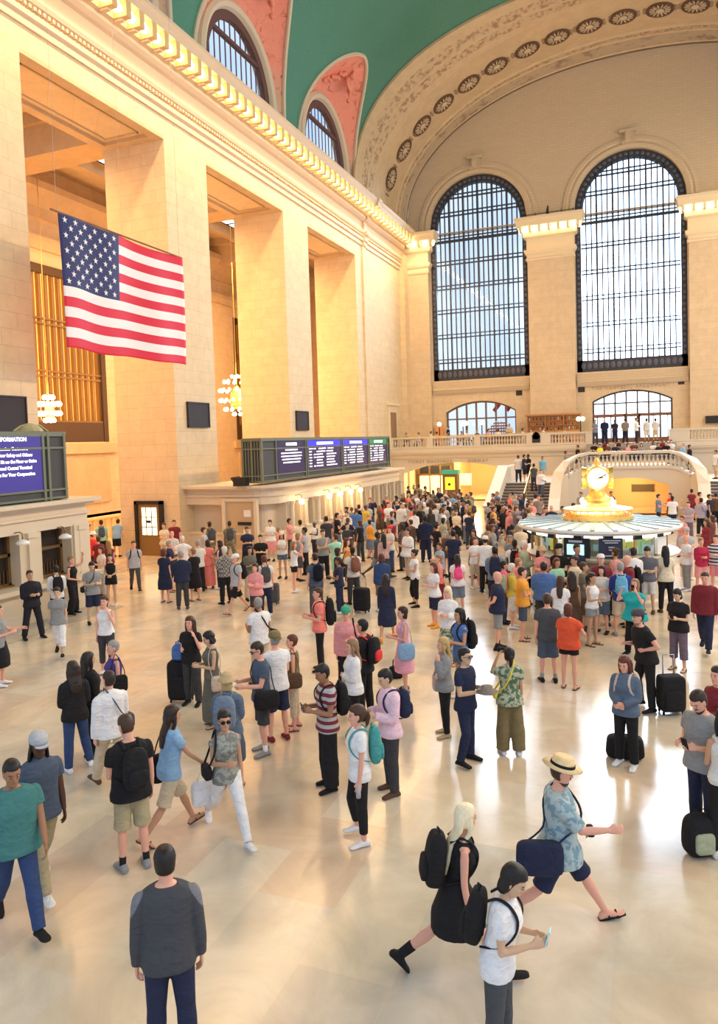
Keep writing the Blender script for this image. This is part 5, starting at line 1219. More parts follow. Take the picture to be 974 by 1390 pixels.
# ---- cloth and skin materials
def cmat(name, c, kind='plain', c2=None):
    key = 'cloth_' + name
    if key in MATS: return MATS[key]
    m = mat(key, c, .85, spec=.25); t = NT(m); tc = t.t.nodes.new('ShaderNodeTexCoord')
    fo = t.n('ShaderNodeTexNoise', Scale=7, Detail=3, Distortion=1.2); mp = t.n('ShaderNodeMapping'); mp.inputs['Scale'].default_value = (1, 1, 1.7); t.l(tc.outputs['Object'], mp.inputs[0]); t.l(mp.outputs[0], fo.inputs['Vector']); t.bump(fo.outputs[0], .6, .04)
    if kind == 'plain': t.l(t.ramp(fo.outputs[0], [(.35, tuple(q * .93 for q in c)), (.65, tuple(min(1, q * 1.08) for q in c))]), t.b.inputs['Base Color']); return m
    if kind == 'stripe' or kind == 'vstripe':
        w = t.n('ShaderNodeTexWave', Scale=3.2 if kind == 'stripe' else 7); w.bands_direction = 'Z' if kind == 'stripe' else 'X'; t.l(tc.outputs['Object'], w.inputs['Vector']); f = t.ramp(w.outputs[0], [(.48, c), (.52, c2)])
    elif kind == 'plaid':
        w = t.n('ShaderNodeTexChecker', Scale=16); t.l(tc.outputs['Object'], w.inputs['Vector']); w.inputs[1].default_value = (*c, 1); w.inputs[2].default_value = (*c2, 1); f = w.outputs[0]
    elif kind == 'floral':
        w = t.n('ShaderNodeTexNoise', Scale=14, Detail=4, Distortion=.5); t.l(tc.outputs['Object'], w.inputs['Vector']); f = t.ramp(w.outputs[0], [(.45, c), (.52, c2)])
    elif kind == 'raglan':     # paler sleeves: split on the local x
        sp = t.n('ShaderNodeSeparateXYZ'); t.l(tc.outputs['Object'], sp.inputs[0]); a = t.n('ShaderNodeMath', _operation='ABSOLUTE'); t.l(sp.outputs[0], a.inputs[0])
        z = t.n('ShaderNodeMath', _operation='MULTIPLY_ADD'); t.l(sp.outputs[2], z.inputs[0]); z.inputs[1].default_value = .55; t.l(a.outputs[0], z.inputs[2]); f = t.ramp(z.outputs[0], [(.955, c), (.965, c2)])
    t.l(f, t.b.inputs['Base Color']); return m
VR = random.Random(11)
SKIN = {'l': (.72, .43, .30), 't': (.56, .31, .19), 'm': (.36, .18, .10), 'd': (.11, .05, .03), 'r': (.78, .40, .29), 'a': (.66, .42, .27)}
HAIRC = {'black': (.012, .010, .010), 'brown': (.07, .033, .018), 'dark': (.03, .017, .012), 'blonde': (.55, .36, .15), 'grey': (.33, .31, .29), 'white': (.70, .67, .62), 'red': (.25, .07, .025), 'platinum': (.86, .76, .52), 'auburn': (.12, .035, .018), 'fair': (.30, .17, .08)}
def hmat(c):
    k = 'hair_' + c; new = k not in MATS; m = mat(k, HAIRC[c], .5, spec=.4)
    if new:
        t = NT(m); tc = t.t.nodes.new('ShaderNodeTexCoord'); mp = t.n('ShaderNodeMapping'); mp.inputs['Scale'].default_value = (1, 1, .16); t.l(tc.outputs['Object'], mp.inputs[0])
        no = t.n('ShaderNodeTexNoise', Scale=90, Detail=3); t.l(mp.outputs[0], no.inputs['Vector']); t.bump(no.outputs[0], .5, .008)
        t.l(t.ramp(no.outputs[0], [(.35, tuple(q * (.9 if q > .3 else .65) for q in HAIRC[c])), (.65, tuple(min(1, q * (1.05 if q > .3 else 1.3)) for q in HAIRC[c]))]), t.b.inputs['Base Color'])
    return m
_ck = {}
def cached(key, fn):
    if key not in _ck: _ck[key] = fn()
    return _ck[key]
def part(name, me, m, par):
    if not me.materials: me.materials.append(None)
    o = bpy.data.objects.new(name, me); C.objects.link(o); o.parent = par; o.material_slots[0].link = 'OBJECT'; o.material_slots[0].material = m; return o
def person(loc, rz, H, sex, legs, arms, top, bot, hair, skin, shoe, opts, label, near, group):
    """top = (kind, colour name), bot likewise, hair = (kind, colour); near: 0 crowd, 1 middle distance, 2 close"""
    lean = opts.get('lean', 0); hy, hp = opts.get('hy', 0), opts.get('hp', 0); fat = opts.get('fat', 1.0)
    sk = (sex, legs, arms, lean, hy, hp, fat); S = cached(('S',) + sk, lambda: Skel(sex, legs, arms[0], arms[1], lean, hy, hp, fat))
    vox = (.024, .013, .0085)[near]; cv = (.026, .015, .011)[near]
    root = empty('person', loc, rz, label, 'person', group); s_ = H / 1.75; root.scale = (s_, s_, s_)
    part('body', cached(('B', vox) + sk, lambda: body(S, vox)), mat('skin_' + skin, SKIN[skin], .55, spec=.3), root)
    if top: part(top[0] if top[0] in ('shirt', 'jacket', 'hoodie', 'blouse') else {'tee': 't_shirt', 'polo': 'polo_shirt', 'tank': 'tank_top', 'long': 'sweater', 'loose': 'loose_shirt', 'rolled': 'shirt', 'sleeveless': 'sleeveless_top'}[top[0]], cached(('T', cv, top[0]) + sk, lambda: top_mesh(S, top[0], cv)), COL(top[1]), root)
    part({'capri': 'trousers', 'slim': 'trousers', 'wide': 'trousers', 'cropped': 'trousers', 'long_skirt': 'skirt', 'mini': 'skirt', 'short_shorts': 'shorts'}.get(bot[0], bot[0]), cached(('P', cv, bot[0]) + sk, lambda: bottom_mesh(S, bot[0], cv)), COL(bot[1]), root)
    if hair[0] != 'bald':
        part('hair', cached(('H', vox, hair[0]) + sk, lambda: hair_mesh(S, hair[0], vox)), hmat(hair[1]), root)
    if shoe:
        for me in cached(('F', vox, shoe[0]) + sk, lambda: shoes(S, shoe[0], vox)): part('shoe', me, COL(shoe[1]), root)
    if opts.get('sock'):
        for me in cached(('F', vox, 'sock') + sk, lambda: shoes(S, 'sock', vox)): part('sock', me, COL(opts['sock']), root)
    for k in ('cap', 'capback', 'hat', 'sunhat'):
        if k in opts: part('hat' if 'hat' in k else 'cap', cached(('X', k) + sk, lambda: hat_mesh(S, k)), COL(opts[k]), root)
    if 'band' in opts: part('hat_band', cached(('X', 'band') + sk, lambda: hat_mesh(S, 'band')), COL(opts['band']), root)
    if 'gl' in opts: part('glasses', cached(('X', 'gl') + sk, lambda: hat_mesh(S, 'glasses')), COL(opts['gl']), root)
    if near:
        for sd in (-1, 1):
            def eye(): b = MB(); b.ball(S.HM @ Vector((sd * .033, .083, .113)), (.012, .011, .006), 8, 6); b.mi = 1; b.ball(S.HM @ Vector((sd * .033, .090, .112)), (.0075, .008, .0085), 6, 5); return b.mesh('eye', True)
            me = cached(('E', sd) + sk, eye)
            if not me.materials: me.materials.append(mat('eye_white', (.42, .38, .36), .4)); me.materials.append(mat('eye_dark', (.03, .02, .015), .3))
            o = bpy.data.objects.new('eye', me); C.objects.link(o); o.parent = root
        def brows():
            b = MB()
            for sd in (-1, 1): b.tube([S.HM @ Vector((sd * .018, .094, .133)), S.HM @ Vector((sd * .035, .091, .138)), S.HM @ Vector((sd * .050, .080, .133))], [.003, .004, .002], 5)
            return b.mesh('eyebrows', True)
        part('eyebrows', cached(('W',) + sk, brows), mat('hair_' + (hair[1] if hair[1] not in ('platinum', 'white') else 'fair'), HAIRC[hair[1] if hair[1] not in ('platinum', 'white') else 'fair'], .5), root)
        def lips(): b = MB(); b.tube([S.HM @ Vector((-.022, .089, .058)), S.HM @ Vector((0, .1, .057)), S.HM @ Vector((.022, .089, .058))], [.003, .008, .003], 6); return b.mesh('lips', True)
        part('lips', cached(('M',) + sk, lips), mat('lips_' + skin, tuple(q * w for q, w in zip(SKIN[skin], (.85, .5, .5))), .4), root)
    if opts.get('beard'):
        def bd():
            b = MB(); b.rings([[S.HM @ q for q in ringv(14, rx + .004, ry + .005, (0, oy, z))] for z, rx, ry, oy in HEAD[:3]]); b.tube([S.HM @ Vector((-.03, .085, .072)), S.HM @ Vector((0, .1, .074)), S.HM @ Vector((.03, .085, .072))], .008, 5); return b.mesh('beard', True)
        part('beard', cached(('D',) + sk, bd), mat('hair_' + opts['beard'], HAIRC[opts['beard']], .7), root)
    who = label.split(' ', 2)
    for it in opts.get('items', ()):
        kind, col, lab = it[0], it[1], it[2]
        args = it[3] if len(it) > 3 else {}
        if kind == 'bp': ps = cached(('bp', str(args)) + sk, lambda: backpack(S, **args)); nm = 'backpack'
        elif kind == 'sb': ps = cached(('sb', str(args)) + sk, lambda: shoulder_bag(S, **args)); nm = 'shoulder_bag'
        else: ps = cached((kind, str(args)) + sk, lambda: hand_item(S, args.get('side', 'R'), kind)); nm = {'phone': 'phone', 'camera': 'camera', 'map': 'paper_map', 'tote': 'tote_bag', 'bottle': 'water_bottle', 'hatheld': 'hat'}[kind]
        r_ = empty(nm, loc, rz, lab, nm.replace('_', ' ')); r_.scale = (s_, s_, s_)
        for pn_, me in ps.items(): part(pn_, me, COL(it[4] if len(it) > 4 and pn_ in ('pocket', 'strap') else col), r_)
    return root
PEOPLE = [
(-2.25,4.58,0,0.62,1.78,'m','s','dd',('long','raglan'),('jeans','navy'),('short','black'),'r',('shoe','black'),{'fat': 1.1},"man in charcoal sweater with grey sleeves seen from behind at the picture's lower edge",2,None),
(-4.78,5.48,0,-2.1,1.8,'m','k','fd',('tee','teal'),('jeans','dblue'),('short','black'),'m',('shoe','black'),{'fat': 1.22,'hp': 12.0},"heavy man in a teal t-shirt and blue jeans striding in at the picture's left edge",2,None),
(-5.05,6.1,0,-2.02,1.8,'m','l','dd',('polo','slate'),('slim','khaki'),('dreads','black'),'d',('shoe','white'),{'cap': 'lgrey','hp': 8.0},'man with dreadlocks and a grey cap,slate polo shirt and khaki trousers,walking',2,None),
(-4.35,6.75,0,0.96,1.8,'m','s','pd',('tee','black'),('shorts','khaki'),('short','brown'),'r',('shoe','grey'),{'sock': 'black','fat': 1.12,'hp': 22.0,'hy': 12.0,'items': [('bp','black','black backpack on the man in khaki shorts',{})]},'man in black t-shirt and khaki shorts with a black backpack,seen from behind',2,None),
(-4.35,7.48,0,-0.54,1.68,'f','k','dg',('tee','lblue'),('shorts','sand'),('long','dark'),'t',('sandal','brown'),{'lean': 6.0,'items': [('sb','black','black soft bag at the hip of the woman in light blue',{'sd': -1,'w': 0.17,'h': 0.19,'d': 0.07,'drop': 0.12},'black'),('tote','white','white carrier bag with pink print held by the woman in light blue',{'side': 'R'},'pink')]},'woman in a light blue t-shirt and sand shorts stepping past the khaki-shorted man',2,None),
(-3.67,7.71,0,-2.26,1.7,'f','K','dp',('sleeveless','patgrey'),('slim','white'),('bun','black'),'t',('flat','white'),{'gl': 'black','hy': -8.0,'items': [('sb','black','small black shoulder bag behind the woman in white trousers',{'sd': 1,'w': 0.12,'h': 0.09,'drop': 0.0,'back': 0.06})]},'woman in white trousers,grey patterned sleeveless top and dark sunglasses,striding',2,None),
(-0.39,6.27,0,-1.14,1.7,'f','L','dd',('tank','black'),('mini','black'),('verylong','platinum'),'r',('boot','black'),{'lean': 9.0,'hy': 25.0,'items': [('bp','black','bulky black backpack on the platinum blonde woman',{'w': 0.17,'d': 0.1,'h': 0.25})]},'platinum blonde woman in a short black dress and black boots,walking',2,None),
(0.4,7.31,0,-1.31,1.8,'m','K','vt',('loose','floralb'),('shorts','navy'),('short','brown'),'r',('sandal','black'),{'hat': 'straw','band': 'black','beard': 'brown','fat': 1.12,'hp': 14.0,'items': [('sb','navy','navy messenger bag slung behind the man in the straw hat',{'sd': 1,'w': 0.22,'h': 0.16,'d': 0.07,'cross': True,'back': 0.22,'drop': 0.06}),('camera','black','black camera held before the chest of the man in the straw hat',{'side': 'L'})]},'man in a straw hat and patterned blue shirt,navy shorts,pointing ahead',2,None),
(0.15,5.44,0,-1.58,1.64,'f','s','pp',('tee','white'),('jeans','dgrey'),('bob','black'),'a',('shoe','white'),{'hp': 22.0,'lean': 8.0,'items': [('bp','black','black backpack on the white-shirted woman at the lower picture edge',{}),('phone','cyan','pale glowing phone in the hand of the white-shirted woman',{'side': 'R'})]},'dark haired woman in white t-shirt looking at her phone,at the lower picture edge',2,None),
(1.82,9.44,0,2.42,1.82,'m','s','pp',('tee','grey'),('jeans','navy'),('short','dark'),'r',('shoe','black'),{'beard': 'dark','hp': 28.0,'fat': 1.1,'items': [('phone','black','phone in the hands of the bearded man in grey',{'side': 'L'})]},"bearded man in grey t-shirt looking down at his phone near the picture's edge",2,None),
(2.02,9.11,0,0.36,1.7,'f','s','xd',('tank','offwhite'),('slim','black'),('verylong','black'),'t',('shoe','offwhite'),{},"woman with long black hair and off-white top cut by the picture's right edge",2,None),
(2.09,10.74,0,2.37,1.72,'f','s','pd',('long','maroon'),('jeans','black'),('bob','dark'),'r',('shoe','black'),{},"person in maroon behind the grey-shirted man,at the picture's right edge",1,None),
(0.91,11.22,0,2.79,1.64,'f','s','vv',('jacket','denimj'),('trousers','black'),('wavy','auburn'),'r',('shoe','white'),{'hp': 14.0,'items': [('bp','beige','beige backpack on the woman in the denim jacket',{})]},'woman in a denim jacket and black trousers standing by a black duffel bag',2,None),
(1.18,13.67,0,2.1,1.8,'m','t','hp',('tee','black'),('jeans','black'),('short','dark'),'r',('shoe','black'),{'capback': 'dgrey','beard': 'fair','lean': 12.0,'fat': 1.12},'bearded man in black t-shirt and backward cap leaning on his suitcase',1,None),
(1.78,16.19,0,2.67,1.68,'f','s','pp',('tee','black'),('cropped','purplegrey'),('bob','black'),'a',('sandal','brown'),{'hp': 20.0,'fat': 1.12,'items': [('phone','black','phone in the hands of the woman in purple-grey trousers',{'side': 'L'})]},'woman in black t-shirt and purple-grey trousers typing on a phone',1,None),
(2.38,17.78,0,2.94,1.8,'m','k','dd',('hoodie','maroon'),('trousers','navy'),('short','brown'),'r',('shoe','navy'),{'hp': 10.0},'man in a maroon hooded jacket walking forward beyond the suitcase',1,None),
(0.93,16.96,0,2.73,1.7,'f','w','cc',('blouse','turquoise'),('trousers','black'),('long','fair'),'r',('shoe','black'),{'fat': 1.28,'hp': -18.0,'items': [('phone','black','phone raised before the face of the turquoise-topped woman',{'side': 'L'})]},'woman in a turquoise top and black trousers taking a photograph',1,None),
(-1.33,10.65,0,-1.85,1.74,'m','t','pp',('tee','navy'),('jeans','navy'),('short','black'),'a',('shoe','black'),{'gl': 'dgrey','items': [('hatheld','taupe','grey-brown brimmed hat held by the young man in navy',{'side': 'R'})]},'young man in navy t-shirt and navy jeans holding a grey-brown hat',2,None),
(-0.76,11.14,0,0.39,1.66,'f','s','cd',('blouse','floralg'),('wide','olive'),('ponytail','black'),'t',('shoe','white'),{'hp': -10.0,'items': [('sb','yellow','small yellow cross-body bag on the woman in olive trousers',{'sd': -1,'w': 0.08,'h': 0.06,'d': 0.03,'cross': True}),('camera','black','camera raised by the woman in olive trousers',{'side': 'L'})]},'woman in green floral blouse and wide olive trousers aiming a camera',2,None),
(-1.9,11.55,0,2.1,1.62,'f','s','ex',('jacket','grey'),('slim','black'),('long','blonde'),'r',('flat','tan'),{'items': [('sb','beige','beige tote bag on the shoulder of the blonde woman in grey',{'sd': 1,'w': 0.16,'h': 0.18,'drop': 0.1})]},'blonde woman in a grey jacket and black trousers,hand at her ear',2,None),
(-2.04,13.25,0,2.34,1.72,'f','s','pv',('sleeveless','blue'),('short_shorts','denimj'),('long','black'),'t',('shoe','white'),{'items': [('bp','black','long black backpack on the woman in blue sleeveless top',{'w': 0.16,'h': 0.28})]},'woman with long black hair in a blue sleeveless top,arms folded',1,None),
(-2.81,15.33,0,3.02,1.68,'f','s','pp',('shirt','white'),('long_skirt','floralg'),('long','platinum'),'r',('sandal','brown'),{},'fair woman in white shirt and green leafy skirt',1,None),
(-2.1,9.4,0,2.3,1.74,'m','s','pp',('shirt','pinkshirt'),('trousers','charcoal'),('short','black'),'a',('shoe','brown'),{'hp': 20.0,'items': [('bp','navy','small navy backpack on the man in the pink shirt',{'w': 0.13,'h': 0.2}),('phone','black','phone in the hands of the man in the pink shirt',{'side': 'L'})]},'man in a pale pink shirt and charcoal trousers reading his phone',2,None),
(-2.05,8.11,0,2.13,1.68,'f','t','dd',('tee','white'),('leggings','black'),('ponytail','brown'),'r',('shoe','white'),{'items': [('bp','tealbag','teal backpack on the woman in black leggings',{'w': 0.13,'h': 0.24,'d': 0.08}),('bottle','lgrey','clear bottle held by the woman in black leggings',{'side': 'L'})]},'woman in white t-shirt and black leggings with a brown ponytail',2,None),
(-2.98,9.26,0,2.32,1.78,'m','s','pp',('tee','stripem'),('wide','black'),('short','black'),'m',('shoe','black'),{'hp': 20.0,'items': [('bp','black','black backpack on the man in the striped t-shirt',{}),('phone','dgrey','phone in the hands of the man in the striped t-shirt',{'side': 'L'})]},'man in maroon and grey striped t-shirt and wide black trousers,reading a phone',2,None),
(-3.26,10.95,0,2.17,1.66,'f','s','xd',('shirt','white'),('slim','black'),('long','fair'),'r',('shoe','black'),{'items': [('sb','beige','beige handbag of the woman in the loose white shirt',{'sd': 1,'w': 0.16,'h': 0.12,'drop': 0.0})]},'fair haired woman in loose white shirt with a beige handbag',1,None),
(-3.43,11.86,0,1.42,1.76,'m','s','pd',('tee','black'),('jeans','black'),('short','black'),'t',('shoe','black'),{'items': [('bp','black','black backpack with a red pocket on the man in all black',{},'red')]},'man in all black with a red backpack',1,None),
(-4.13,12.78,0,-2.83,1.74,'f','s','pd',('shirt','rose'),('jeans','black'),('short','brown'),'r',('shoe','black'),{'cap': 'greencap','items': [('sb','black','black bag held by the person in the green cap',{'sd': -1,'w': 0.13,'h': 0.12,'drop': 0.05})]},'person in a rose shirt and green cap facing this way',1,None),
(-5.35,14.18,0,2.1,1.78,'m','s','pp',('tee','coral'),('slim','black'),('short','brown'),'r',('shoe','black'),{'items': [('bp','black','tall black backpack on the man in the coral t-shirt',{'w': 0.17,'d': 0.1,'h': 0.29})]},'man in a coral t-shirt and black trousers,turned aside',1,None),
(-3.19,13.37,0,2.1,1.66,'f','s','pp',('tank','pink'),('skirt','pink'),('bob','dark'),'r',('shoe','grey'),{'items': [('sb','lblue','pale blue bag held by the woman in the pink dress',{'sd': -1,'w': 0.18,'h': 0.17,'drop': 0.1})]},'woman in a plain pink dress bending over a blue bag',1,None),
(-4.46,10.04,0,2.37,1.78,'m','s','rr',('tee','slate'),('shorts','charcoal'),('short','dark'),'r',('shoe','grey'),{'sock': 'white','gl': 'black','hp': 18.0,'items': [('sb','black','large black messenger bag of the man reading a map',{'sd': -1,'w': 0.2,'h': 0.14,'d': 0.07,'drop': 0.08,'cross': True}),('map','paper','folded map held open by the man in slate blue',{'side': 'L'})]},'man in slate blue shirt and charcoal shorts reading a map',2,None),
(-4.47,10.56,0,0.94,1.8,'m','s','pp',('tee','white'),('shorts','navy'),('short','grey'),'r',('shoe','maroon'),{'capback': 'olive'},'man in white t-shirt and navy shorts with an olive cap,standing behind the map reader',1,None),
(-4.42,11.08,0,2.01,1.62,'f','s','dp',('tank','olive'),('capri','sand'),('short','auburn'),'r',('sandal','maroon'),{'items': [('sb','brown','large dark brown handbag of the woman in sand trousers',{'sd': -1,'w': 0.17,'h': 0.14,'drop': 0.02})]},'woman in olive top and sand trousers with a large brown handbag',1,None),
(-6.15,13.0,0,1.13,1.78,'m','s','pd',('tee','white'),('trousers','sand'),('buzz','grey'),'m',('shoe','brown'),{'fat': 1.1,'items': [('sb','black','black cross-body bag of the balding man in white',{'sd': 1,'w': 0.1,'h': 0.08,'cross': True,'back': 0.1})]},'balding man in white t-shirt with a black strap across the back',1,None),
(-4.33,8.86,0,0.3,1.64,'f','s','ep',('jacket','denimj'),('skirt','slate'),('bob','blonde'),'r',('sandal','brown'),{'sunhat': 'tan','items': [('bp','bluegrey','large grey-blue backpack under the tan sun hat',{'w': 0.18,'d': 0.1,'h': 0.26})]},'woman in a denim jacket and tan sun hat with a grey-blue backpack',1,None),
(-6.82,11.58,0,-2.97,1.68,'f','s','ep',('tee','black'),('trousers','charcoal'),('wavy','brown'),'r',('shoe','black'),{},'woman in black t-shirt on the phone behind the big black suitcase',1,None),
(-5.86,10.8,0,2.42,1.66,'f','s','pp',('tank','oliveg'),('long_skirt','oliveg'),('curly','black'),'a',('sandal','brown'),{'fat': 1.1,'hp': 15.0,'items': [('sb','beige','beige canvas bag of the woman in the grey-green dress',{'sd': -1,'w': 0.09,'h': 0.14,'drop': 0.15})]},'woman in a long grey-green dress with gathered black hair',1,None),
(-6.95,9.02,0,-0.31,1.7,'f','s','vd',('hoodie','black'),('jeans','black'),('wavy','black'),'t',('shoe','black'),{},'woman in black turned toward the hooded woman beside her',1,None),
(-6.89,8.62,0,1.04,1.68,'f','t','vv',('hoodie','black'),('jeans','dblue'),('wavy','dark'),'t',('shoe','white'),{},'woman in black hooded top and blue jeans with white trainers,seen from behind',2,None),
(-5.9,8.26,0,1.15,1.76,'m','k','dp',('shirt','white'),('trousers','sand'),('short','dark'),'r',('shoe','brown'),{'items': [('sb','dgrey','dark slim bag of the man in the white shirt',{'sd': 1,'w': 0.12,'h': 0.1,'cross': True})]},'man in white shirt and sand trousers seen from behind,dark bag strap',2,None),
(-7.14,9.83,0,2.54,1.66,'f','s','dp',('tank','purple'),('jeans','lgrey'),('short','grey'),'r',('shoe','white'),{'fat': 1.1,'items': [('sb','black','black shoulder bag on the woman in the purple tank top',{'sd': -1,'w': 0.15,'h': 0.15,'drop': -0.05})]},'grey haired woman in a purple tank top',1,None),
(-9.71,12.62,0,-2.86,1.72,'f','s','ed',('tank','white'),('capri','charcoal'),('ponytail','brown'),'r',('shoe','white'),{},'woman in white tank top and charcoal trousers,hand to her ear',1,None),
(-11.89,13.52,0,-2.51,1.66,'f','k','dd',('blouse','grey'),('cropped','white'),('bun','dark'),'a',('shoe','black'),{},'woman in grey blouse and white cropped trousers walking with a thin strap',1,None),
(-13.3,16.29,0,-2.19,1.76,'m','s','pp',('tee','grey'),('shorts','navy'),('short','black'),'a',('shoe','black'),{'hp': 20.0,'items': [('sb','black','thin black cross-body bag of the man in navy shorts',{'sd': 1,'w': 0.1,'h': 0.08,'cross': True})]},'man in grey t-shirt and navy shorts looking down beside the near ticket windows',1,None),
(-14.78,17.11,0,-1.33,1.74,'f','t','uv',('tank','black'),('wide','black'),('short','fair'),'r',('shoe','black'),{},'person in black with a raised arm leaning on the near ticket counter',1,None),
(-14.06,15.75,0,0.95,1.72,'m','s','pp',('long','white'),('slim','black'),('short','black'),'a',('shoe','black'),{'items': [('bp','black','slim black backpack on the man in white shirt and white cap',{})]},'person in white top and black trousers at the near ticket counter',1,None),
(-13.75,14.55,0,-1.98,1.8,'m','w','pp',('jacket','blacksuit'),('trousers','blacksuit'),('short','dark'),'t',('shoe','black'),{'lean': -4.0},'man in a black suit leaning by the near ticket windows',1,None),
(-11.41,11.36,0,-0.9,1.7,'f','s','tp',('tee','grey'),('skirt','black'),('short','dark'),'r',('shoe','white'),{},"person pointing in at the picture's left edge,grey top",1,None),
(-15.2,20.5,0,-2.38,1.76,'m','k','dd',('tee','lgrey'),('slim','dgrey'),('short','brown'),'r',('shoe','black'),{'items': [('bp','black','dark backpack on the lone walking man in light grey',{})]},'man in light grey t-shirt with backpack straps walking alone on the lit floor',1,None),
(-14.44,18.4,0,-2.61,1.62,'f','s','vv',('tank','black'),('short_shorts','black'),('ponytail','black'),'a',('shoe','white'),{},'person in black tank top and black short shorts near the tall openings',0,'people on the concourse floor'),
(-15.64,19.4,0,2.81,1.68,'f','s','pp',('sleeveless','offwhite'),('trousers','lgrey'),('bob','brown'),'r',('shoe','black'),{},'person in off-white sleeveless top and light grey trousers near the tall openings',0,'people on the concourse floor'),
(-17.55,21.46,0,1.07,1.72,'f','s','pp',('tee','maroon'),('jeans','navy'),('short','brown'),'r',('shoe','black'),{},'person in maroon t-shirt and navy jeans near the tall openings',0,'people on the concourse floor'),
(-16.57,20.85,0,0.88,1.66,'f','s','dd',('sleeveless','maroon'),('short_shorts','charcoal'),('long','fair'),'r',('shoe','brown'),{},'person in maroon sleeveless top and charcoal short shorts near the tall openings',0,'people on the concourse floor'),
(-18.67,22.46,0,-0.67,1.74,'m','s','pp',('tee','red'),('jeans','navy'),('short','brown'),'r',('shoe','black'),{'sunhat': 'white'},'person in red t-shirt and navy jeans near the tall openings',0,'people on the concourse floor'),
(-21.47,26.17,0,0.72,1.76,'m','s','dd',('tee','mint'),('trousers','black'),('short','dark'),'t',('shoe','black'),{'items': [('bp','slate','slate backpack on the person in mint',{})]},'person in mint t-shirt and black trousers near the tall openings',0,'people on the concourse floor'),
(-21.33,26.97,0,0.35,1.74,'m','s','pd',('tee','lblue'),('shorts','black'),('short','dark'),'r',('shoe','black'),{'lean': 25.0},'person in light blue t-shirt and black shorts near the tall openings',0,'people on the concourse floor'),
(-21.15,25.02,0,-0.84,1.7,'f','s','vd',('blouse','orange'),('trousers','brown'),('bob','auburn'),'r',('shoe','brown'),{},'person in orange blouse and brown trousers near the tall openings',0,'people on the concourse floor'),
(-13.86,20.66,0,-0.94,1.74,'m','s','pp',('polo','navy'),('shorts','black'),('short','grey'),'r',('sandal','black'),{'fat': 1.12},'person in navy polo shirt and black shorts near the tall openings',0,'people on the concourse floor'),
(-13.0,19.19,0,0.12,1.7,'f','s','pd',('tee','navy'),('skirt','navy'),('bob','auburn'),'r',('sandal','black'),{},'person in navy t-shirt and navy skirt near the tall openings',0,'people on the concourse floor'),
(-11.88,18.51,0,0.62,1.76,'m','s','pp',('jacket','navy'),('jeans','charcoal'),('short','grey'),'r',('shoe','brown'),{'fat': 1.12},'person in navy jacket and charcoal jeans near the tall openings',0,'people on the concourse floor'),
(-12.19,19.62,0,1.13,1.68,'f','s','pp',('tee','black'),('skirt','black'),('short','fair'),'r',('sandal','black'),{},'person in black t-shirt and black skirt near the tall openings',0,'people on the concourse floor'),
(-14.21,21.91,0,0.62,1.72,'m','s','hh',('polo','white'),('trousers','sand'),('short','white'),'r',('shoe','brown'),{},'person in white polo shirt and sand trousers near the tall openings',0,'people on the concourse floor'),
(-17.67,25.56,0,-3.03,1.74,'f','s','pp',('blouse','cream'),('trousers','sand'),('short','brown'),'r',('shoe','brown'),{},'person in cream blouse and sand trousers near the tall openings',0,'people on the concourse floor'),
(-17.7,26.31,0,-2.69,1.78,'m','s','dd',('tee','maroon'),('trousers','brown'),('short','brown'),'r',('shoe','black'),{},'person in maroon t-shirt and brown trousers near the tall openings',0,'people on the concourse floor'),
(-15.59,23.23,0,-2.86,1.72,'m','s','pp',('tee','offwhite'),('jeans','charcoal'),('bald','grey'),'r',('shoe','black'),{},'person in off-white t-shirt and charcoal jeans near the tall openings',0,'people on the concourse floor'),
(-12.93,20.97,0,0.77,1.74,'m','s','pp',('tee','offwhite'),('trousers','black'),('short','grey'),'r',('shoe','black'),{},'person in off-white t-shirt and black trousers near the tall openings',0,'people on the concourse floor'),
(-12.85,21.44,0,0.67,1.68,'f','s','dp',('blouse','coral'),('long_skirt','coral'),('bob','dark'),'t',('shoe','brown'),{},'person in coral blouse and coral long skirt near the tall openings',0,'people on the concourse floor'),
(-12.38,21.46,0,1.61,1.66,'f','s','pp',('tank','navy'),('slim','navy'),('long','dark'),'r',('shoe','white'),{},'person in navy tank top and navy slim trousers near the tall openings',0,'people on the concourse floor'),
(-14.9,24.31,0,-0.98,1.74,'m','s','pp',('tee','lgrey'),('trousers','sand'),('short','dark'),'a',('shoe','black'),{},'person in light grey t-shirt and sand trousers near the tall openings',0,'people on the concourse floor'),
(-15.57,25.76,0,0.93,1.8,'m','s','dd',('tee','camo'),('trousers','camo'),('buzz','dark'),'m',('shoe','brown'),{'items': [('bp','dgrey','dark pack on the soldier nearer the tall openings',{})]},'soldier in mottled uniform with a pack,the one nearer the tall openings',0,'people on the concourse floor'),
(-14.83,26.1,0,0.64,1.8,'m','w','dd',('tee','camo'),('trousers','camo'),('buzz','dark'),'m',('shoe','brown'),{'items': [('bp','dgrey','dark pack on the soldier nearer the bronze door',{})]},'soldier in mottled uniform with a pack,the one before the bronze door',0,'people on the concourse floor'),
(-10.95,19.45,0,1.08,1.78,'m','s','pp',('shirt','plaidg'),('jeans','black'),('short','white'),'r',('shoe','black'),{},'person in grey checked shirt and black jeans near the tall openings',0,'people on the concourse floor'),
(-9.93,18.41,0,2.64,1.76,'m','k','dd',('tee','lgrey'),('shorts','black'),('short','fair'),'r',('sandal','brown'),{'cap': 'white','items': [('bp','black','black backpack on the walking man in a white cap',{})]},'person in light grey t-shirt and black shorts near the tall openings',0,'people on the concourse floor'),
(-13.12,24.57,0,-2.52,1.76,'m','w','pp',('polo','navy'),('trousers','black'),('short','dark'),'t',('shoe','black'),{},'person in navy polo shirt and black trousers near the tall openings',0,'people on the concourse floor'),
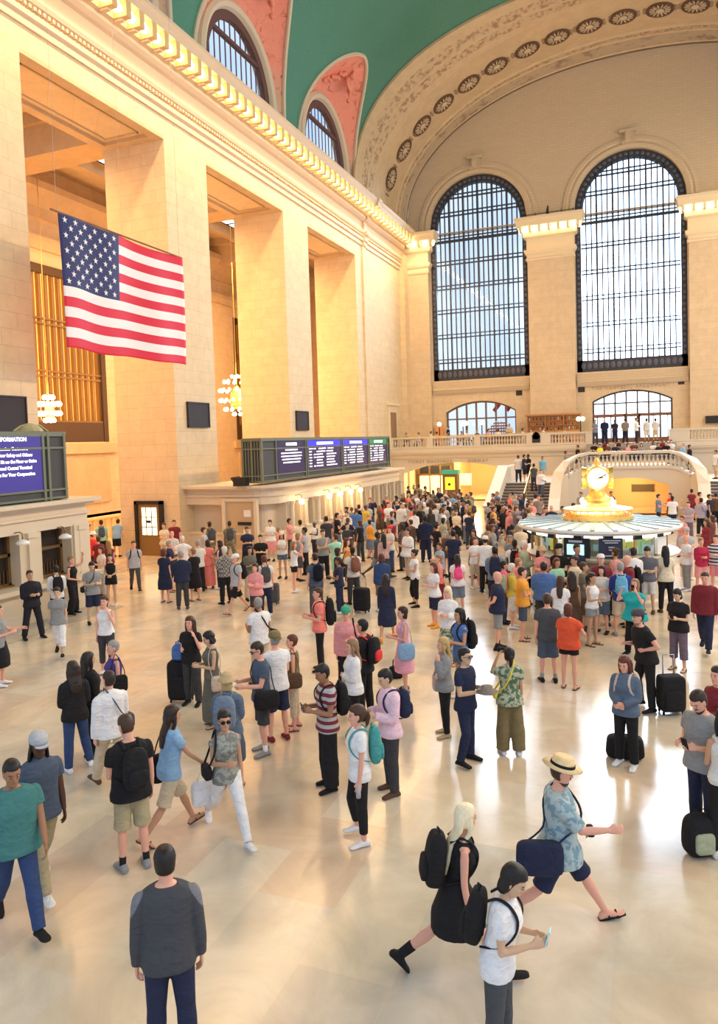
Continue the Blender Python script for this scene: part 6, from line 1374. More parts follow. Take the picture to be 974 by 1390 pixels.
(-10.44,20.09,0,-2.26,1.7,'f','s','pp',('tee','oliveg'),('jeans','sand'),('long','black'),'t',('shoe','black'),{},'person in grey-green t-shirt and sand jeans near the tall openings',0,'people on the concourse floor'),
(-11.48,22.67,0,-2.8,1.72,'m','s','pp',('tee','black'),('shorts','black'),('short','dark'),'a',('shoe','black'),{},'person in black t-shirt and black shorts near the tall openings',0,'people on the concourse floor'),
(-13.55,27.21,0,-2.99,1.72,'f','s','pp',('blouse','white'),('skirt','rose'),('bun','dark'),'a',('shoe','black'),{},'person in white blouse and rose skirt near the tall openings',0,'people on the concourse floor'),
(-8.72,17.42,0,3.14,1.66,'f','s','pp',('jacket','rose'),('shorts','charcoal'),('bob','brown'),'r',('shoe','white'),{},'person in rose jacket and charcoal shorts on the open floor',0,'people on the concourse floor'),
(-8.93,18.3,0,0.68,1.74,'m','s','dd',('tee','offwhite'),('jeans','navy'),('short','auburn'),'r',('shoe','white'),{'items': [('bp','dgrey','grey backpack of the auburn-haired man in off-white',{})]},'person in off-white t-shirt and navy jeans on the open floor',0,'people on the concourse floor'),
(-11.18,23.7,0,-2.92,1.7,'f','s','pp',('tank','white'),('short_shorts','denimj'),('long','dark'),'t',('shoe','black'),{'cap': 'cream'},'person in white tank top and denim short shorts near the tall openings',0,'people on the concourse floor'),
(-9.62,21.53,0,-1.02,1.68,'f','s','cc',('tank','white'),('short_shorts','black'),('long','fair'),'r',('shoe','white'),{},'person in white tank top and black short shorts near the tall openings',0,'people on the concourse floor'),
(-13.06,28.01,0,-1.1,1.7,'m','s','pp',('tee','rose'),('jeans','charcoal'),('short','black'),'t',('shoe','black'),{},'person in rose t-shirt and charcoal jeans by the far ticket windows',0,'people on the concourse floor'),
(-12.21,27.33,0,0.81,1.72,'f','s','pp',('tee','cream'),('skirt','brown'),('short','black'),'t',('shoe','black'),{},'person in cream t-shirt and brown skirt near the tall openings',0,'people on the concourse floor'),
(-10.69,24.6,0,1.85,1.76,'m','s','pp',('tee','lgrey'),('trousers','black'),('short','black'),'m',('shoe','black'),{},'person in light grey t-shirt and black trousers near the tall openings',0,'people on the concourse floor'),
(-10.36,23.38,0,-0.41,1.7,'f','s','cd',('tank','grey'),('shorts','dgrey'),('bob','fair'),'r',('shoe','black'),{},'person in grey tank top and dark grey shorts near the tall openings',0,'people on the concourse floor'),
(-12.29,25.6,0,-1.08,1.62,'f','s','pd',('tee','rose'),('shorts','sand'),('short','fair'),'r',('shoe','white'),{},'person in rose t-shirt and sand shorts near the tall openings',0,'people on the concourse floor'),
(-7.52,18.69,0,0.79,1.78,'m','s','dd',('tee','slate'),('jeans','dgrey'),('short','dark'),'r',('shoe','brown'),{'items': [('bp','navy','navy backpack with a white panel near the ticket windows',{},'offwhite'),('bp','dnavy','dark navy backpack on the man beside the tomato-red t-shirt',{})]},'person in slate t-shirt and dark grey jeans on the open floor',0,'people on the concourse floor'),
(-9.62,23.89,0,-2.36,1.78,'m','s','pp',('tee','grey'),('trousers','black'),('short','dark'),'a',('shoe','black'),{},'person in grey t-shirt and black trousers near the tall openings',0,'people on the concourse floor'),
(-8.84,23.22,0,1.11,1.72,'m','s','cc',('tee','mint'),('shorts','mint'),('short','brown'),'r',('shoe','black'),{},'person in mint t-shirt and mint shorts on the open floor',0,'people on the concourse floor'),
(-8.12,22.47,0,-1.35,1.68,'f','s','cc',('tank','orange'),('skirt','black'),('long','auburn'),'r',('shoe','black'),{},'person in orange tank top and black skirt on the open floor',0,'people on the concourse floor'),
(-7.54,20.37,0,-0.81,1.68,'f','s','cp',('tee','black'),('jeans','navy'),('bob','dark'),'m',('shoe','black'),{},'person in black t-shirt and navy jeans on the open floor',0,'people on the concourse floor'),
(-7.05,20.34,0,0.74,1.74,'m','s','dd',('tee','offwhite'),('jeans','charcoal'),('buzz','black'),'d',('shoe','black'),{'items': [('bp','rust','rust brown backpack beside the wheeled black suitcase',{})]},'person in off-white t-shirt and charcoal jeans on the open floor',0,'people on the concourse floor'),
(-6.99,19.13,0,1.8,1.6,'m','s','pd',('tee','navy'),('jeans','navy'),('short','dark'),'m',('shoe','white'),{},'person in navy t-shirt and navy jeans on the open floor',0,'people on the concourse floor'),
(-11.59,30.87,0,3.01,1.74,'m','s','pp',('shirt','offwhite'),('trousers','black'),('short','black'),'a',('shoe','black'),{},'person in off-white shirt and black trousers by the far ticket windows',0,'people on the concourse floor'),
(-9.91,29.27,0,-3.13,1.78,'m','k','dd',('shirt','lblue'),('shorts','lblue'),('short','fair'),'r',('shoe','brown'),{},'person in light blue shirt and light blue shorts in the middle of the crowd',0,'people on the concourse floor'),
(-7.76,24.48,0,-1.04,1.76,'m','L','dd',('tee','dgrey'),('shorts','grey'),('short','black'),'d',('sandal','brown'),{},'person in dark grey t-shirt and grey shorts in the middle of the crowd',0,'people on the concourse floor'),
(-7.32,23.88,0,0.61,1.66,'f','s','dp',('long','stripep'),('long_skirt','charcoal'),('long','black'),'d',('shoe','black'),{},'person in pink striped long-sleeved top and charcoal long skirt on the open floor',0,'people on the concourse floor'),
(-7.72,25.72,0,2.43,1.72,'m','s','pp',('tee','offwhite'),('jeans','dblue'),('short','auburn'),'r',('shoe','black'),{'cap': 'red'},'person in off-white t-shirt and deep blue jeans in the middle of the crowd',0,'people on the concourse floor'),
(-7.39,26.12,0,1.54,1.76,'m','s','pp',('tank','purplegrey'),('jeans','charcoal'),('short','dark'),'d',('shoe','black'),{},'person in purple-grey tank top and charcoal jeans in the middle of the crowd',0,'people on the concourse floor'),
(-5.87,19.62,0,0.52,1.66,'f','s','dd',('jacket','dblue'),('shorts','olive'),('curly','auburn'),'d',('shoe','white'),{},'person in deep blue jacket and olive shorts on the open floor',0,'people on the concourse floor'),
(-4.73,16.76,0,0.17,1.66,'f','l','dd',('long','navy'),('skirt','navy'),('long','dark'),'t',('shoe','orange'),{},'person in navy long-sleeved top and navy skirt on the open floor',0,'people on the concourse floor'),
(-6.64,24.5,0,2.41,1.8,'m','s','pp',('loose','white'),('trousers','sand'),('short','dark'),'t',('shoe','black'),{'fat': 1.25},'person in white loose shirt and sand trousers in the middle of the crowd',0,'people on the concourse floor'),
(-7.05,28.1,0,0.32,1.86,'m','s','dd',('jacket','navysuit'),('trousers','navysuit'),('short','black'),'d',('shoe','black'),{'fat': 1.1},'person in dark navy jacket and dark navy trousers in the middle of the crowd',0,'people on the concourse floor'),
(-5.15,20.46,0,2.05,1.68,'f','t','pd',('sleeveless','white'),('capri','black'),('bun','black'),'t',('shoe','black'),{},'person in white sleeveless top and black cropped trousers on the open floor',0,'people on the concourse floor'),
(-4.23,19.77,0,2.19,1.66,'f','s','pp',('tank','coral'),('skirt','maroon'),('bun','fair'),'r',('shoe','black'),{},'person in coral tank top and maroon skirt on the open floor',0,'people on the concourse floor'),
(-3.97,18.32,0,2.37,1.68,'f','s','pp',('blouse','white'),('shorts','navy'),('long','auburn'),'r',('shoe','orange'),{},'person in white blouse and navy shorts on the open floor',0,'people on the concourse floor'),
(-3.72,19.86,0,0.33,1.66,'f','s','dd',('blouse','white'),('shorts','bluegrey'),('long','dark'),'r',('shoe','white'),{'items': [('bp','hotpink','hot pink backpack on the girl in white',{'w': 0.13,'h': 0.18})]},'person in white blouse and blue-grey shorts on the open floor',0,'people on the concourse floor'),
(-4.94,22.46,0,2.36,1.6,'m','s','pp',('tee','lblue'),('jeans','navy'),('short','dark'),'t',('shoe','black'),{},'person in light blue t-shirt and navy jeans on the open floor',0,'people on the concourse floor'),
(-3.57,22.88,0,0.38,1.78,'m','s','dd',('tee','white'),('trousers','black'),('short','dark'),'a',('shoe','black'),{'cap': 'white'},'person in white t-shirt and black trousers beside the information booth',0,'people on the concourse floor'),
(-4.02,23.4,0,-2.4,1.68,'f','s','pp',('tee','white'),('shorts','sand'),('bob','auburn'),'r',('shoe','white'),{},'person in white t-shirt and sand shorts on the open floor',0,'people on the concourse floor'),
(-2.52,22.1,0,0.17,1.8,'m','s','dd',('tee','white'),('trousers','navy'),('buzz','black'),'d',('shoe','black'),{'items': [('bp','black','black backpack on the broad man in white near the booth',{})]},'person in white t-shirt and navy trousers beside the information booth',0,'people on the concourse floor'),
(-2.22,21.75,0,0.51,1.79,'f','s','pp',('long','red'),('skirt','black'),('short','dark'),'m',('shoe','black'),{},'person in red long-sleeved top and black skirt beside the information booth',0,'people on the concourse floor'),
(-2.82,20.6,0,0.2,1.8,'m','s','pp',('hoodie','bluegrey'),('jeans','navy'),('short','black'),'m',('shoe','black'),{'items': [('bp','navy','navy backpack by the hot pink top',{'w': 0.17,'h': 0.27})]},'person in blue-grey hooded top and navy jeans on the open floor',0,'people on the concourse floor'),
(-2.3,19.11,0,-1.21,1.64,'f','s','pp',('long','hotpink'),('jeans','charcoal'),('bun','black'),'t',('shoe','black'),{},'person in hot pink long-sleeved top and charcoal jeans on the open floor',0,'people on the concourse floor'),
(-2.01,16.72,0,-1.29,1.8,'m','s','bb',('polo','navy'),('shorts','grey'),('bald','grey'),'r',('shoe','black'),{'sock': 'black','fat': 1.2},'person in navy polo shirt and grey shorts on the open floor',0,'people on the concourse floor'),
(-2.02,18.69,0,-1.22,1.66,'f','s','dp',('long','mustard'),('shorts','offwhite'),('short','white'),'r',('shoe','white'),{'items': [('bp','sage','sage and grey backpack on the person in mustard',{})]},'person in mustard long-sleeved top and off-white shorts on the open floor',0,'people on the concourse floor'),
(-1.59,17.63,0,-1.32,1.76,'m','s','xx',('polo','orange'),('shorts','slate'),('short','dark'),'r',('sandal','brown'),{'fat': 1.12},'person in orange polo shirt and slate shorts on the open floor',0,'people on the concourse floor'),
(-2.03,19.77,0,-1.06,1.62,'f','s','vp',('tee','rose'),('shorts','white'),('short','fair'),'r',('shoe','white'),{},'person in rose t-shirt and white shorts on the open floor',0,'people on the concourse floor'),
(-1.18,18.33,0,0.22,1.8,'m','s','pp',('hoodie','blue'),('jeans','charcoal'),('short','dark'),'t',('shoe','black'),{'fat': 1.2,'hp': -20.0},'person in blue hooded top and charcoal jeans on the open floor',0,'people on the concourse floor'),
(-0.64,14.73,0,0.3,1.76,'m','s','dd',('tee','dgrey'),('shorts','slate'),('short','brown'),'r',('shoe','black'),{'sock': 'grey'},'person in dark grey t-shirt and slate shorts on the open floor',0,'people on the concourse floor'),
(-0.21,14.44,0,-0.16,1.64,'f','s','dh',('tee','tomato'),('short_shorts','black'),('bob','auburn'),'r',('sandal','brown'),{'fat': 1.2},'person in tomato t-shirt and black short shorts on the open floor',0,'people on the concourse floor'),
(-1.66,21.24,0,-1.96,1.67,'f','s','pp',('tee','lblue'),('jeans','navy'),('long','dark'),'t',('shoe','black'),{},'person in light blue t-shirt and navy jeans beside the information booth',0,'people on the concourse floor'),
(-1.54,20.79,0,2.91,1.8,'f','s','pp',('tee','rose'),('skirt','sand'),('short','fair'),'r',('shoe','brown'),{'sunhat': 'tan'},'person in rose t-shirt and sand skirt beside the information booth',0,'people on the concourse floor'),
(-0.61,20.83,0,-2.34,1.88,'m','s','pd',('polo','navyp'),('trousers','black'),('short','dark'),'t',('shoe','black'),{},'person in navy polo shirt and black trousers beside the information booth',0,'people on the concourse floor'),
(-1.08,20.77,0,2.73,1.88,'m','s','pp',('tee','black'),('jeans','black'),('short','black'),'a',('shoe','black'),{'cap': 'black'},'person in black t-shirt and black jeans beside the information booth',0,'people on the concourse floor'),
(-1.02,19.7,0,-2.5,1.66,'f','s','pp',('tee','mint'),('skirt','sand'),('wavy','auburn'),'t',('shoe','brown'),{},'person in mint t-shirt and sand skirt on the open floor',0,'people on the concourse floor'),
(-0.53,19.39,0,2.19,1.78,'m','s','pp',('shirt','cream'),('trousers','oliveg'),('short','dark'),'t',('shoe','brown'),{},'person in cream shirt and grey-green trousers on the open floor',0,'people on the concourse floor'),
(-0.29,18.93,0,-1.49,1.7,'f','s','pp',('tee','oliveg'),('skirt','brown'),('short','brown'),'t',('shoe','brown'),{},'person in grey-green t-shirt and brown skirt on the open floor',0,'people on the concourse floor'),
(-0.46,17.72,0,0.36,1.68,'f','s','dd',('tank','brown'),('skirt','brown'),('wavy','dark'),'t',('shoe','brown'),{},'person in brown tank top and brown skirt on the open floor',0,'people on the concourse floor'),
(-0.67,17.3,0,-0.06,1.64,'f','s','pp',('tee','white'),('shorts','lgrey'),('long','brown'),'t',('shoe','black'),{},'person in white t-shirt and light grey shorts on the open floor',0,'people on the concourse floor'),
(-0.0,17.61,0,-2.02,1.68,'f','s','vp',('tank','white'),('short_shorts','grey'),('ponytail','dark'),'t',('sandal','brown'),{},'person in white tank top and grey short shorts on the open floor',0,'people on the concourse floor'),
(0.09,19.61,0,-2.91,1.8,'m','s','dd',('polo','wine'),('trousers','black'),('short','brown'),'r',('shoe','black'),{'cap': 'white','hp': -14.0},'person in wine red polo shirt and black trousers on the open floor',0,'people on the concourse floor'),
(0.15,18.77,0,2.85,1.66,'f','s','pp',('tee','offwhite'),('shorts','denimj'),('long','black'),'r',('shoe','black'),{},'person in off-white t-shirt and denim shorts on the open floor',0,'people on the concourse floor'),
(0.59,18.62,0,0.13,1.78,'m','s','xd',('long','royal'),('shorts','sand'),('short','grey'),'r',('shoe','grey'),{'items': [('bp','sky','sky blue backpack on the man in royal blue',{})]},'person in royal blue long-sleeved top and sand shorts on the open floor',0,'people on the concourse floor'),
(0.72,19.6,0,1.95,1.8,'m','s','pp',('hoodie','wine'),('jeans','black'),('bald','grey'),'r',('shoe','black'),{'fat': 1.12,'items': [('bp','black','black backpack on the bald man in the wine hooded top',{})]},'person in wine red hooded top and black jeans on the open floor',0,'people on the concourse floor'),
(0.39,20.79,0,0.91,1.8,'f','s','pp',('tank','rose'),('jeans','black'),('bun','brown'),'t',('shoe','black'),{},'person in rose tank top and black jeans beside the information booth',0,'people on the concourse floor'),
(0.84,20.92,0,0.36,1.8,'f','s','pp',('shirt','white'),('trousers','black'),('short','dark'),'t',('shoe','black'),{},'person in white shirt and black trousers beside the information booth',0,'people on the concourse floor'),
(1.19,21.22,0,2.97,1.81,'m','s','xx',('tee','slategrey'),('shorts','offwhite'),('short','dark'),'a',('shoe','brown'),{'hp': 24.0},'person in slate grey t-shirt and off-white shorts beside the information booth',0,'people on the concourse floor'),
(1.64,21.35,0,0.17,1.8,'f','s','dd',('blouse','cream'),('slim','black'),('long','black'),'a',('shoe','brown'),{},'person in cream blouse and black slim trousers beside the information booth',0,'people on the concourse floor'),
(-2.12,21.3,0,-1.42,1.88,'m','s','pp',('shirt','sage'),('trousers','sand'),('short','white'),'r',('shoe','brown'),{},'person in sage shirt and sand trousers beside the information booth',0,'people on the concourse floor'),
(2.28,24.49,0,2.05,1.7,'m','s','pd',('tee','white'),('jeans','grey'),('bald','white'),'r',('shoe','white'),{},'person in white t-shirt and grey jeans north of the information booth',0,'people on the concourse floor'),
(2.37,26.37,0,-2.83,1.72,'m','s','pp',('polo','lgrey'),('trousers','sand'),('short','fair'),'r',('shoe','white'),{'cap': 'lgrey'},'person in light grey polo shirt and sand trousers north of the information booth',0,'people on the concourse floor'),
(2.85,35.71,0,2.75,1.76,'m','s','xu',('tee','mauve'),('trousers','purplegrey'),('short','dark'),'r',('shoe','black'),{},'person in mauve t-shirt and purple-grey trousers north of the information booth',0,'people on the concourse floor'),
(3.46,37.45,0,0.12,1.78,'m','s','pd',('shirt','mauve'),('trousers','black'),('short','black'),'t',('shoe','black'),{'items': [('sb','black','large black bag on the person in a mauve shirt north of the booth',{'sd': 1,'w': 0.2,'h': 0.18,'drop': -0.05,'cross': True})]},'person in mauve shirt and black trousers north of the information booth',0,'people on the concourse floor'),
(3.39,44.37,0,0.3,1.7,'f','s','pp',('blouse','wine'),('skirt','wine'),('bun','dark'),'t',('shoe','black'),{},'person in wine red blouse and wine red skirt north of the information booth',0,'people on the concourse floor'),
(3.64,41.64,0,-1.45,1.74,'m','s','pd',('tee','rose'),('jeans','wine'),('short','dark'),'r',('shoe','black'),{},'person in rose t-shirt and wine red jeans north of the information booth',0,'people on the concourse floor'),
(1.66,40.52,0,-1.58,1.72,'m','s','pp',('tee','bluegrey'),('shorts','navy'),('short','dark'),'r',('shoe','black'),{},'person in blue-grey t-shirt and navy shorts near the ticket hall arch',0,'people on the concourse floor'),
(2.25,42.27,0,1.72,1.66,'f','s','pp',('long','red'),('skirt','wine'),('short','auburn'),'r',('shoe','black'),{},'person in red long-sleeved top and wine red skirt north of the information booth',0,'people on the concourse floor'),
(2.28,39.29,0,0.06,1.74,'m','s','dd',('tee','white'),('jeans','navy'),('buzz','black'),'d',('shoe','black'),{},'person in white t-shirt and navy jeans north of the information booth',0,'people on the concourse floor'),
(2.68,24.25,0,-2.85,1.66,'f','s','pp',('long','crimson'),('shorts','rose'),('short','fair'),'r',('shoe','white'),{},'person in crimson long-sleeved top and rose shorts north of the information booth',0,'people on the concourse floor'),
(3.1,24.43,0,2.72,1.74,'m','s','pp',('tee','stripew'),('shorts','rose'),('short','brown'),'r',('shoe','white'),{},'person in white striped t-shirt and rose shorts north of the information booth',0,'people on the concourse floor'),
(3.15,29.25,0,2.03,1.68,'f','s','pp',('long','wine'),('jeans','wine'),('long','brown'),'t',('shoe','black'),{},'person in wine red long-sleeved top and wine red jeans north of the information booth',0,'people on the concourse floor'),
(3.4,30.17,0,1.15,1.72,'f','s','pp',('long','brownred'),('jeans','brown'),('bob','brown'),'t',('shoe','black'),{},'person in reddish brown long-sleeved top and brown jeans north of the information booth',0,'people on the concourse floor'),
(4.0,40.41,0,-1.64,1.72,'m','s','dd',('tee','navy'),('jeans','navy'),('short','black'),'t',('shoe','black'),{},'person in navy t-shirt and navy jeans north of the information booth',0,'people on the concourse floor'),
(4.33,40.84,0,0.27,1.76,'m','s','pp',('tee','brown'),('jeans','black'),('short','dark'),'t',('shoe','black'),{},'person in brown t-shirt and black jeans north of the information booth',0,'people on the concourse floor'),
(2.41,31.05,0,2.58,1.62,'f','s','pp',('tee','rose'),('skirt','mauve'),('short','brown'),'t',('shoe','black'),{},'person in rose t-shirt and mauve skirt north of the information booth',0,'people on the concourse floor'),
(-2.8,33.35,0,0.21,1.8,'m','s','dd',('shirt','navy'),('trousers','black'),('bald','fair'),'r',('shoe','black'),{},'person in navy shirt and black trousers deep in the crowd',0,'people on the concourse floor'),
(-3.11,33.78,0,-2.66,1.66,'f','s','pp',('tee','rose'),('jeans','black'),('short','dark'),'r',('shoe','black'),{},'person in rose t-shirt and black jeans deep in the crowd',0,'people on the concourse floor'),
(-2.38,33.87,0,-2.34,1.72,'m','s','pp',('tee','grey'),('jeans','black'),('short','black'),'t',('shoe','black'),{},'person in grey t-shirt and black jeans deep in the crowd',0,'people on the concourse floor'),
(-2.02,35.14,0,-1.48,1.74,'m','s','pp',('tee','wine'),('jeans','black'),('short','dark'),'t',('shoe','black'),{},'person in wine red t-shirt and black jeans deep in the crowd',0,'people on the concourse floor'),
(-2.29,42.27,0,2.7,1.72,'m','s','pp',('tee','grey'),('jeans','black'),('short','dark'),'t',('shoe','black'),{},'person in grey t-shirt and black jeans near the ticket hall arch',0,'people on the concourse floor'),
(-0.71,42.45,0,-2.4,1.74,'m','s','pp',('tee','brown'),('jeans','black'),('short','dark'),'t',('shoe','black'),{},'person in brown t-shirt and black jeans near the ticket hall arch',0,'people on the concourse floor'),
(-13.66,49.02,0,0.64,1.78,'m','s','up',('shirt','taupe'),('trousers','black'),('short','black'),'t',('shoe','black'),{},'person in taupe shirt and black trousers by the far ticket windows',0,'people on the concourse floor'),
(-14.04,47.84,0,-1.09,1.76,'m','s','pp',('jacket','navy'),('trousers','black'),('short','black'),'t',('shoe','black'),{},'person in navy jacket and black trousers by the far ticket windows',0,'people on the concourse floor'),
(-3.08,26.66,0,0.25,1.72,'m','s','pp',('tee','cream'),('trousers','sand'),('short','grey'),'r',('shoe','black'),{},'person in cream t-shirt and sand trousers in the middle of the crowd',0,'people on the concourse floor'),
(-2.99,24.06,0,-2.44,1.66,'f','s','pp',('blouse','grey'),('skirt','taupe'),('bob','grey'),'r',('shoe','black'),{},'person in grey blouse and taupe skirt beside the information booth',0,'people on the concourse floor'),
(-9.84,26.69,0,-2.12,1.7,'m','s','cp',('long','charcoal'),('trousers','black'),('short','black'),'a',('shoe','white'),{},'person in charcoal long-sleeved top and black trousers near the tall openings',0,'people on the concourse floor'),
(-4.93,30.81,0,0.08,1.68,'f','s','dp',('blouse','purplegrey'),('slim','khaki'),('bob','fair'),'t',('shoe','black'),{'items': [('bp','black','black backpack on the purple-grey blouse wearer in the middle of the crowd',{})]},'person in purple-grey blouse and khaki slim trousers in the middle of the crowd',0,'people on the concourse floor'),
(-8.87,29.22,0,0.89,1.58,'f','k','xx',('jacket','maroon'),('short_shorts','brown'),('bun','black'),'a',('shoe','brown'),{},'person in maroon jacket and brown short shorts in the middle of the crowd',0,'people on the concourse floor'),
(-10.38,28.08,0,0.22,1.75,'m','s','hd',('tee','navy'),('trousers','olive'),('short','auburn'),'t',('shoe','black'),{},'person in navy t-shirt and olive trousers in the middle of the crowd',0,'people on the concourse floor'),
(-11.03,37.31,0,0.51,1.84,'m','s','dp',('shirt','cream'),('trousers','black'),('short','brown'),'d',('shoe','brown'),{},'person in cream shirt and black trousers by the far ticket windows',0,'people on the concourse floor'),
(-12.24,41.18,0,-1.38,1.58,'f','s','dp',('jacket','olive'),('short_shorts','slate'),('wavy','auburn'),'a',('shoe','brown'),{},'person in olive jacket and slate short shorts by the far ticket windows',0,'people on the concourse floor'),
(-8.07,34.25,0,-2.28,1.58,'f','w','pd',('tank','lblue'),('short_shorts','olive'),('long','black'),'t',('shoe','black'),{},'person in light blue tank top and olive short shorts deep in the crowd',0,'people on the concourse floor'),
(-6.15,31.83,0,0.02,1.68,'f','s','vv',('tee','navy'),('slim','charcoal'),('bun','brown'),'l',('shoe','brown'),{},'person in navy t-shirt and charcoal slim trousers deep in the crowd',0,'people on the concourse floor'),
(-4.24,32.66,0,-1.47,1.8,'m','s','cp',('jacket','purplegrey'),('shorts','khaki'),('short','brown'),'a',('shoe','black'),{},'person in purple-grey jacket and khaki shorts deep in the crowd',0,'people on the concourse floor'),
(-8.83,42.69,0,-1.98,1.58,'f','s','dd',('tee','blue'),('jeans','slate'),('bun','black'),'d',('shoe','white'),{'items': [('bp','olive','olive backpack on the blue t-shirt wearer near the ticket hall arch',{})]},'person in blue t-shirt and slate jeans near the ticket hall arch',0,'people on the concourse floor'),
(-6.93,34.74,0,2.03,1.75,'m','k','dd',('jacket','black'),('trousers','navy'),('short','grey'),'r',('shoe','black'),{},'person in black jacket and navy trousers deep in the crowd',0,'people on the concourse floor'),
(-6.23,26.83,0,-0.74,1.7,'m','s','hd',('tee','black'),('shorts','slate'),('short','black'),'r',('shoe','brown'),{},'person in black t-shirt and slate shorts in the middle of the crowd',0,'people on the concourse floor'),
(-7.56,38.48,0,0.98,1.58,'f','t','pp',('tee','orange'),('slim','brown'),('wavy','grey'),'m',('shoe','black'),{'items': [('bp','dgrey','dgrey backpack on the orange t-shirt wearer deep in the crowd',{})]},'person in orange t-shirt and brown slim trousers deep in the crowd',0,'people on the concourse floor'),
(-3.79,24.29,0,-1.49,1.75,'m','t','dp',('long','brown'),('trousers','black'),('short','fair'),'t',('shoe','black'),{'items': [('bp','black','black backpack on the brown long-sleeved top wearer in the middle of the crowd',{})]},'person in brown long-sleeved top and black trousers in the middle of the crowd',0,'people on the concourse floor'),
(-3.24,25.49,0,0.7,1.63,'f','t','xx',('tank','mustard'),('short_shorts','charcoal'),('long','dark'),'t',('shoe','black'),{},'person in mustard tank top and charcoal short shorts in the middle of the crowd',0,'people on the concourse floor'),
(-4.6,38.45,0,2.26,1.58,'f','w','hd',('tank','black'),('skirt','black'),('bob','black'),'a',('shoe','black'),{},'person in black tank top and black skirt deep in the crowd',0,'people on the concourse floor'),
(-10.86,34.5,0,-2.05,1.84,'m','w','cp',('tee','white'),('shorts','navy'),('short','black'),'r',('shoe','brown'),{},'person in white t-shirt and navy shorts deep in the crowd',0,'people on the concourse floor'),
(-8.45,36.11,0,-2.32,1.63,'f','k','dp',('blouse','grey'),('slim','navy'),('long','auburn'),'r',('shoe','brown'),{},'person in grey blouse and navy slim trousers deep in the crowd',0,'people on the concourse floor'),
(-2.89,29.76,0,2.39,1.84,'m','w','dd',('long','sage'),('shorts','black'),('short','black'),'t',('shoe','black'),{},'person in sage long-sleeved top and black shorts in the middle of the crowd',0,'people on the concourse floor'),
(-4.46,25.26,0,2.58,1.68,'f','s','pp',('tank','black'),('skirt','brown'),('bob','brown'),'t',('shoe','brown'),{'items': [('bp','dgrey','dgrey backpack on the black tank top wearer in the middle of the crowd',{})]},'person in black tank top and brown skirt in the middle of the crowd',0,'people on the concourse floor'),
(-4.13,35.38,0,2.25,1.58,'f','s','dd',('jacket','sage'),('short_shorts','grey'),('bun','fair'),'r',('shoe','black'),{},'person in sage jacket and grey short shorts deep in the crowd',0,'people on the concourse floor'),
(-11.53,28.47,0,0.58,1.8,'m','k','vv',('tee','charcoal'),('shorts','bluegrey'),('short','black'),'r',('shoe','white'),{},'person in charcoal t-shirt and blue-grey shorts by the far ticket windows',0,'people on the concourse floor'),
(-4.53,28.98,0,-2.21,1.68,'f','s','dd',('jacket','navy'),('jeans','navy'),('ponytail','dark'),'d',('shoe','black'),{},'person in navy jacket and navy jeans in the middle of the crowd',0,'people on the concourse floor'),
(-10.44,35.86,0,2.62,1.63,'f','w','cp',('blouse','white'),('slim','black'),('ponytail','grey'),'l',('shoe','brown'),{},'person in white blouse and black slim trousers deep in the crowd',0,'people on the concourse floor'),
(-8.57,34.11,0,0.25,1.58,'f','s','hd',('jacket','charcoal'),('short_shorts','navy'),('long','brown'),'m',('shoe','black'),{},'person in charcoal jacket and navy short shorts deep in the crowd',0,'people on the concourse floor'),
(-9.55,28.49,0,-0.46,1.63,'f','w','vv',('long','orange'),('skirt','bluegrey'),('bun','dark'),'r',('shoe','brown'),{},'person in orange long-sleeved top and blue-grey skirt in the middle of the crowd',0,'people on the concourse floor'),
(-3.41,28.38,0,1.72,1.84,'m','t','dp',('long','grey'),('shorts','charcoal'),('short','grey'),'d',('shoe','white'),{},'person in grey long-sleeved top and charcoal shorts in the middle of the crowd',0,'people on the concourse floor'),
(-9.74,35.94,0,-1.54,1.58,'f','s','dp',('tank','grey'),('skirt','sand'),('bob','brown'),'d',('shoe','black'),{},'person in grey tank top and sand skirt deep in the crowd',0,'people on the concourse floor'),
(-4.74,30.06,0,-0.76,1.58,'f','w','cp',('tank','grey'),('slim','black'),('long','fair'),'a',('shoe','white'),{},'person in grey tank top and black slim trousers in the middle of the crowd',0,'people on the concourse floor'),
(-7.66,33.15,0,-1.17,1.63,'f','t','dd',('sleeveless','white'),('short_shorts','khaki'),('bun','auburn'),'r',('shoe','brown'),{},'person in white sleeveless top and khaki short shorts deep in the crowd',0,'people on the concourse floor'),
(-9.71,27.71,0,1.29,1.68,'f','s','dp',('tee','black'),('jeans','charcoal'),('bob','brown'),'t',('shoe','brown'),{},'person in black t-shirt and charcoal jeans near the tall openings',0,'people on the concourse floor'),
(-8.17,41.0,0,1.22,1.84,'m','s','cp',('shirt','olive'),('jeans','bluegrey'),('short','brown'),'a',('shoe','white'),{},'person in olive shirt and blue-grey jeans near the ticket hall arch',0,'people on the concourse floor'),
(-9.86,32.2,0,-1.17,1.63,'f','k','pp',('jacket','mauve'),('short_shorts','charcoal'),('bob','auburn'),'a',('shoe','black'),{'items': [('bp','olive','olive backpack on the mauve jacket wearer deep in the crowd',{})]},'person in mauve jacket and charcoal short shorts deep in the crowd',0,'people on the concourse floor'),
(-11.44,31.7,0,0.29,1.8,'m','t','xx',('shirt','blue'),('trousers','charcoal'),('short','auburn'),'t',('shoe','black'),{},'person in blue shirt and charcoal trousers by the far ticket windows',0,'people on the concourse floor'),
(-12.21,42.1,0,-1.4,1.7,'m','s','dd',('tee','coral'),('jeans','black'),('bald','black'),'a',('shoe','white'),{},'person in coral t-shirt and black jeans by the far ticket windows',0,'people on the concourse floor'),
(-6.03,42.24,0,0.22,1.75,'m','s','vv',('polo','sage'),('jeans','grey'),('short','black'),'r',('shoe','black'),{},'person in sage polo shirt and grey jeans near the ticket hall arch',0,'people on the concourse floor'),
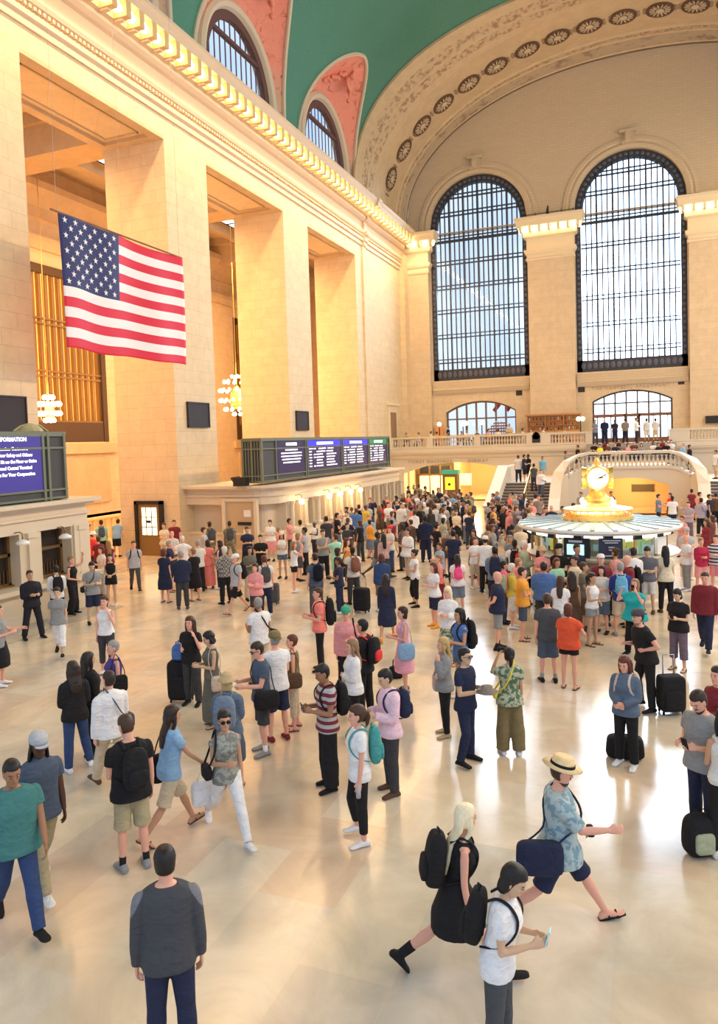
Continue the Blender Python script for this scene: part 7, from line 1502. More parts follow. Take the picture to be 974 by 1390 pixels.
(-3.45,27.1,0,0.21,1.68,'f','t','hd',('sleeveless','black'),('slim','slate'),('bun','black'),'m',('shoe','brown'),{'items': [('bp','olive','olive backpack on the black sleeveless top wearer in the middle of the crowd',{})]},'person in black sleeveless top and slate slim trousers in the middle of the crowd',0,'people on the concourse floor'),
(-7.99,37.41,0,0.16,1.68,'f','s','dd',('sleeveless','white'),('short_shorts','charcoal'),('wavy','fair'),'r',('shoe','black'),{},'person in white sleeveless top and charcoal short shorts deep in the crowd',0,'people on the concourse floor'),
(-7.32,28.83,0,0.32,1.58,'f','s','cp',('blouse','sage'),('skirt','navy'),('ponytail','brown'),'l',('shoe','white'),{},'person in sage blouse and navy skirt in the middle of the crowd',0,'people on the concourse floor'),
(-5.06,35.56,0,1.08,1.63,'f','s','xx',('tee','coral'),('slim','sand'),('ponytail','brown'),'t',('shoe','black'),{},'person in coral t-shirt and sand slim trousers deep in the crowd',0,'people on the concourse floor'),
(-6.67,29.39,0,-0.61,1.63,'f','s','cp',('blouse','sage'),('skirt','khaki'),('bob','black'),'m',('shoe','white'),{},'person in sage blouse and khaki skirt in the middle of the crowd',0,'people on the concourse floor'),
(-6.22,37.96,0,-1.48,1.58,'f','s','cp',('tank','black'),('skirt','navy'),('bob','grey'),'l',('shoe','black'),{},'person in black tank top and navy skirt deep in the crowd',0,'people on the concourse floor'),
(-4.98,24.65,0,1.73,1.58,'f','s','pp',('tee','white'),('skirt','charcoal'),('wavy','auburn'),'l',('shoe','black'),{},'person in white t-shirt and charcoal skirt in the middle of the crowd',0,'people on the concourse floor'),
(-12.15,35.22,0,-0.63,1.75,'m','k','vv',('tee','charcoal'),('shorts','sand'),('short','black'),'d',('shoe','white'),{},'person in charcoal t-shirt and sand shorts by the far ticket windows',0,'people on the concourse floor'),
(-9.58,34.36,0,-0.39,1.63,'f','s','xx',('sleeveless','coral'),('slim','black'),('bun','black'),'r',('shoe','white'),{},'person in coral sleeveless top and black slim trousers deep in the crowd',0,'people on the concourse floor'),
(-4.87,36.76,0,0.74,1.58,'f','k','dp',('jacket','red'),('jeans','black'),('ponytail','brown'),'t',('shoe','white'),{'items': [('bp','navy','navy backpack on the red jacket wearer deep in the crowd',{})]},'person in red jacket and black jeans deep in the crowd',0,'people on the concourse floor'),
(-3.88,34.5,0,0.17,1.63,'f','k','dd',('tee','offwhite'),('short_shorts','black'),('ponytail','fair'),'a',('shoe','black'),{},'person in off-white t-shirt and black short shorts deep in the crowd',0,'people on the concourse floor'),
(-4.55,34.68,0,0.22,1.7,'m','s','pd',('tee','grey'),('shorts','slate'),('bald','black'),'m',('shoe','black'),{},'person in grey t-shirt and slate shorts deep in the crowd',0,'people on the concourse floor'),
(-11.95,29.31,0,1.33,1.63,'f','t','xx',('jacket','coral'),('slim','charcoal'),('bob','grey'),'d',('shoe','black'),{},'person in coral jacket and charcoal slim trousers by the far ticket windows',0,'people on the concourse floor'),
(-7.08,42.75,0,1.85,1.63,'f','s','pp',('tee','navy'),('jeans','navy'),('bun','grey'),'a',('shoe','white'),{},'person in navy t-shirt and navy jeans near the ticket hall arch',0,'people on the concourse floor'),
(-7.96,36.66,0,-1.43,1.7,'m','k','pp',('jacket','lgrey'),('shorts','charcoal'),('bald','brown'),'l',('shoe','white'),{},'person in light grey jacket and charcoal shorts deep in the crowd',0,'people on the concourse floor'),
(-11.65,39.48,0,1.75,1.68,'f','t','cp',('blouse','navy'),('skirt','charcoal'),('wavy','auburn'),'r',('shoe','white'),{},'person in navy blouse and charcoal skirt by the far ticket windows',0,'people on the concourse floor'),
(-9.82,38.59,0,0.47,1.63,'f','k','dd',('sleeveless','brown'),('skirt','black'),('long','brown'),'t',('shoe','black'),{},'person in brown sleeveless top and black skirt deep in the crowd',0,'people on the concourse floor'),
(-6.65,33.41,0,-0.34,1.63,'f','t','pp',('tank','white'),('jeans','bluegrey'),('bun','fair'),'t',('shoe','black'),{},'person in white tank top and blue-grey jeans deep in the crowd',0,'people on the concourse floor'),
(-5.37,39.24,0,-1.98,1.84,'m','t','dd',('tee','grey'),('jeans','charcoal'),('short','grey'),'l',('shoe','white'),{},'person in grey t-shirt and charcoal jeans deep in the crowd',0,'people on the concourse floor'),
(-5.47,25.24,0,2.57,1.63,'f','s','dd',('blouse','brown'),('short_shorts','slate'),('long','grey'),'l',('shoe','black'),{},'person in brown blouse and slate short shorts in the middle of the crowd',0,'people on the concourse floor'),
(-4.91,24.11,0,0.18,1.8,'m','s','vv',('tee','navy'),('jeans','navy'),('short','black'),'a',('shoe','black'),{},'person in navy t-shirt and navy jeans in the middle of the crowd',0,'people on the concourse floor'),
(-3.89,25.57,0,-1.51,1.84,'m','t','xx',('long','grey'),('shorts','navy'),('short','auburn'),'m',('shoe','black'),{},'person in grey long-sleeved top and navy shorts in the middle of the crowd',0,'people on the concourse floor'),
(-7.65,28.04,0,1.22,1.7,'m','s','dd',('shirt','brown'),('trousers','navy'),('short','brown'),'r',('shoe','black'),{},'person in brown shirt and navy trousers in the middle of the crowd',0,'people on the concourse floor'),
(-11.77,30.01,0,0.15,1.68,'f','k','pp',('blouse','mauve'),('skirt','sand'),('long','fair'),'m',('shoe','black'),{},'person in mauve blouse and sand skirt by the far ticket windows',0,'people on the concourse floor'),
(-10.35,38.84,0,-1.84,1.75,'m','w','pp',('long','white'),('trousers','charcoal'),('short','dark'),'l',('shoe','brown'),{},'person in white long-sleeved top and charcoal trousers deep in the crowd',0,'people on the concourse floor'),
(-11.96,28.2,0,2.81,1.58,'f','s','pd',('tank','white'),('jeans','charcoal'),('bun','grey'),'d',('shoe','brown'),{},'person in white tank top and charcoal jeans by the far ticket windows',0,'people on the concourse floor'),
(-4.67,42.58,0,1.64,1.58,'f','s','vv',('long','cream'),('slim','brown'),('ponytail','black'),'t',('shoe','black'),{},'person in cream long-sleeved top and brown slim trousers near the ticket hall arch',0,'people on the concourse floor'),
(-7.58,35.01,0,0.82,1.68,'f','s','pp',('tank','sage'),('slim','black'),('wavy','brown'),'t',('shoe','black'),{'items': [('bp','navy','navy backpack on the sage tank top wearer deep in the crowd',{})]},'person in sage tank top and black slim trousers deep in the crowd',0,'people on the concourse floor'),
(-7.78,36.08,0,1.89,1.68,'f','t','xx',('jacket','black'),('jeans','grey'),('wavy','black'),'t',('shoe','white'),{},'person in black jacket and grey jeans deep in the crowd',0,'people on the concourse floor'),
(-11.86,36.4,0,1.69,1.58,'f','w','dp',('long','red'),('skirt','brown'),('bob','black'),'a',('shoe','black'),{'items': [('bp','dgrey','dgrey backpack on the red long-sleeved top wearer by the far ticket windows',{})]},'person in red long-sleeved top and brown skirt by the far ticket windows',0,'people on the concourse floor'),
(-4.2,26.35,0,0.41,1.75,'m','s','pd',('polo','lgrey'),('jeans','navy'),('bald','black'),'d',('shoe','white'),{'items': [('bp','black','black backpack on the light grey polo shirt wearer in the middle of the crowd',{})]},'person in light grey polo shirt and navy jeans in the middle of the crowd',0,'people on the concourse floor'),
(-11.48,29.52,0,-1.02,1.8,'m','t','cp',('tee','black'),('jeans','bluegrey'),('short','black'),'l',('shoe','black'),{},'person in black t-shirt and blue-grey jeans by the far ticket windows',0,'people on the concourse floor'),
(-5.93,37.27,0,0.94,1.63,'f','w','dd',('jacket','grey'),('slim','grey'),('long','auburn'),'t',('shoe','black'),{},'person in grey jacket and grey slim trousers deep in the crowd',0,'people on the concourse floor'),
(-11.55,35.11,0,-1.83,1.63,'f','w','dd',('sleeveless','brown'),('skirt','brown'),('wavy','fair'),'m',('shoe','white'),{},'person in brown sleeveless top and brown skirt by the far ticket windows',0,'people on the concourse floor'),
(-3.48,30.37,0,0.42,1.8,'m','s','dd',('shirt','black'),('trousers','black'),('short','brown'),'d',('shoe','black'),{'items': [('bp','black','black backpack on the black shirt wearer in the middle of the crowd',{})]},'person in black shirt and black trousers in the middle of the crowd',0,'people on the concourse floor'),
(-8.97,33.68,0,2.81,1.8,'m','k','cp',('long','black'),('jeans','sand'),('bald','fair'),'m',('shoe','brown'),{'items': [('bp','dgrey','dgrey backpack on the black long-sleeved top wearer deep in the crowd',{})]},'person in black long-sleeved top and sand jeans deep in the crowd',0,'people on the concourse floor'),
(6.04,27.63,0,-2.72,1.63,'f','w','pp',('tee','black'),('jeans','bluegrey'),('bob','fair'),'a',('shoe','white'),{},'person in black t-shirt and blue-grey jeans north of the information booth',0,'people on the concourse floor'),
(4.82,25.36,0,-1.55,1.68,'f','k','pp',('blouse','orange'),('slim','black'),('long','dark'),'t',('shoe','black'),{},'person in orange blouse and black slim trousers north of the information booth',0,'people on the concourse floor'),
(4.98,29.63,0,-2.59,1.58,'f','w','dd',('sleeveless','grey'),('slim','olive'),('ponytail','fair'),'t',('shoe','black'),{},'person in grey sleeveless top and olive slim trousers north of the information booth',0,'people on the concourse floor'),
(7.42,23.82,0,-0.34,1.8,'m','s','pp',('tee','grey'),('jeans','bluegrey'),('bald','brown'),'t',('shoe','white'),{'items': [('bp','navy','navy backpack on the grey t-shirt wearer north of the information booth',{})]},'person in grey t-shirt and blue-grey jeans north of the information booth',0,'people on the concourse floor'),
(5.05,35.5,0,1.71,1.58,'f','s','hd',('long','lgrey'),('slim','charcoal'),('wavy','black'),'a',('shoe','black'),{},'person in light grey long-sleeved top and charcoal slim trousers north of the information booth',0,'people on the concourse floor'),
(4.65,24.73,0,-2.53,1.8,'m','s','dp',('tee','offwhite'),('shorts','sand'),('short','grey'),'t',('shoe','black'),{},'person in off-white t-shirt and sand shorts north of the information booth',0,'people on the concourse floor'),
(4.12,28.09,0,-0.17,1.58,'f','w','pd',('tee','navy'),('slim','black'),('bun','brown'),'r',('shoe','brown'),{},'person in navy t-shirt and black slim trousers north of the information booth',0,'people on the concourse floor'),
(5.55,34.4,0,0.09,1.75,'m','w','hd',('jacket','navy'),('trousers','charcoal'),('short','auburn'),'l',('shoe','black'),{},'person in navy jacket and charcoal trousers north of the information booth',0,'people on the concourse floor'),
(-6.64,48.1,1.95,0.16,1.74,'m','s','dd',('tee','offwhite'),('jeans','navy'),('short','brown'),'r',('shoe','black'),{},'person in off-white t-shirt and navy jeans on the stair landing',0,None),
(-6.25,48.1,1.95,-1.24,1.78,'m','s','pp',('polo','navy'),('shorts','black'),('short','dark'),'t',('shoe','white'),{},'person in navy polo shirt and black shorts on the stair landing',0,None),
(-6.07,48.6,1.95,2.25,1.78,'m','s','dd',('tee','black'),('shorts','black'),('short','black'),'d',('shoe','white'),{},'person in black t-shirt and black shorts on the stair landing',0,None),
(-5.1,48.1,1.95,-2.66,1.62,'m','s','dd',('tee','sky'),('shorts','sand'),('short','dark'),'t',('shoe','black'),{},'person in sky blue t-shirt and sand shorts on the stair landing',0,None),
(-5.4,46.3,1.5,0.14,1.7,'f','s','dd',('tee','dgrey'),('jeans','charcoal'),('short','black'),'t',('shoe','black'),{},'person in dark grey t-shirt and charcoal jeans near the ticket hall arch',0,None),
(-4.9,45.7,1.15,-3.01,1.72,'m','k','pd',('shirt','white'),('jeans','slate'),('short','brown'),'r',('shoe','black'),{},'person in white shirt and slate jeans near the ticket hall arch',0,None),
(-3.9,50.5,2.18,-1.29,1.7,'f','k','pd',('tee','grey'),('slim','black'),('short','dark'),'t',('shoe','black'),{},'person in grey t-shirt and black slim trousers on the stair landing',0,None),
(-3.2,51.2,2.52,1.83,1.72,'m','k','dd',('tee','black'),('shorts','charcoal'),('short','black'),'t',('shoe','black'),{},'person in black t-shirt and charcoal shorts on the stair landing',0,None),
(3.2,50.2,2.5,1.71,1.7,'m','k','dd',('shirt','lblue'),('jeans','grey'),('short','grey'),'r',('shoe','black'),{},'person in light blue shirt and grey jeans on the stair landing',0,None),
(3.6,50.8,2.34,-1.62,1.7,'m','s','dd',('jacket','black'),('jeans','black'),('short','black'),'t',('shoe','black'),{},'person in black jacket and black jeans on the stair landing',0,None),
(5.0,49.6,1.95,2.02,1.74,'m','s','dd',('tee','white'),('shorts','sand'),('short','black'),'t',('shoe','black'),{},'person in white t-shirt and sand shorts on the stair landing',0,None),
(-1.6,53.55,4.2,0.05,1.76,'m','s','xx',('jacket','navysuit'),('trousers','navysuit'),('short','white'),'r',('shoe','black'),{},'person in dark navy jacket and dark navy trousers on the upper balcony',0,None),
(-1.22,60.64,4.2,-3.01,1.76,'m','s','xx',('polo','navyp'),('trousers','navyp'),('short','black'),'d',('shoe','black'),{},'person in navy polo shirt and navy trousers on the upper balcony',0,None),
(-0.37,57.4,4.2,0.03,1.78,'m','s','pp',('shirt','taupe'),('jeans','navy'),('short','black'),'t',('shoe','black'),{},'person in taupe shirt and navy jeans on the upper balcony',0,None),
(0.43,54.26,4.2,-1.56,1.74,'m','s','pp',('shirt','white'),('jeans','navy'),('short','dark'),'t',('shoe','black'),{},'person in white shirt and navy jeans on the upper balcony',0,None),
(1.08,58.48,4.2,0.35,1.74,'m','s','dd',('tee','offwhite'),('shorts','offwhite'),('short','dark'),'t',('shoe','black'),{},'person in off-white t-shirt and off-white shorts on the upper balcony',0,None),
(1.7,60.97,4.2,-0.01,1.76,'m','s','pp',('shirt','offwhite'),('shorts','sand'),('short','black'),'t',('shoe','black'),{},'person in off-white shirt and sand shorts on the upper balcony',0,None),
(-2.14,52.28,4.2,-2.73,1.66,'f','s','pp',('tee','bluegrey'),('jeans','charcoal'),('short','dark'),'t',('shoe','black'),{},'person in blue-grey t-shirt and charcoal jeans on the upper balcony',0,None),
(-4.04,73.0,4.2,0.42,1.66,'f','s','dd',('blouse','white'),('jeans','lgrey'),('bob','brown'),'t',('shoe','black'),{},'person in white blouse and light grey jeans on the upper balcony',0,None),
(-2.3,53.4,3.013,2.86,1.72,'m','q','pp',('tee','black'),('jeans','navy'),('short','black'),'r',('shoe','black'),{},'person in black t-shirt and navy jeans on the stair landing',0,None),
(-1.9,53.2,2.92,-3.08,1.62,'f','q','pp',('tee','yellowv'),('jeans','navy'),('bob','dark'),'a',('shoe','black'),{},'person in bright yellow t-shirt and navy jeans on the stair landing',0,None),
(-1.4,53.4,3.013,2.84,1.62,'f','q','pp',('tee','brown'),('jeans','navy'),('bun','dark'),'r',('shoe','black'),{},'person in brown t-shirt and navy jeans on the stair landing',0,None),
(-0.9,53.2,2.92,2.83,1.72,'m','q','pp',('tee','navy'),('jeans','sand'),('short','dark'),'r',('shoe','white'),{},'person in navy t-shirt and sand jeans on the stair landing',0,None),
(-0.5,53.5,3.013,-3.11,1.62,'f','q','pp',('tee','taupe'),('jeans','sand'),('bob','brown'),'a',('shoe','black'),{},'person in taupe t-shirt and sand jeans on the stair landing',0,None),
(-0.1,53.2,2.92,-2.33,1.62,'f','q','pp',('tee','rose'),('jeans','navy'),('bob','black'),'a',('shoe','black'),{},'person in rose t-shirt and navy jeans on the stair landing',0,None),
(0.3,53.4,3.013,-3.12,1.72,'m','q','pp',('tee','brown'),('jeans','navy'),('short','brown'),'r',('shoe','black'),{},'person in brown t-shirt and navy jeans,brown hair,on the stair landing',0,None),
(0.75,53.2,2.92,-3.13,1.62,'f','q','pp',('tee','grey'),('jeans','navy'),('long','dark'),'a',('shoe','white'),{},'person in grey t-shirt and navy jeans on the stair landing',0,None),
(1.5,53.4,3.013,-2.8,1.62,'f','q','pp',('tee','white'),('jeans','navy'),('long','brown'),'m',('shoe','black'),{},'person in white t-shirt and navy jeans on the stair landing',0,None),
(2.3,53.2,2.92,2.77,1.72,'m','q','pp',('tee','black'),('jeans','navy'),('short','dark'),'a',('shoe','white'),{},'person in black t-shirt and navy jeans,dark hair,on the stair landing',0,None),
(2.6,53.7,3.013,3.12,1.72,'m','q','pp',('tee','white'),('jeans','slate'),('short','black'),'r',('shoe','black'),{},'person in white t-shirt and slate jeans on the stair landing',0,None),
(2.1,53.9,3.175,-2.81,1.62,'f','q','pp',('tee','wine'),('jeans','black'),('bob','black'),'m',('shoe','white'),{},'person in wine red t-shirt and black jeans on the stair landing',0,None),
(-1.6,54.0,3.175,2.85,1.62,'f','q','pp',('tee','maroon'),('jeans','slate'),('long','brown'),'m',('shoe','black'),{},'person in maroon t-shirt and slate jeans on the stair landing',0,None),
(-0.7,54.1,3.175,2.83,1.72,'m','q','pp',('tee','charcoal'),('jeans','navy'),('short','dark'),'a',('shoe','black'),{},'person in charcoal t-shirt and navy jeans on the stair landing',0,None),
(1.8,53.0,2.92,-2.37,1.62,'f','q','pp',('tee','black'),('jeans','slate'),('bun','dark'),'t',('shoe','black'),{},'person in black t-shirt and slate jeans on the stair landing',0,None),
(-17.3,57.8,4.2,-2.83,1.64,'f','q','pp',('blouse','grey'),('jeans','brown'),('bun','black'),'a',('shoe','black'),{},'person in grey blouse and brown jeans on the upper balcony',0,'restaurant guests'),
(-16.46,58.5,4.2,2.65,1.64,'f','q','vv',('shirt','white'),('jeans','black'),('bun','dark'),'l',('shoe','black'),{},'person in white shirt and black jeans on the upper balcony',0,'restaurant guests'),
(-15.62,59.4,4.2,-1.29,1.74,'m','q','vv',('shirt','white'),('jeans','black'),('short','dark'),'l',('shoe','black'),{},'person in white shirt and black jeans,dark hair,on the upper balcony',0,'restaurant guests'),
(-14.78,57.96,4.2,1.84,1.64,'f','q','vv',('tee','rose'),('jeans','black'),('bun','dark'),'l',('shoe','black'),{},'person in rose t-shirt and black jeans on the upper balcony',0,'restaurant guests'),
(-13.94,58.52,4.2,1.83,1.74,'m','s','vv',('tee','black'),('jeans','navy'),('short','brown'),'a',('shoe','black'),{},'person in black t-shirt and navy jeans on the upper balcony',0,'restaurant guests'),
(-13.1,59.53,4.2,2.59,1.64,'f','q','vv',('shirt','grey'),('jeans','navy'),('bob','dark'),'r',('shoe','black'),{},'person in grey shirt and navy jeans on the upper balcony',0,'restaurant guests'),
(-12.26,58.03,4.2,-2.13,1.74,'m','q','pp',('tee','white'),('jeans','black'),('short','fair'),'l',('shoe','black'),{},'person in white t-shirt and black jeans on the upper balcony',0,'restaurant guests'),
(-11.42,57.84,4.2,-2.14,1.74,'m','q','xx',('tee','navy'),('jeans','navy'),('short','fair'),'a',('shoe','black'),{},'person in navy t-shirt and navy jeans on the upper balcony',0,'restaurant guests'),
(-10.58,58.01,4.2,-1.37,1.74,'m','q','vv',('shirt','rose'),('jeans','black'),('short','dark'),'a',('shoe','black'),{},'person in rose shirt and black jeans on the upper balcony',0,'restaurant guests'),
(-9.74,57.79,4.2,0.19,1.74,'m','q','xx',('polo','white'),('jeans','brown'),('short','brown'),'a',('shoe','black'),{},'person in white polo shirt and brown jeans on the upper balcony',0,'restaurant guests'),
(-8.9,58.0,4.2,-2.97,1.74,'m','s','xx',('shirt','sand'),('jeans','brown'),('short','grey'),'t',('shoe','black'),{},'person in sand shirt and brown jeans on the upper balcony',0,'restaurant guests'),
(-8.06,59.28,4.2,-1.41,1.74,'m','q','pp',('tee','white'),('jeans','black'),('short','dark'),'t',('shoe','black'),{},'person in white t-shirt and black jeans,dark hair,on the upper balcony',0,'restaurant guests'),
(-7.22,58.0,4.2,2.5,1.64,'f','q','vv',('blouse','white'),('jeans','brown'),('bun','brown'),'r',('shoe','black'),{},'person in white blouse and brown jeans on the upper balcony',0,'restaurant guests'),
(-6.38,58.51,4.2,-1.44,1.74,'m','q','vv',('shirt','offwhite'),('jeans','black'),('short','brown'),'r',('shoe','black'),{},'person in off-white shirt and black jeans on the upper balcony',0,'restaurant guests'),
(-5.54,59.26,4.2,-3.03,1.64,'f','q','pp',('blouse','maroon'),('jeans','brown'),('bob','fair'),'r',('shoe','black'),{},'person in maroon blouse and brown jeans on the upper balcony',0,'restaurant guests'),
(-4.7,57.86,4.2,-1.47,1.64,'f','q','xx',('tee','offwhite'),('jeans','navy'),('bob','fair'),'t',('shoe','black'),{},'person in off-white t-shirt and navy jeans on the upper balcony',0,'restaurant guests'),
]
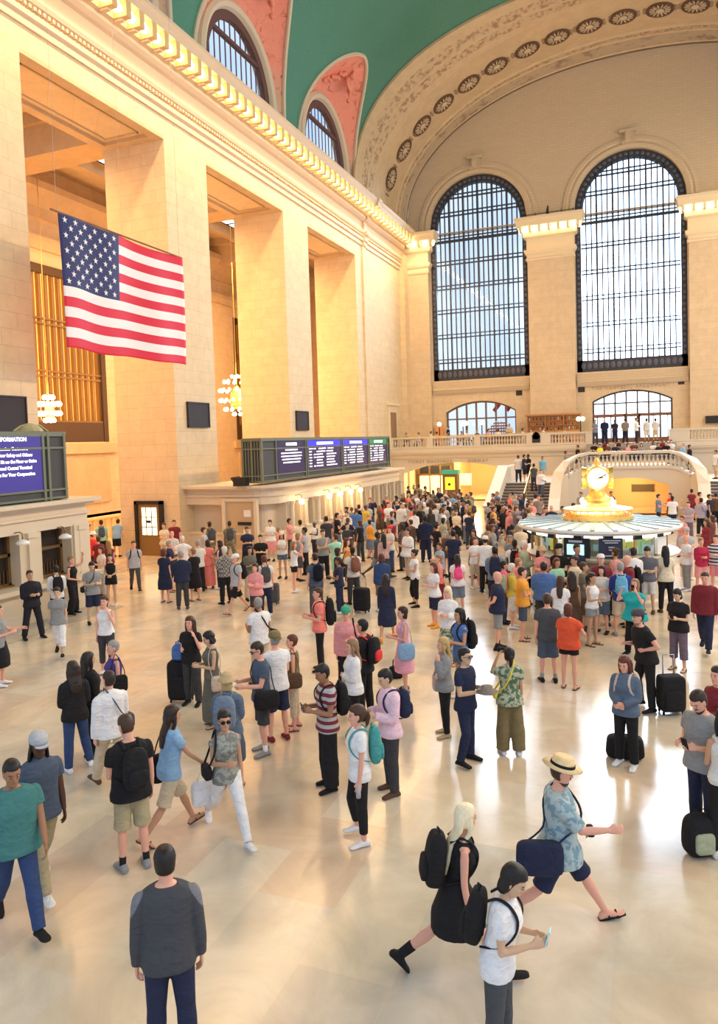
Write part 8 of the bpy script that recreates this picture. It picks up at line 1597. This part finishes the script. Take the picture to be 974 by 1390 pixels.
CROWD = [(-10.27,36.71,1.63,1.8,'m','s','hd',('long','maroon'),('jeans','navy'),('short','auburn'),'l'),(-8.44,39.25,1.83,1.84,'m','s','pp',('long','offwhite'),('shorts','black'),('short','grey'),'d'),(-12.65,42.55,0.26,1.68,'f','s','hd',('sleeveless','orange'),('jeans','sand'),('ponytail','grey'),'l'),(-7.98,38.22,-1.09,1.68,'f','s','xx',('jacket','purplegrey'),('jeans','brown'),('ponytail','black'),'m'),(-10.21,38.09,-2.92,1.58,'f','s','pd',('jacket','sage'),('slim','navy'),('wavy','grey'),'t'),(-10.34,43.64,-1.49,1.8,'m','s','pd',('long','sand'),('jeans','charcoal'),('short','fair'),'l'),(-5.95,36.16,1.93,1.8,'m','s','vv',('shirt','grey'),('jeans','slate'),('short','auburn'),'t'),(-5.79,34.87,2.77,1.58,'f','s','xx',('jacket','black'),('short_shorts','khaki'),('ponytail','black'),'r'),(-12.17,45.29,2.58,1.63,'f','s','vv',('tee','black'),('short_shorts','navy'),('long','fair'),'r'),(-12.11,42.65,-1.11,1.58,'f','s','dd',('tank','charcoal'),('slim','black'),('ponytail','auburn'),'l'),(-5.49,40.41,-3.12,1.58,'f','s','dd',('blouse','black'),('jeans','black'),('ponytail','black'),'d'),(-12.85,39.96,-0.39,1.75,'m','t','pd',('polo','coral'),('trousers','olive'),('short','grey'),'l'),(-9.49,39.35,0.13,1.63,'f','w','dd',('blouse','lblue'),('slim','sand'),('ponytail','black'),'m'),(-11.42,43.52,1.61,1.68,'f','s','dp',('long','black'),('jeans','navy'),('bob','black'),'l'),(-9.79,43.54,2.05,1.63,'f','s','hd',('tee','navy'),('skirt','charcoal'),('wavy','fair'),'m'),(-5.82,36.6,2.44,1.84,'m','s','dd',('tee','black'),('trousers','navy'),('short','dark'),'m'),(-12.62,44.75,1.02,1.68,'f','s','pp',('long','navy'),('skirt','sand'),('long','black'),'m'),(-10.88,41.71,2.12,1.63,'f','s','hd',('sleeveless','offwhite'),('slim','khaki'),('bun','dark'),'l'),(-9.42,41.77,2.55,1.7,'m','s','xx',('tee','lblue'),('shorts','navy'),('short','auburn'),'m'),(-11.78,34.0,0.49,1.84,'m','s','cp',('tee','lgrey'),('shorts','navy'),('short','grey'),'t'),(-4.65,41.61,-0.47,1.68,'f','s','pp',('tank','white'),('slim','slate'),('bob','dark'),'a'),(-5.04,33.89,1.16,1.68,'f','k','dd',('jacket','black'),('short_shorts','navy'),('bun','fair'),'m'),(-7.24,35.46,2.4,1.84,'m','s','pd',('long','navy'),('jeans','navy'),('short','black'),'m'),(-5.39,36.38,2.62,1.58,'f','s','pd',('jacket','navy'),('skirt','olive'),('bun','black'),'a'),(-12.74,33.61,2.19,1.68,'f','w','cp',('tank','white'),('short_shorts','brown'),('bun','black'),'t'),(-5.73,38.48,0.97,1.58,'f','t','dp',('jacket','white'),('slim','sand'),('bob','auburn'),'r'),(-10.13,46.34,0.1,1.63,'f','s','dd',('tank','white'),('skirt','charcoal'),('bun','black'),'r'),(-4.04,39.3,-0.81,1.63,'f','k','hd',('tee','black'),('slim','black'),('wavy','auburn'),'t'),(-5.41,42.08,0.3,1.68,'f','s','vv',('tee','white'),('slim','black'),('wavy','dark'),'t'),(-11.25,40.47,-2.25,1.84,'m','s','vv',('long','white'),('trousers','navy'),('short','brown'),'a'),(-11.21,39.87,1.89,1.7,'m','t','pd',('tee','charcoal'),('jeans','slate'),('short','grey'),'r'),(-7.93,39.41,0.4,1.8,'m','w','pp',('polo','charcoal'),('shorts','charcoal'),('short','fair'),'t'),(-12.83,37.23,-2.66,1.84,'m','s','cp',('jacket','navy'),('jeans','slate'),('short','auburn'),'t'),(-10.18,35.34,-0.21,1.68,'f','s','xx',('blouse','lgrey'),('skirt','navy'),('bun','auburn'),'r'),(-11.68,33.57,-0.57,1.8,'m','k','xx',('shirt','mustard'),('shorts','slate'),('short','auburn'),'m'),(-12.53,38.58,1.22,1.58,'f','t','dd',('jacket','red'),('jeans','navy'),('long','dark'),'d'),(-12.19,40.75,1.72,1.75,'m','s','pp',('shirt','black'),('jeans','navy'),('short','fair'),'a'),(-9.98,39.13,-2.16,1.58,'f','s','dd',('sleeveless','red'),('short_shorts','navy'),('ponytail','brown'),'m'),(-5.88,40.67,2.44,1.75,'m','s','vv',('long','coral'),('shorts','black'),('short','fair'),'r'),(-4.58,33.09,-3.09,1.58,'f','w','hd',('long','rose'),('skirt','navy'),('ponytail','brown'),'l'),(-11.56,42.26,-0.23,1.68,'f','s','dd',('tee','navy'),('skirt','charcoal'),('ponytail','brown'),'m'),(-11.03,36.34,-2.27,1.84,'m','k','cp',('long','navy'),('shorts','sand'),('short','black'),'a'),(-11.81,38.61,0.99,1.84,'m','s','dp',('jacket','charcoal'),('trousers','black'),('short','black'),'l'),(-12.43,46.42,-1.13,1.84,'m','s','hd',('tee','wine'),('trousers','charcoal'),('short','dark'),'t'),(-6.86,41.93,2.36,1.8,'m','s','pp',('tee','blue'),('jeans','black'),('short','fair'),'t'),(-8.1,40.18,-0.31,1.75,'m','s','pp',('shirt','cream'),('trousers','olive'),('short','brown'),'t'),(-8.98,42.07,-0.51,1.75,'m','s','pp',('jacket','black'),('jeans','slate'),('short','auburn'),'t'),(-6.42,37.31,0.88,1.58,'f','s','pp',('blouse','lgrey'),('jeans','sand'),('bun','brown'),'m'),(-9.16,39.69,1.01,1.68,'f','s','xx',('jacket','white'),('short_shorts','black'),('bun','grey'),'d'),(-10.97,44.58,2.64,1.84,'m','s','vv',('tee','navy'),('shorts','navy'),('short','fair'),'r'),(-6.94,41.14,1.61,1.75,'m','s','xx',('long','purplegrey'),('shorts','black'),('short','brown'),'r'),(-11.94,46.49,2.55,1.58,'f','s','vv',('jacket','grey'),('jeans','slate'),('wavy','brown'),'m'),(-9.76,44.92,0.15,1.58,'f','s','pp',('jacket','lgrey'),('short_shorts','navy'),('ponytail','brown'),'m'),(-10.79,40.43,0.12,1.63,'f','s','cp',('long','grey'),('short_shorts','black'),('wavy','dark'),'a'),(-5.45,34.0,-2.04,1.7,'m','s','pp',('shirt','navy'),('jeans','slate'),('short','brown'),'t'),(-7.07,33.21,-2.88,1.58,'f','w','vv',('tee','cream'),('skirt','black'),('bun','brown'),'l'),(-10.73,37.78,-0.58,1.58,'f','w','dd',('blouse','red'),('short_shorts','brown'),('wavy','brown'),'d'),(-12.26,44.41,1.74,1.68,'f','s','dd',('tee','orange'),('slim','navy'),('bob','brown'),'a'),(-5.35,33.21,-1.32,1.75,'m','s','vv',('jacket','orange'),('trousers','slate'),('short','brown'),'t'),(-6.48,39.76,0.26,1.58,'f','k','vv',('tee','lblue'),('short_shorts','navy'),('bob','black'),'l'),(-8.95,36.08,-0.39,1.63,'f','s','dd',('tank','white'),('short_shorts','black'),('long','brown'),'t'),(-10.15,34.44,-2.23,1.8,'m','s','pd',('shirt','offwhite'),('trousers','charcoal'),('short','brown'),'a'),(-9.53,36.94,0.9,1.58,'f','s','xx',('jacket','white'),('jeans','navy'),('bun','dark'),'t'),(-8.54,41.33,0.43,1.58,'f','s','hd',('tank','offwhite'),('skirt','navy'),('long','fair'),'t'),(-8.69,35.4,0.22,1.63,'f','s','vv',('blouse','white'),('short_shorts','black'),('bun','brown'),'a'),(-9.05,36.93,-0.63,1.84,'m','w','pd',('jacket','sand'),('trousers','charcoal'),('short','brown'),'d'),(-11.5,41.27,0.16,1.63,'f','s','dd',('long','white'),('slim','charcoal'),('long','black'),'t'),(-12.78,34.41,0.37,1.58,'f','s','cp',('tee','grey'),('jeans','navy'),('ponytail','brown'),'t'),(-11.52,46.28,1.7,1.75,'m','s','pd',('long','navy'),('jeans','brown'),('short','fair'),'m'),(-8.95,38.8,-1.92,1.75,'m','k','pd',('tee','white'),('trousers','navy'),('short','black'),'r'),(-5.39,41.33,-2.34,1.68,'f','s','dd',('sleeveless','navy'),('slim','navy'),('bob','grey'),'m'),(-9.24,34.86,2.47,1.63,'f','t','xx',('tank','black'),('short_shorts','black'),('bun','dark'),'t'),(-9.54,40.58,1.66,1.63,'f','s','pp',('jacket','lblue'),('short_shorts','khaki'),('wavy','auburn'),'r'),(-8.16,35.27,-2.22,1.68,'f','k','hd',('jacket','lgrey'),('short_shorts','khaki'),('bun','black'),'l'),(-8.95,37.71,0.88,1.84,'m','k','pd',('tee','lblue'),('jeans','navy'),('short','grey'),'d'),(-4.19,36.95,-3.12,1.68,'f','w','pd',('jacket','rose'),('slim','black'),('bob','fair'),'r'),(-12.16,39.96,-2.61,1.68,'f','w','dd',('blouse','sand'),('short_shorts','charcoal'),('wavy','grey'),'m'),(-8.55,37.36,0.48,1.63,'f','w','pp',('sleeveless','black'),('jeans','black'),('bun','auburn'),'m'),(-9.03,33.01,0.08,1.58,'f','w','hd',('jacket','white'),('jeans','black'),('ponytail','dark'),'t'),(-9.14,34.23,-0.47,1.7,'m','w','dd',('tee','black'),('trousers','black'),('short','dark'),'m'),(-4.11,38.7,-2.43,1.84,'m','s','hd',('tee','taupe'),('jeans','navy'),('short','black'),'r'),(-4.06,34.93,-1.17,1.75,'m','t','dd',('shirt','brown'),('trousers','navy'),('short','brown'),'l'),(-10.29,39.99,1.8,1.84,'m','s','dp',('polo','grey'),('shorts','brown'),('short','brown'),'a'),(-9.71,42.22,-0.78,1.58,'f','s','vv',('tee','grey'),('slim','navy'),('long','brown'),'m'),(-12.25,34.07,0.5,1.75,'m','t','dp',('long','black'),('trousers','navy'),('short','black'),'l')]
CDEF = dict(black=(.016,.015,.017), navy=(.022,.028,.065), dnavy=(.02,.026,.045), white=(.80,.80,.82), offwhite=(.70,.68,.64), cream=(.75,.66,.50), grey=(.27,.28,.29), lgrey=(.46,.47,.50), dgrey=(.075,.08,.09), charcoal=(.05,.05,.055), slate=(.075,.10,.15), slategrey=(.13,.14,.17),
 teal=(.06,.20,.20), tealbag=(.07,.33,.33), dblue=(.035,.065,.17), khaki=(.42,.36,.22), sand=(.60,.50,.36), lblue=(.25,.43,.66), sky=(.16,.45,.68), blue=(.08,.17,.42), royal=(.03,.05,.26), turquoise=(.02,.42,.46), pink=(.85,.40,.52), pinkshirt=(.80,.56,.66), hotpink=(.90,.10,.28), rose=(.78,.32,.32), coral=(.88,.24,.20),
 tomato=(.75,.10,.04), red=(.75,.05,.05), crimson=(.50,.03,.08), wine=(.22,.03,.045), maroon=(.20,.025,.035), brownred=(.18,.06,.05), orange=(.85,.38,.06), mustard=(.70,.50,.08), yellow=(.75,.62,.05), yellowv=(.85,.85,.02), olive=(.22,.17,.08), oliveg=(.14,.14,.11), brown=(.12,.065,.04), rust=(.26,.11,.07), tan=(.55,.40,.22), straw=(.82,.62,.34), beige=(.64,.50,.42), taupe=(.25,.21,.18), sage=(.38,.42,.28), mint=(.35,.70,.52), green=(.06,.25,.10), greencap=(.05,.38,.22), purple=(.09,.06,.26), purplegrey=(.16,.12,.16), mauve=(.40,.34,.42), bluegrey=(.17,.22,.30), cyan=(.4,.8,.85), paper=(.75,.76,.74), navysuit=(.015,.02,.055), navyp=(.02,.024,.05), blacksuit=(.02,.02,.028), denimj=(.11,.155,.225))
CPAT = dict(floralg=((.10,.17,.10),'floral',(.48,.50,.36)), floralb=((.20,.33,.40),'floral',(.42,.52,.54)), plaidg=((.35,.33,.30),'plaid',(.12,.11,.11)), stripem=((.20,.03,.04),'stripe',(.45,.45,.46)), stripep=((.70,.48,.45),'vstripe',(.35,.2,.2)), stripew=((.75,.75,.76),'stripe',(.08,.05,.12)), camo=((.30,.28,.18),'floral',(.16,.14,.10)), patgrey=((.34,.35,.32),'floral',(.20,.21,.19)), raglan=((.065,.068,.08),'raglan',(.20,.20,.23)))
def COL(n):
    if n in CPAT: c, k, c2 = CPAT[n]; return cmat(n, c, k, c2)
    return cmat(n, CDEF[n])
for q in PEOPLE:
    X, Y, z, rz, H, sex, legs, arms, top, bot, hair, skin, shoe, opts, label, near, grp = q
    z_ = z
    if legs == 'q': z_ = z                 # feet on the step or floor, seat on the step or chair behind
    person((X, Y, z_), rz, H, sex, legs, arms, top, bot, hair, skin, shoe, opts, label, near, grp)
# the rest of the far crowd, beyond the three hundred built one by one
import numpy as np
_vs, _fs, _mi, _ml, _n = [], [], [], [], 0
for X, Y, rz, H, sex, legs, arms, top, bot, hair, skin in CROWD:
    sk = (sex, legs, arms, 0, 0, 0, 1.0); S = cached(('S',) + sk, lambda: Skel(sex, legs, arms[0], arms[1])); cv = .026
    for me, m_ in ((cached(('B', .024) + sk, lambda: body(S, .024)), mat('skin_' + skin, SKIN[skin], .55, spec=.3)), (cached(('T', cv, top[0]) + sk, lambda: top_mesh(S, top[0], cv)), COL(top[1])), (cached(('P', cv, bot[0]) + sk, lambda: bottom_mesh(S, bot[0], cv)), COL(bot[1])), (cached(('H', .024, hair[0]) + sk, lambda: hair_mesh(S, hair[0], .024)), hmat(hair[1]))):
        a = np.empty(len(me.vertices) * 3, 'f'); me.vertices.foreach_get('co', a); a = a.reshape(-1, 3) * (H / 1.75); c_, s_ = math.cos(rz), math.sin(rz)
        _vs.append(np.stack([a[:, 0] * c_ - a[:, 1] * s_ + X, a[:, 0] * s_ + a[:, 1] * c_ + Y, a[:, 2]], 1))
        if m_ not in _ml: _ml.append(m_)
        for p_ in me.polygons: _fs.append([i + _n for i in p_.vertices]); _mi.append(_ml.index(m_))
        _n += len(a)
me = bpy.data.meshes.new('crowd'); me.from_pydata(np.concatenate(_vs).tolist(), [], _fs); me.polygons.foreach_set('material_index', _mi); me.polygons.foreach_set('use_smooth', [True] * len(_fs))
for m_ in _ml: me.materials.append(m_)
o = bpy.data.objects.new('crowd', me); C.objects.link(o); o['kind'] = 'stuff'; tag(o, 'farthest packed mass of the crowd before the ticket hall and staircase', 'crowd')
# chairs for the seated guests
cb = MB(); cb.box(-.22, .22, -.22, .2, .40, .45)
for x in (-.2, .17):
    for y in (-.2, .17): cb.box(x, x + .03, y, y + .03, 0, .42)
cs = cb.mesh('seat'); cs.materials.append(M['wood'])
cb = MB(); cb.box(-.22, .22, -.24, -.2, .45, .88); ck_ = cb.mesh('backrest'); ck_.materials.append(M['wood'])
first = None
for q in PEOPLE:
    if q[6] == 'q' and q[2] > 4:
        if not first:
            first = empty('dining_chair', (q[0], q[1], q[2]), q[3], 'dark wooden chair behind the restaurant balustrade with a guest seated', 'chair', 'restaurant chairs')
            for nm_, me in (('seat', cs), ('backrest', ck_)): o = bpy.data.objects.new(nm_, me); C.objects.link(o); o.parent = first
        else: dup(first, (q[0], q[1], q[2]), q[3])
# ---- luggage standing on the floor
def suitcase(loc, rz, w, d, h, col, lab, handle=True, tilt=0):
    t_ = empty('suitcase', loc, rz, lab, 'suitcase'); t_.rotation_euler = (tilt, 0, rz); cm_ = cmat(col, CDEF[col])
    b = MB(); pillow(b, (0, 0, h / 2 + .05), (w / 2, d / 2, h / 2), .28, 20, 12); b.build('shell', cm_, t_, True)
    b = MB(); pillow(b, (0, -d / 2, h * .42), (w * .38, .035, h * .28), .4); b.build('front_pocket', cm_, t_, True)
    for x in (-1, 1):
        for y in (-1, 1): b = MB(); b.ball((x * w * .38, y * d * .3, .035), (.022, .035, .035), 8, 6); b.build('wheel', M['black'], t_, True)
    if handle: b = MB(); b.tube([(-w * .22, d * .3, h), (-w * .22, d * .3, h + .38), (w * .22, d * .3, h + .38), (w * .22, d * .3, h)], .011, 6); b.build('handle', mat('grey_metal', (.35, .35, .36), .3, .8), t_, True)
suitcase((1.57,13.62,0.00), .4, .44, .30, .62, 'black', 'large black wheeled suitcase in front of the man in the backward cap')
suitcase((-7.13,11.66,0.00), .3, .48, .30, .76, 'black', 'big black suitcase beside the woman in the grey-green dress', False)
suitcase((-6.43,19.41,0.00), -.2, .46, .30, .66, 'black', 'black wheeled suitcase standing on the open floor amid the crowd')
suitcase((-9.47,19.76,0.00), .1, .36, .24, .60, 'dgrey', 'dark upright suitcase behind the girl in black shorts', False)
def soft_bag(name, loc, rz, r, col, lab, cat, hnd=.25, e=.45, col2=None):
    t_ = empty(name, loc, rz, lab, cat); b = MB(); pillow(b, (0, 0, r[2]), r, e, 20, 12, taper=.12); b.build('body', cmat(col, CDEF[col]), t_, True)
    if hnd:
        for y in (-.05, .05): b = MB(); b.tube([(-r[0] * .35, y, r[2] * 1.7), (-r[0] * .3, y, r[2] * 2 + hnd), (r[0] * .3, y, r[2] * 2 + hnd), (r[0] * .35, y, r[2] * 1.7)], .012, 6); b.build('handle', cmat(col, CDEF[col]), t_, True)
    b = MB(); pillow(b, (0, -r[1] * .9, r[2] * .8), (r[0] * .6, .04, r[2] * .5), .4); b.build('pocket', cmat(col2 or col, CDEF[col2 or col]), t_, True)
    return t_
soft_bag('duffel_bag', (0.88,11.53,0.00), .1, (.29, .14, .17), 'black', 'black duffel bag on the floor beside the woman in the denim jacket', 'bag')
soft_bag('backpack', (1.75,9.06,0.00), .5, (.19, .14, .24), 'black', 'black and olive backpack standing on the floor by the grey-shirted man', 'backpack', .08, .6, 'sage')
soft_bag('handbag', (-3.63,14.12,0.00), .3, (.16, .09, .12), 'black', 'black bag on the floor at the feet of the woman in pink', 'bag', .12)
o = soft_bag('backpack', (0, 0, 0), .2, (.16, .12, .16), 'blue', 'bright blue backpack resting on top of the big black suitcase', 'backpack', .05, .6)
q_ = (-7.13,11.66,0.00); o.location = (q_[0], q_[1], .80)
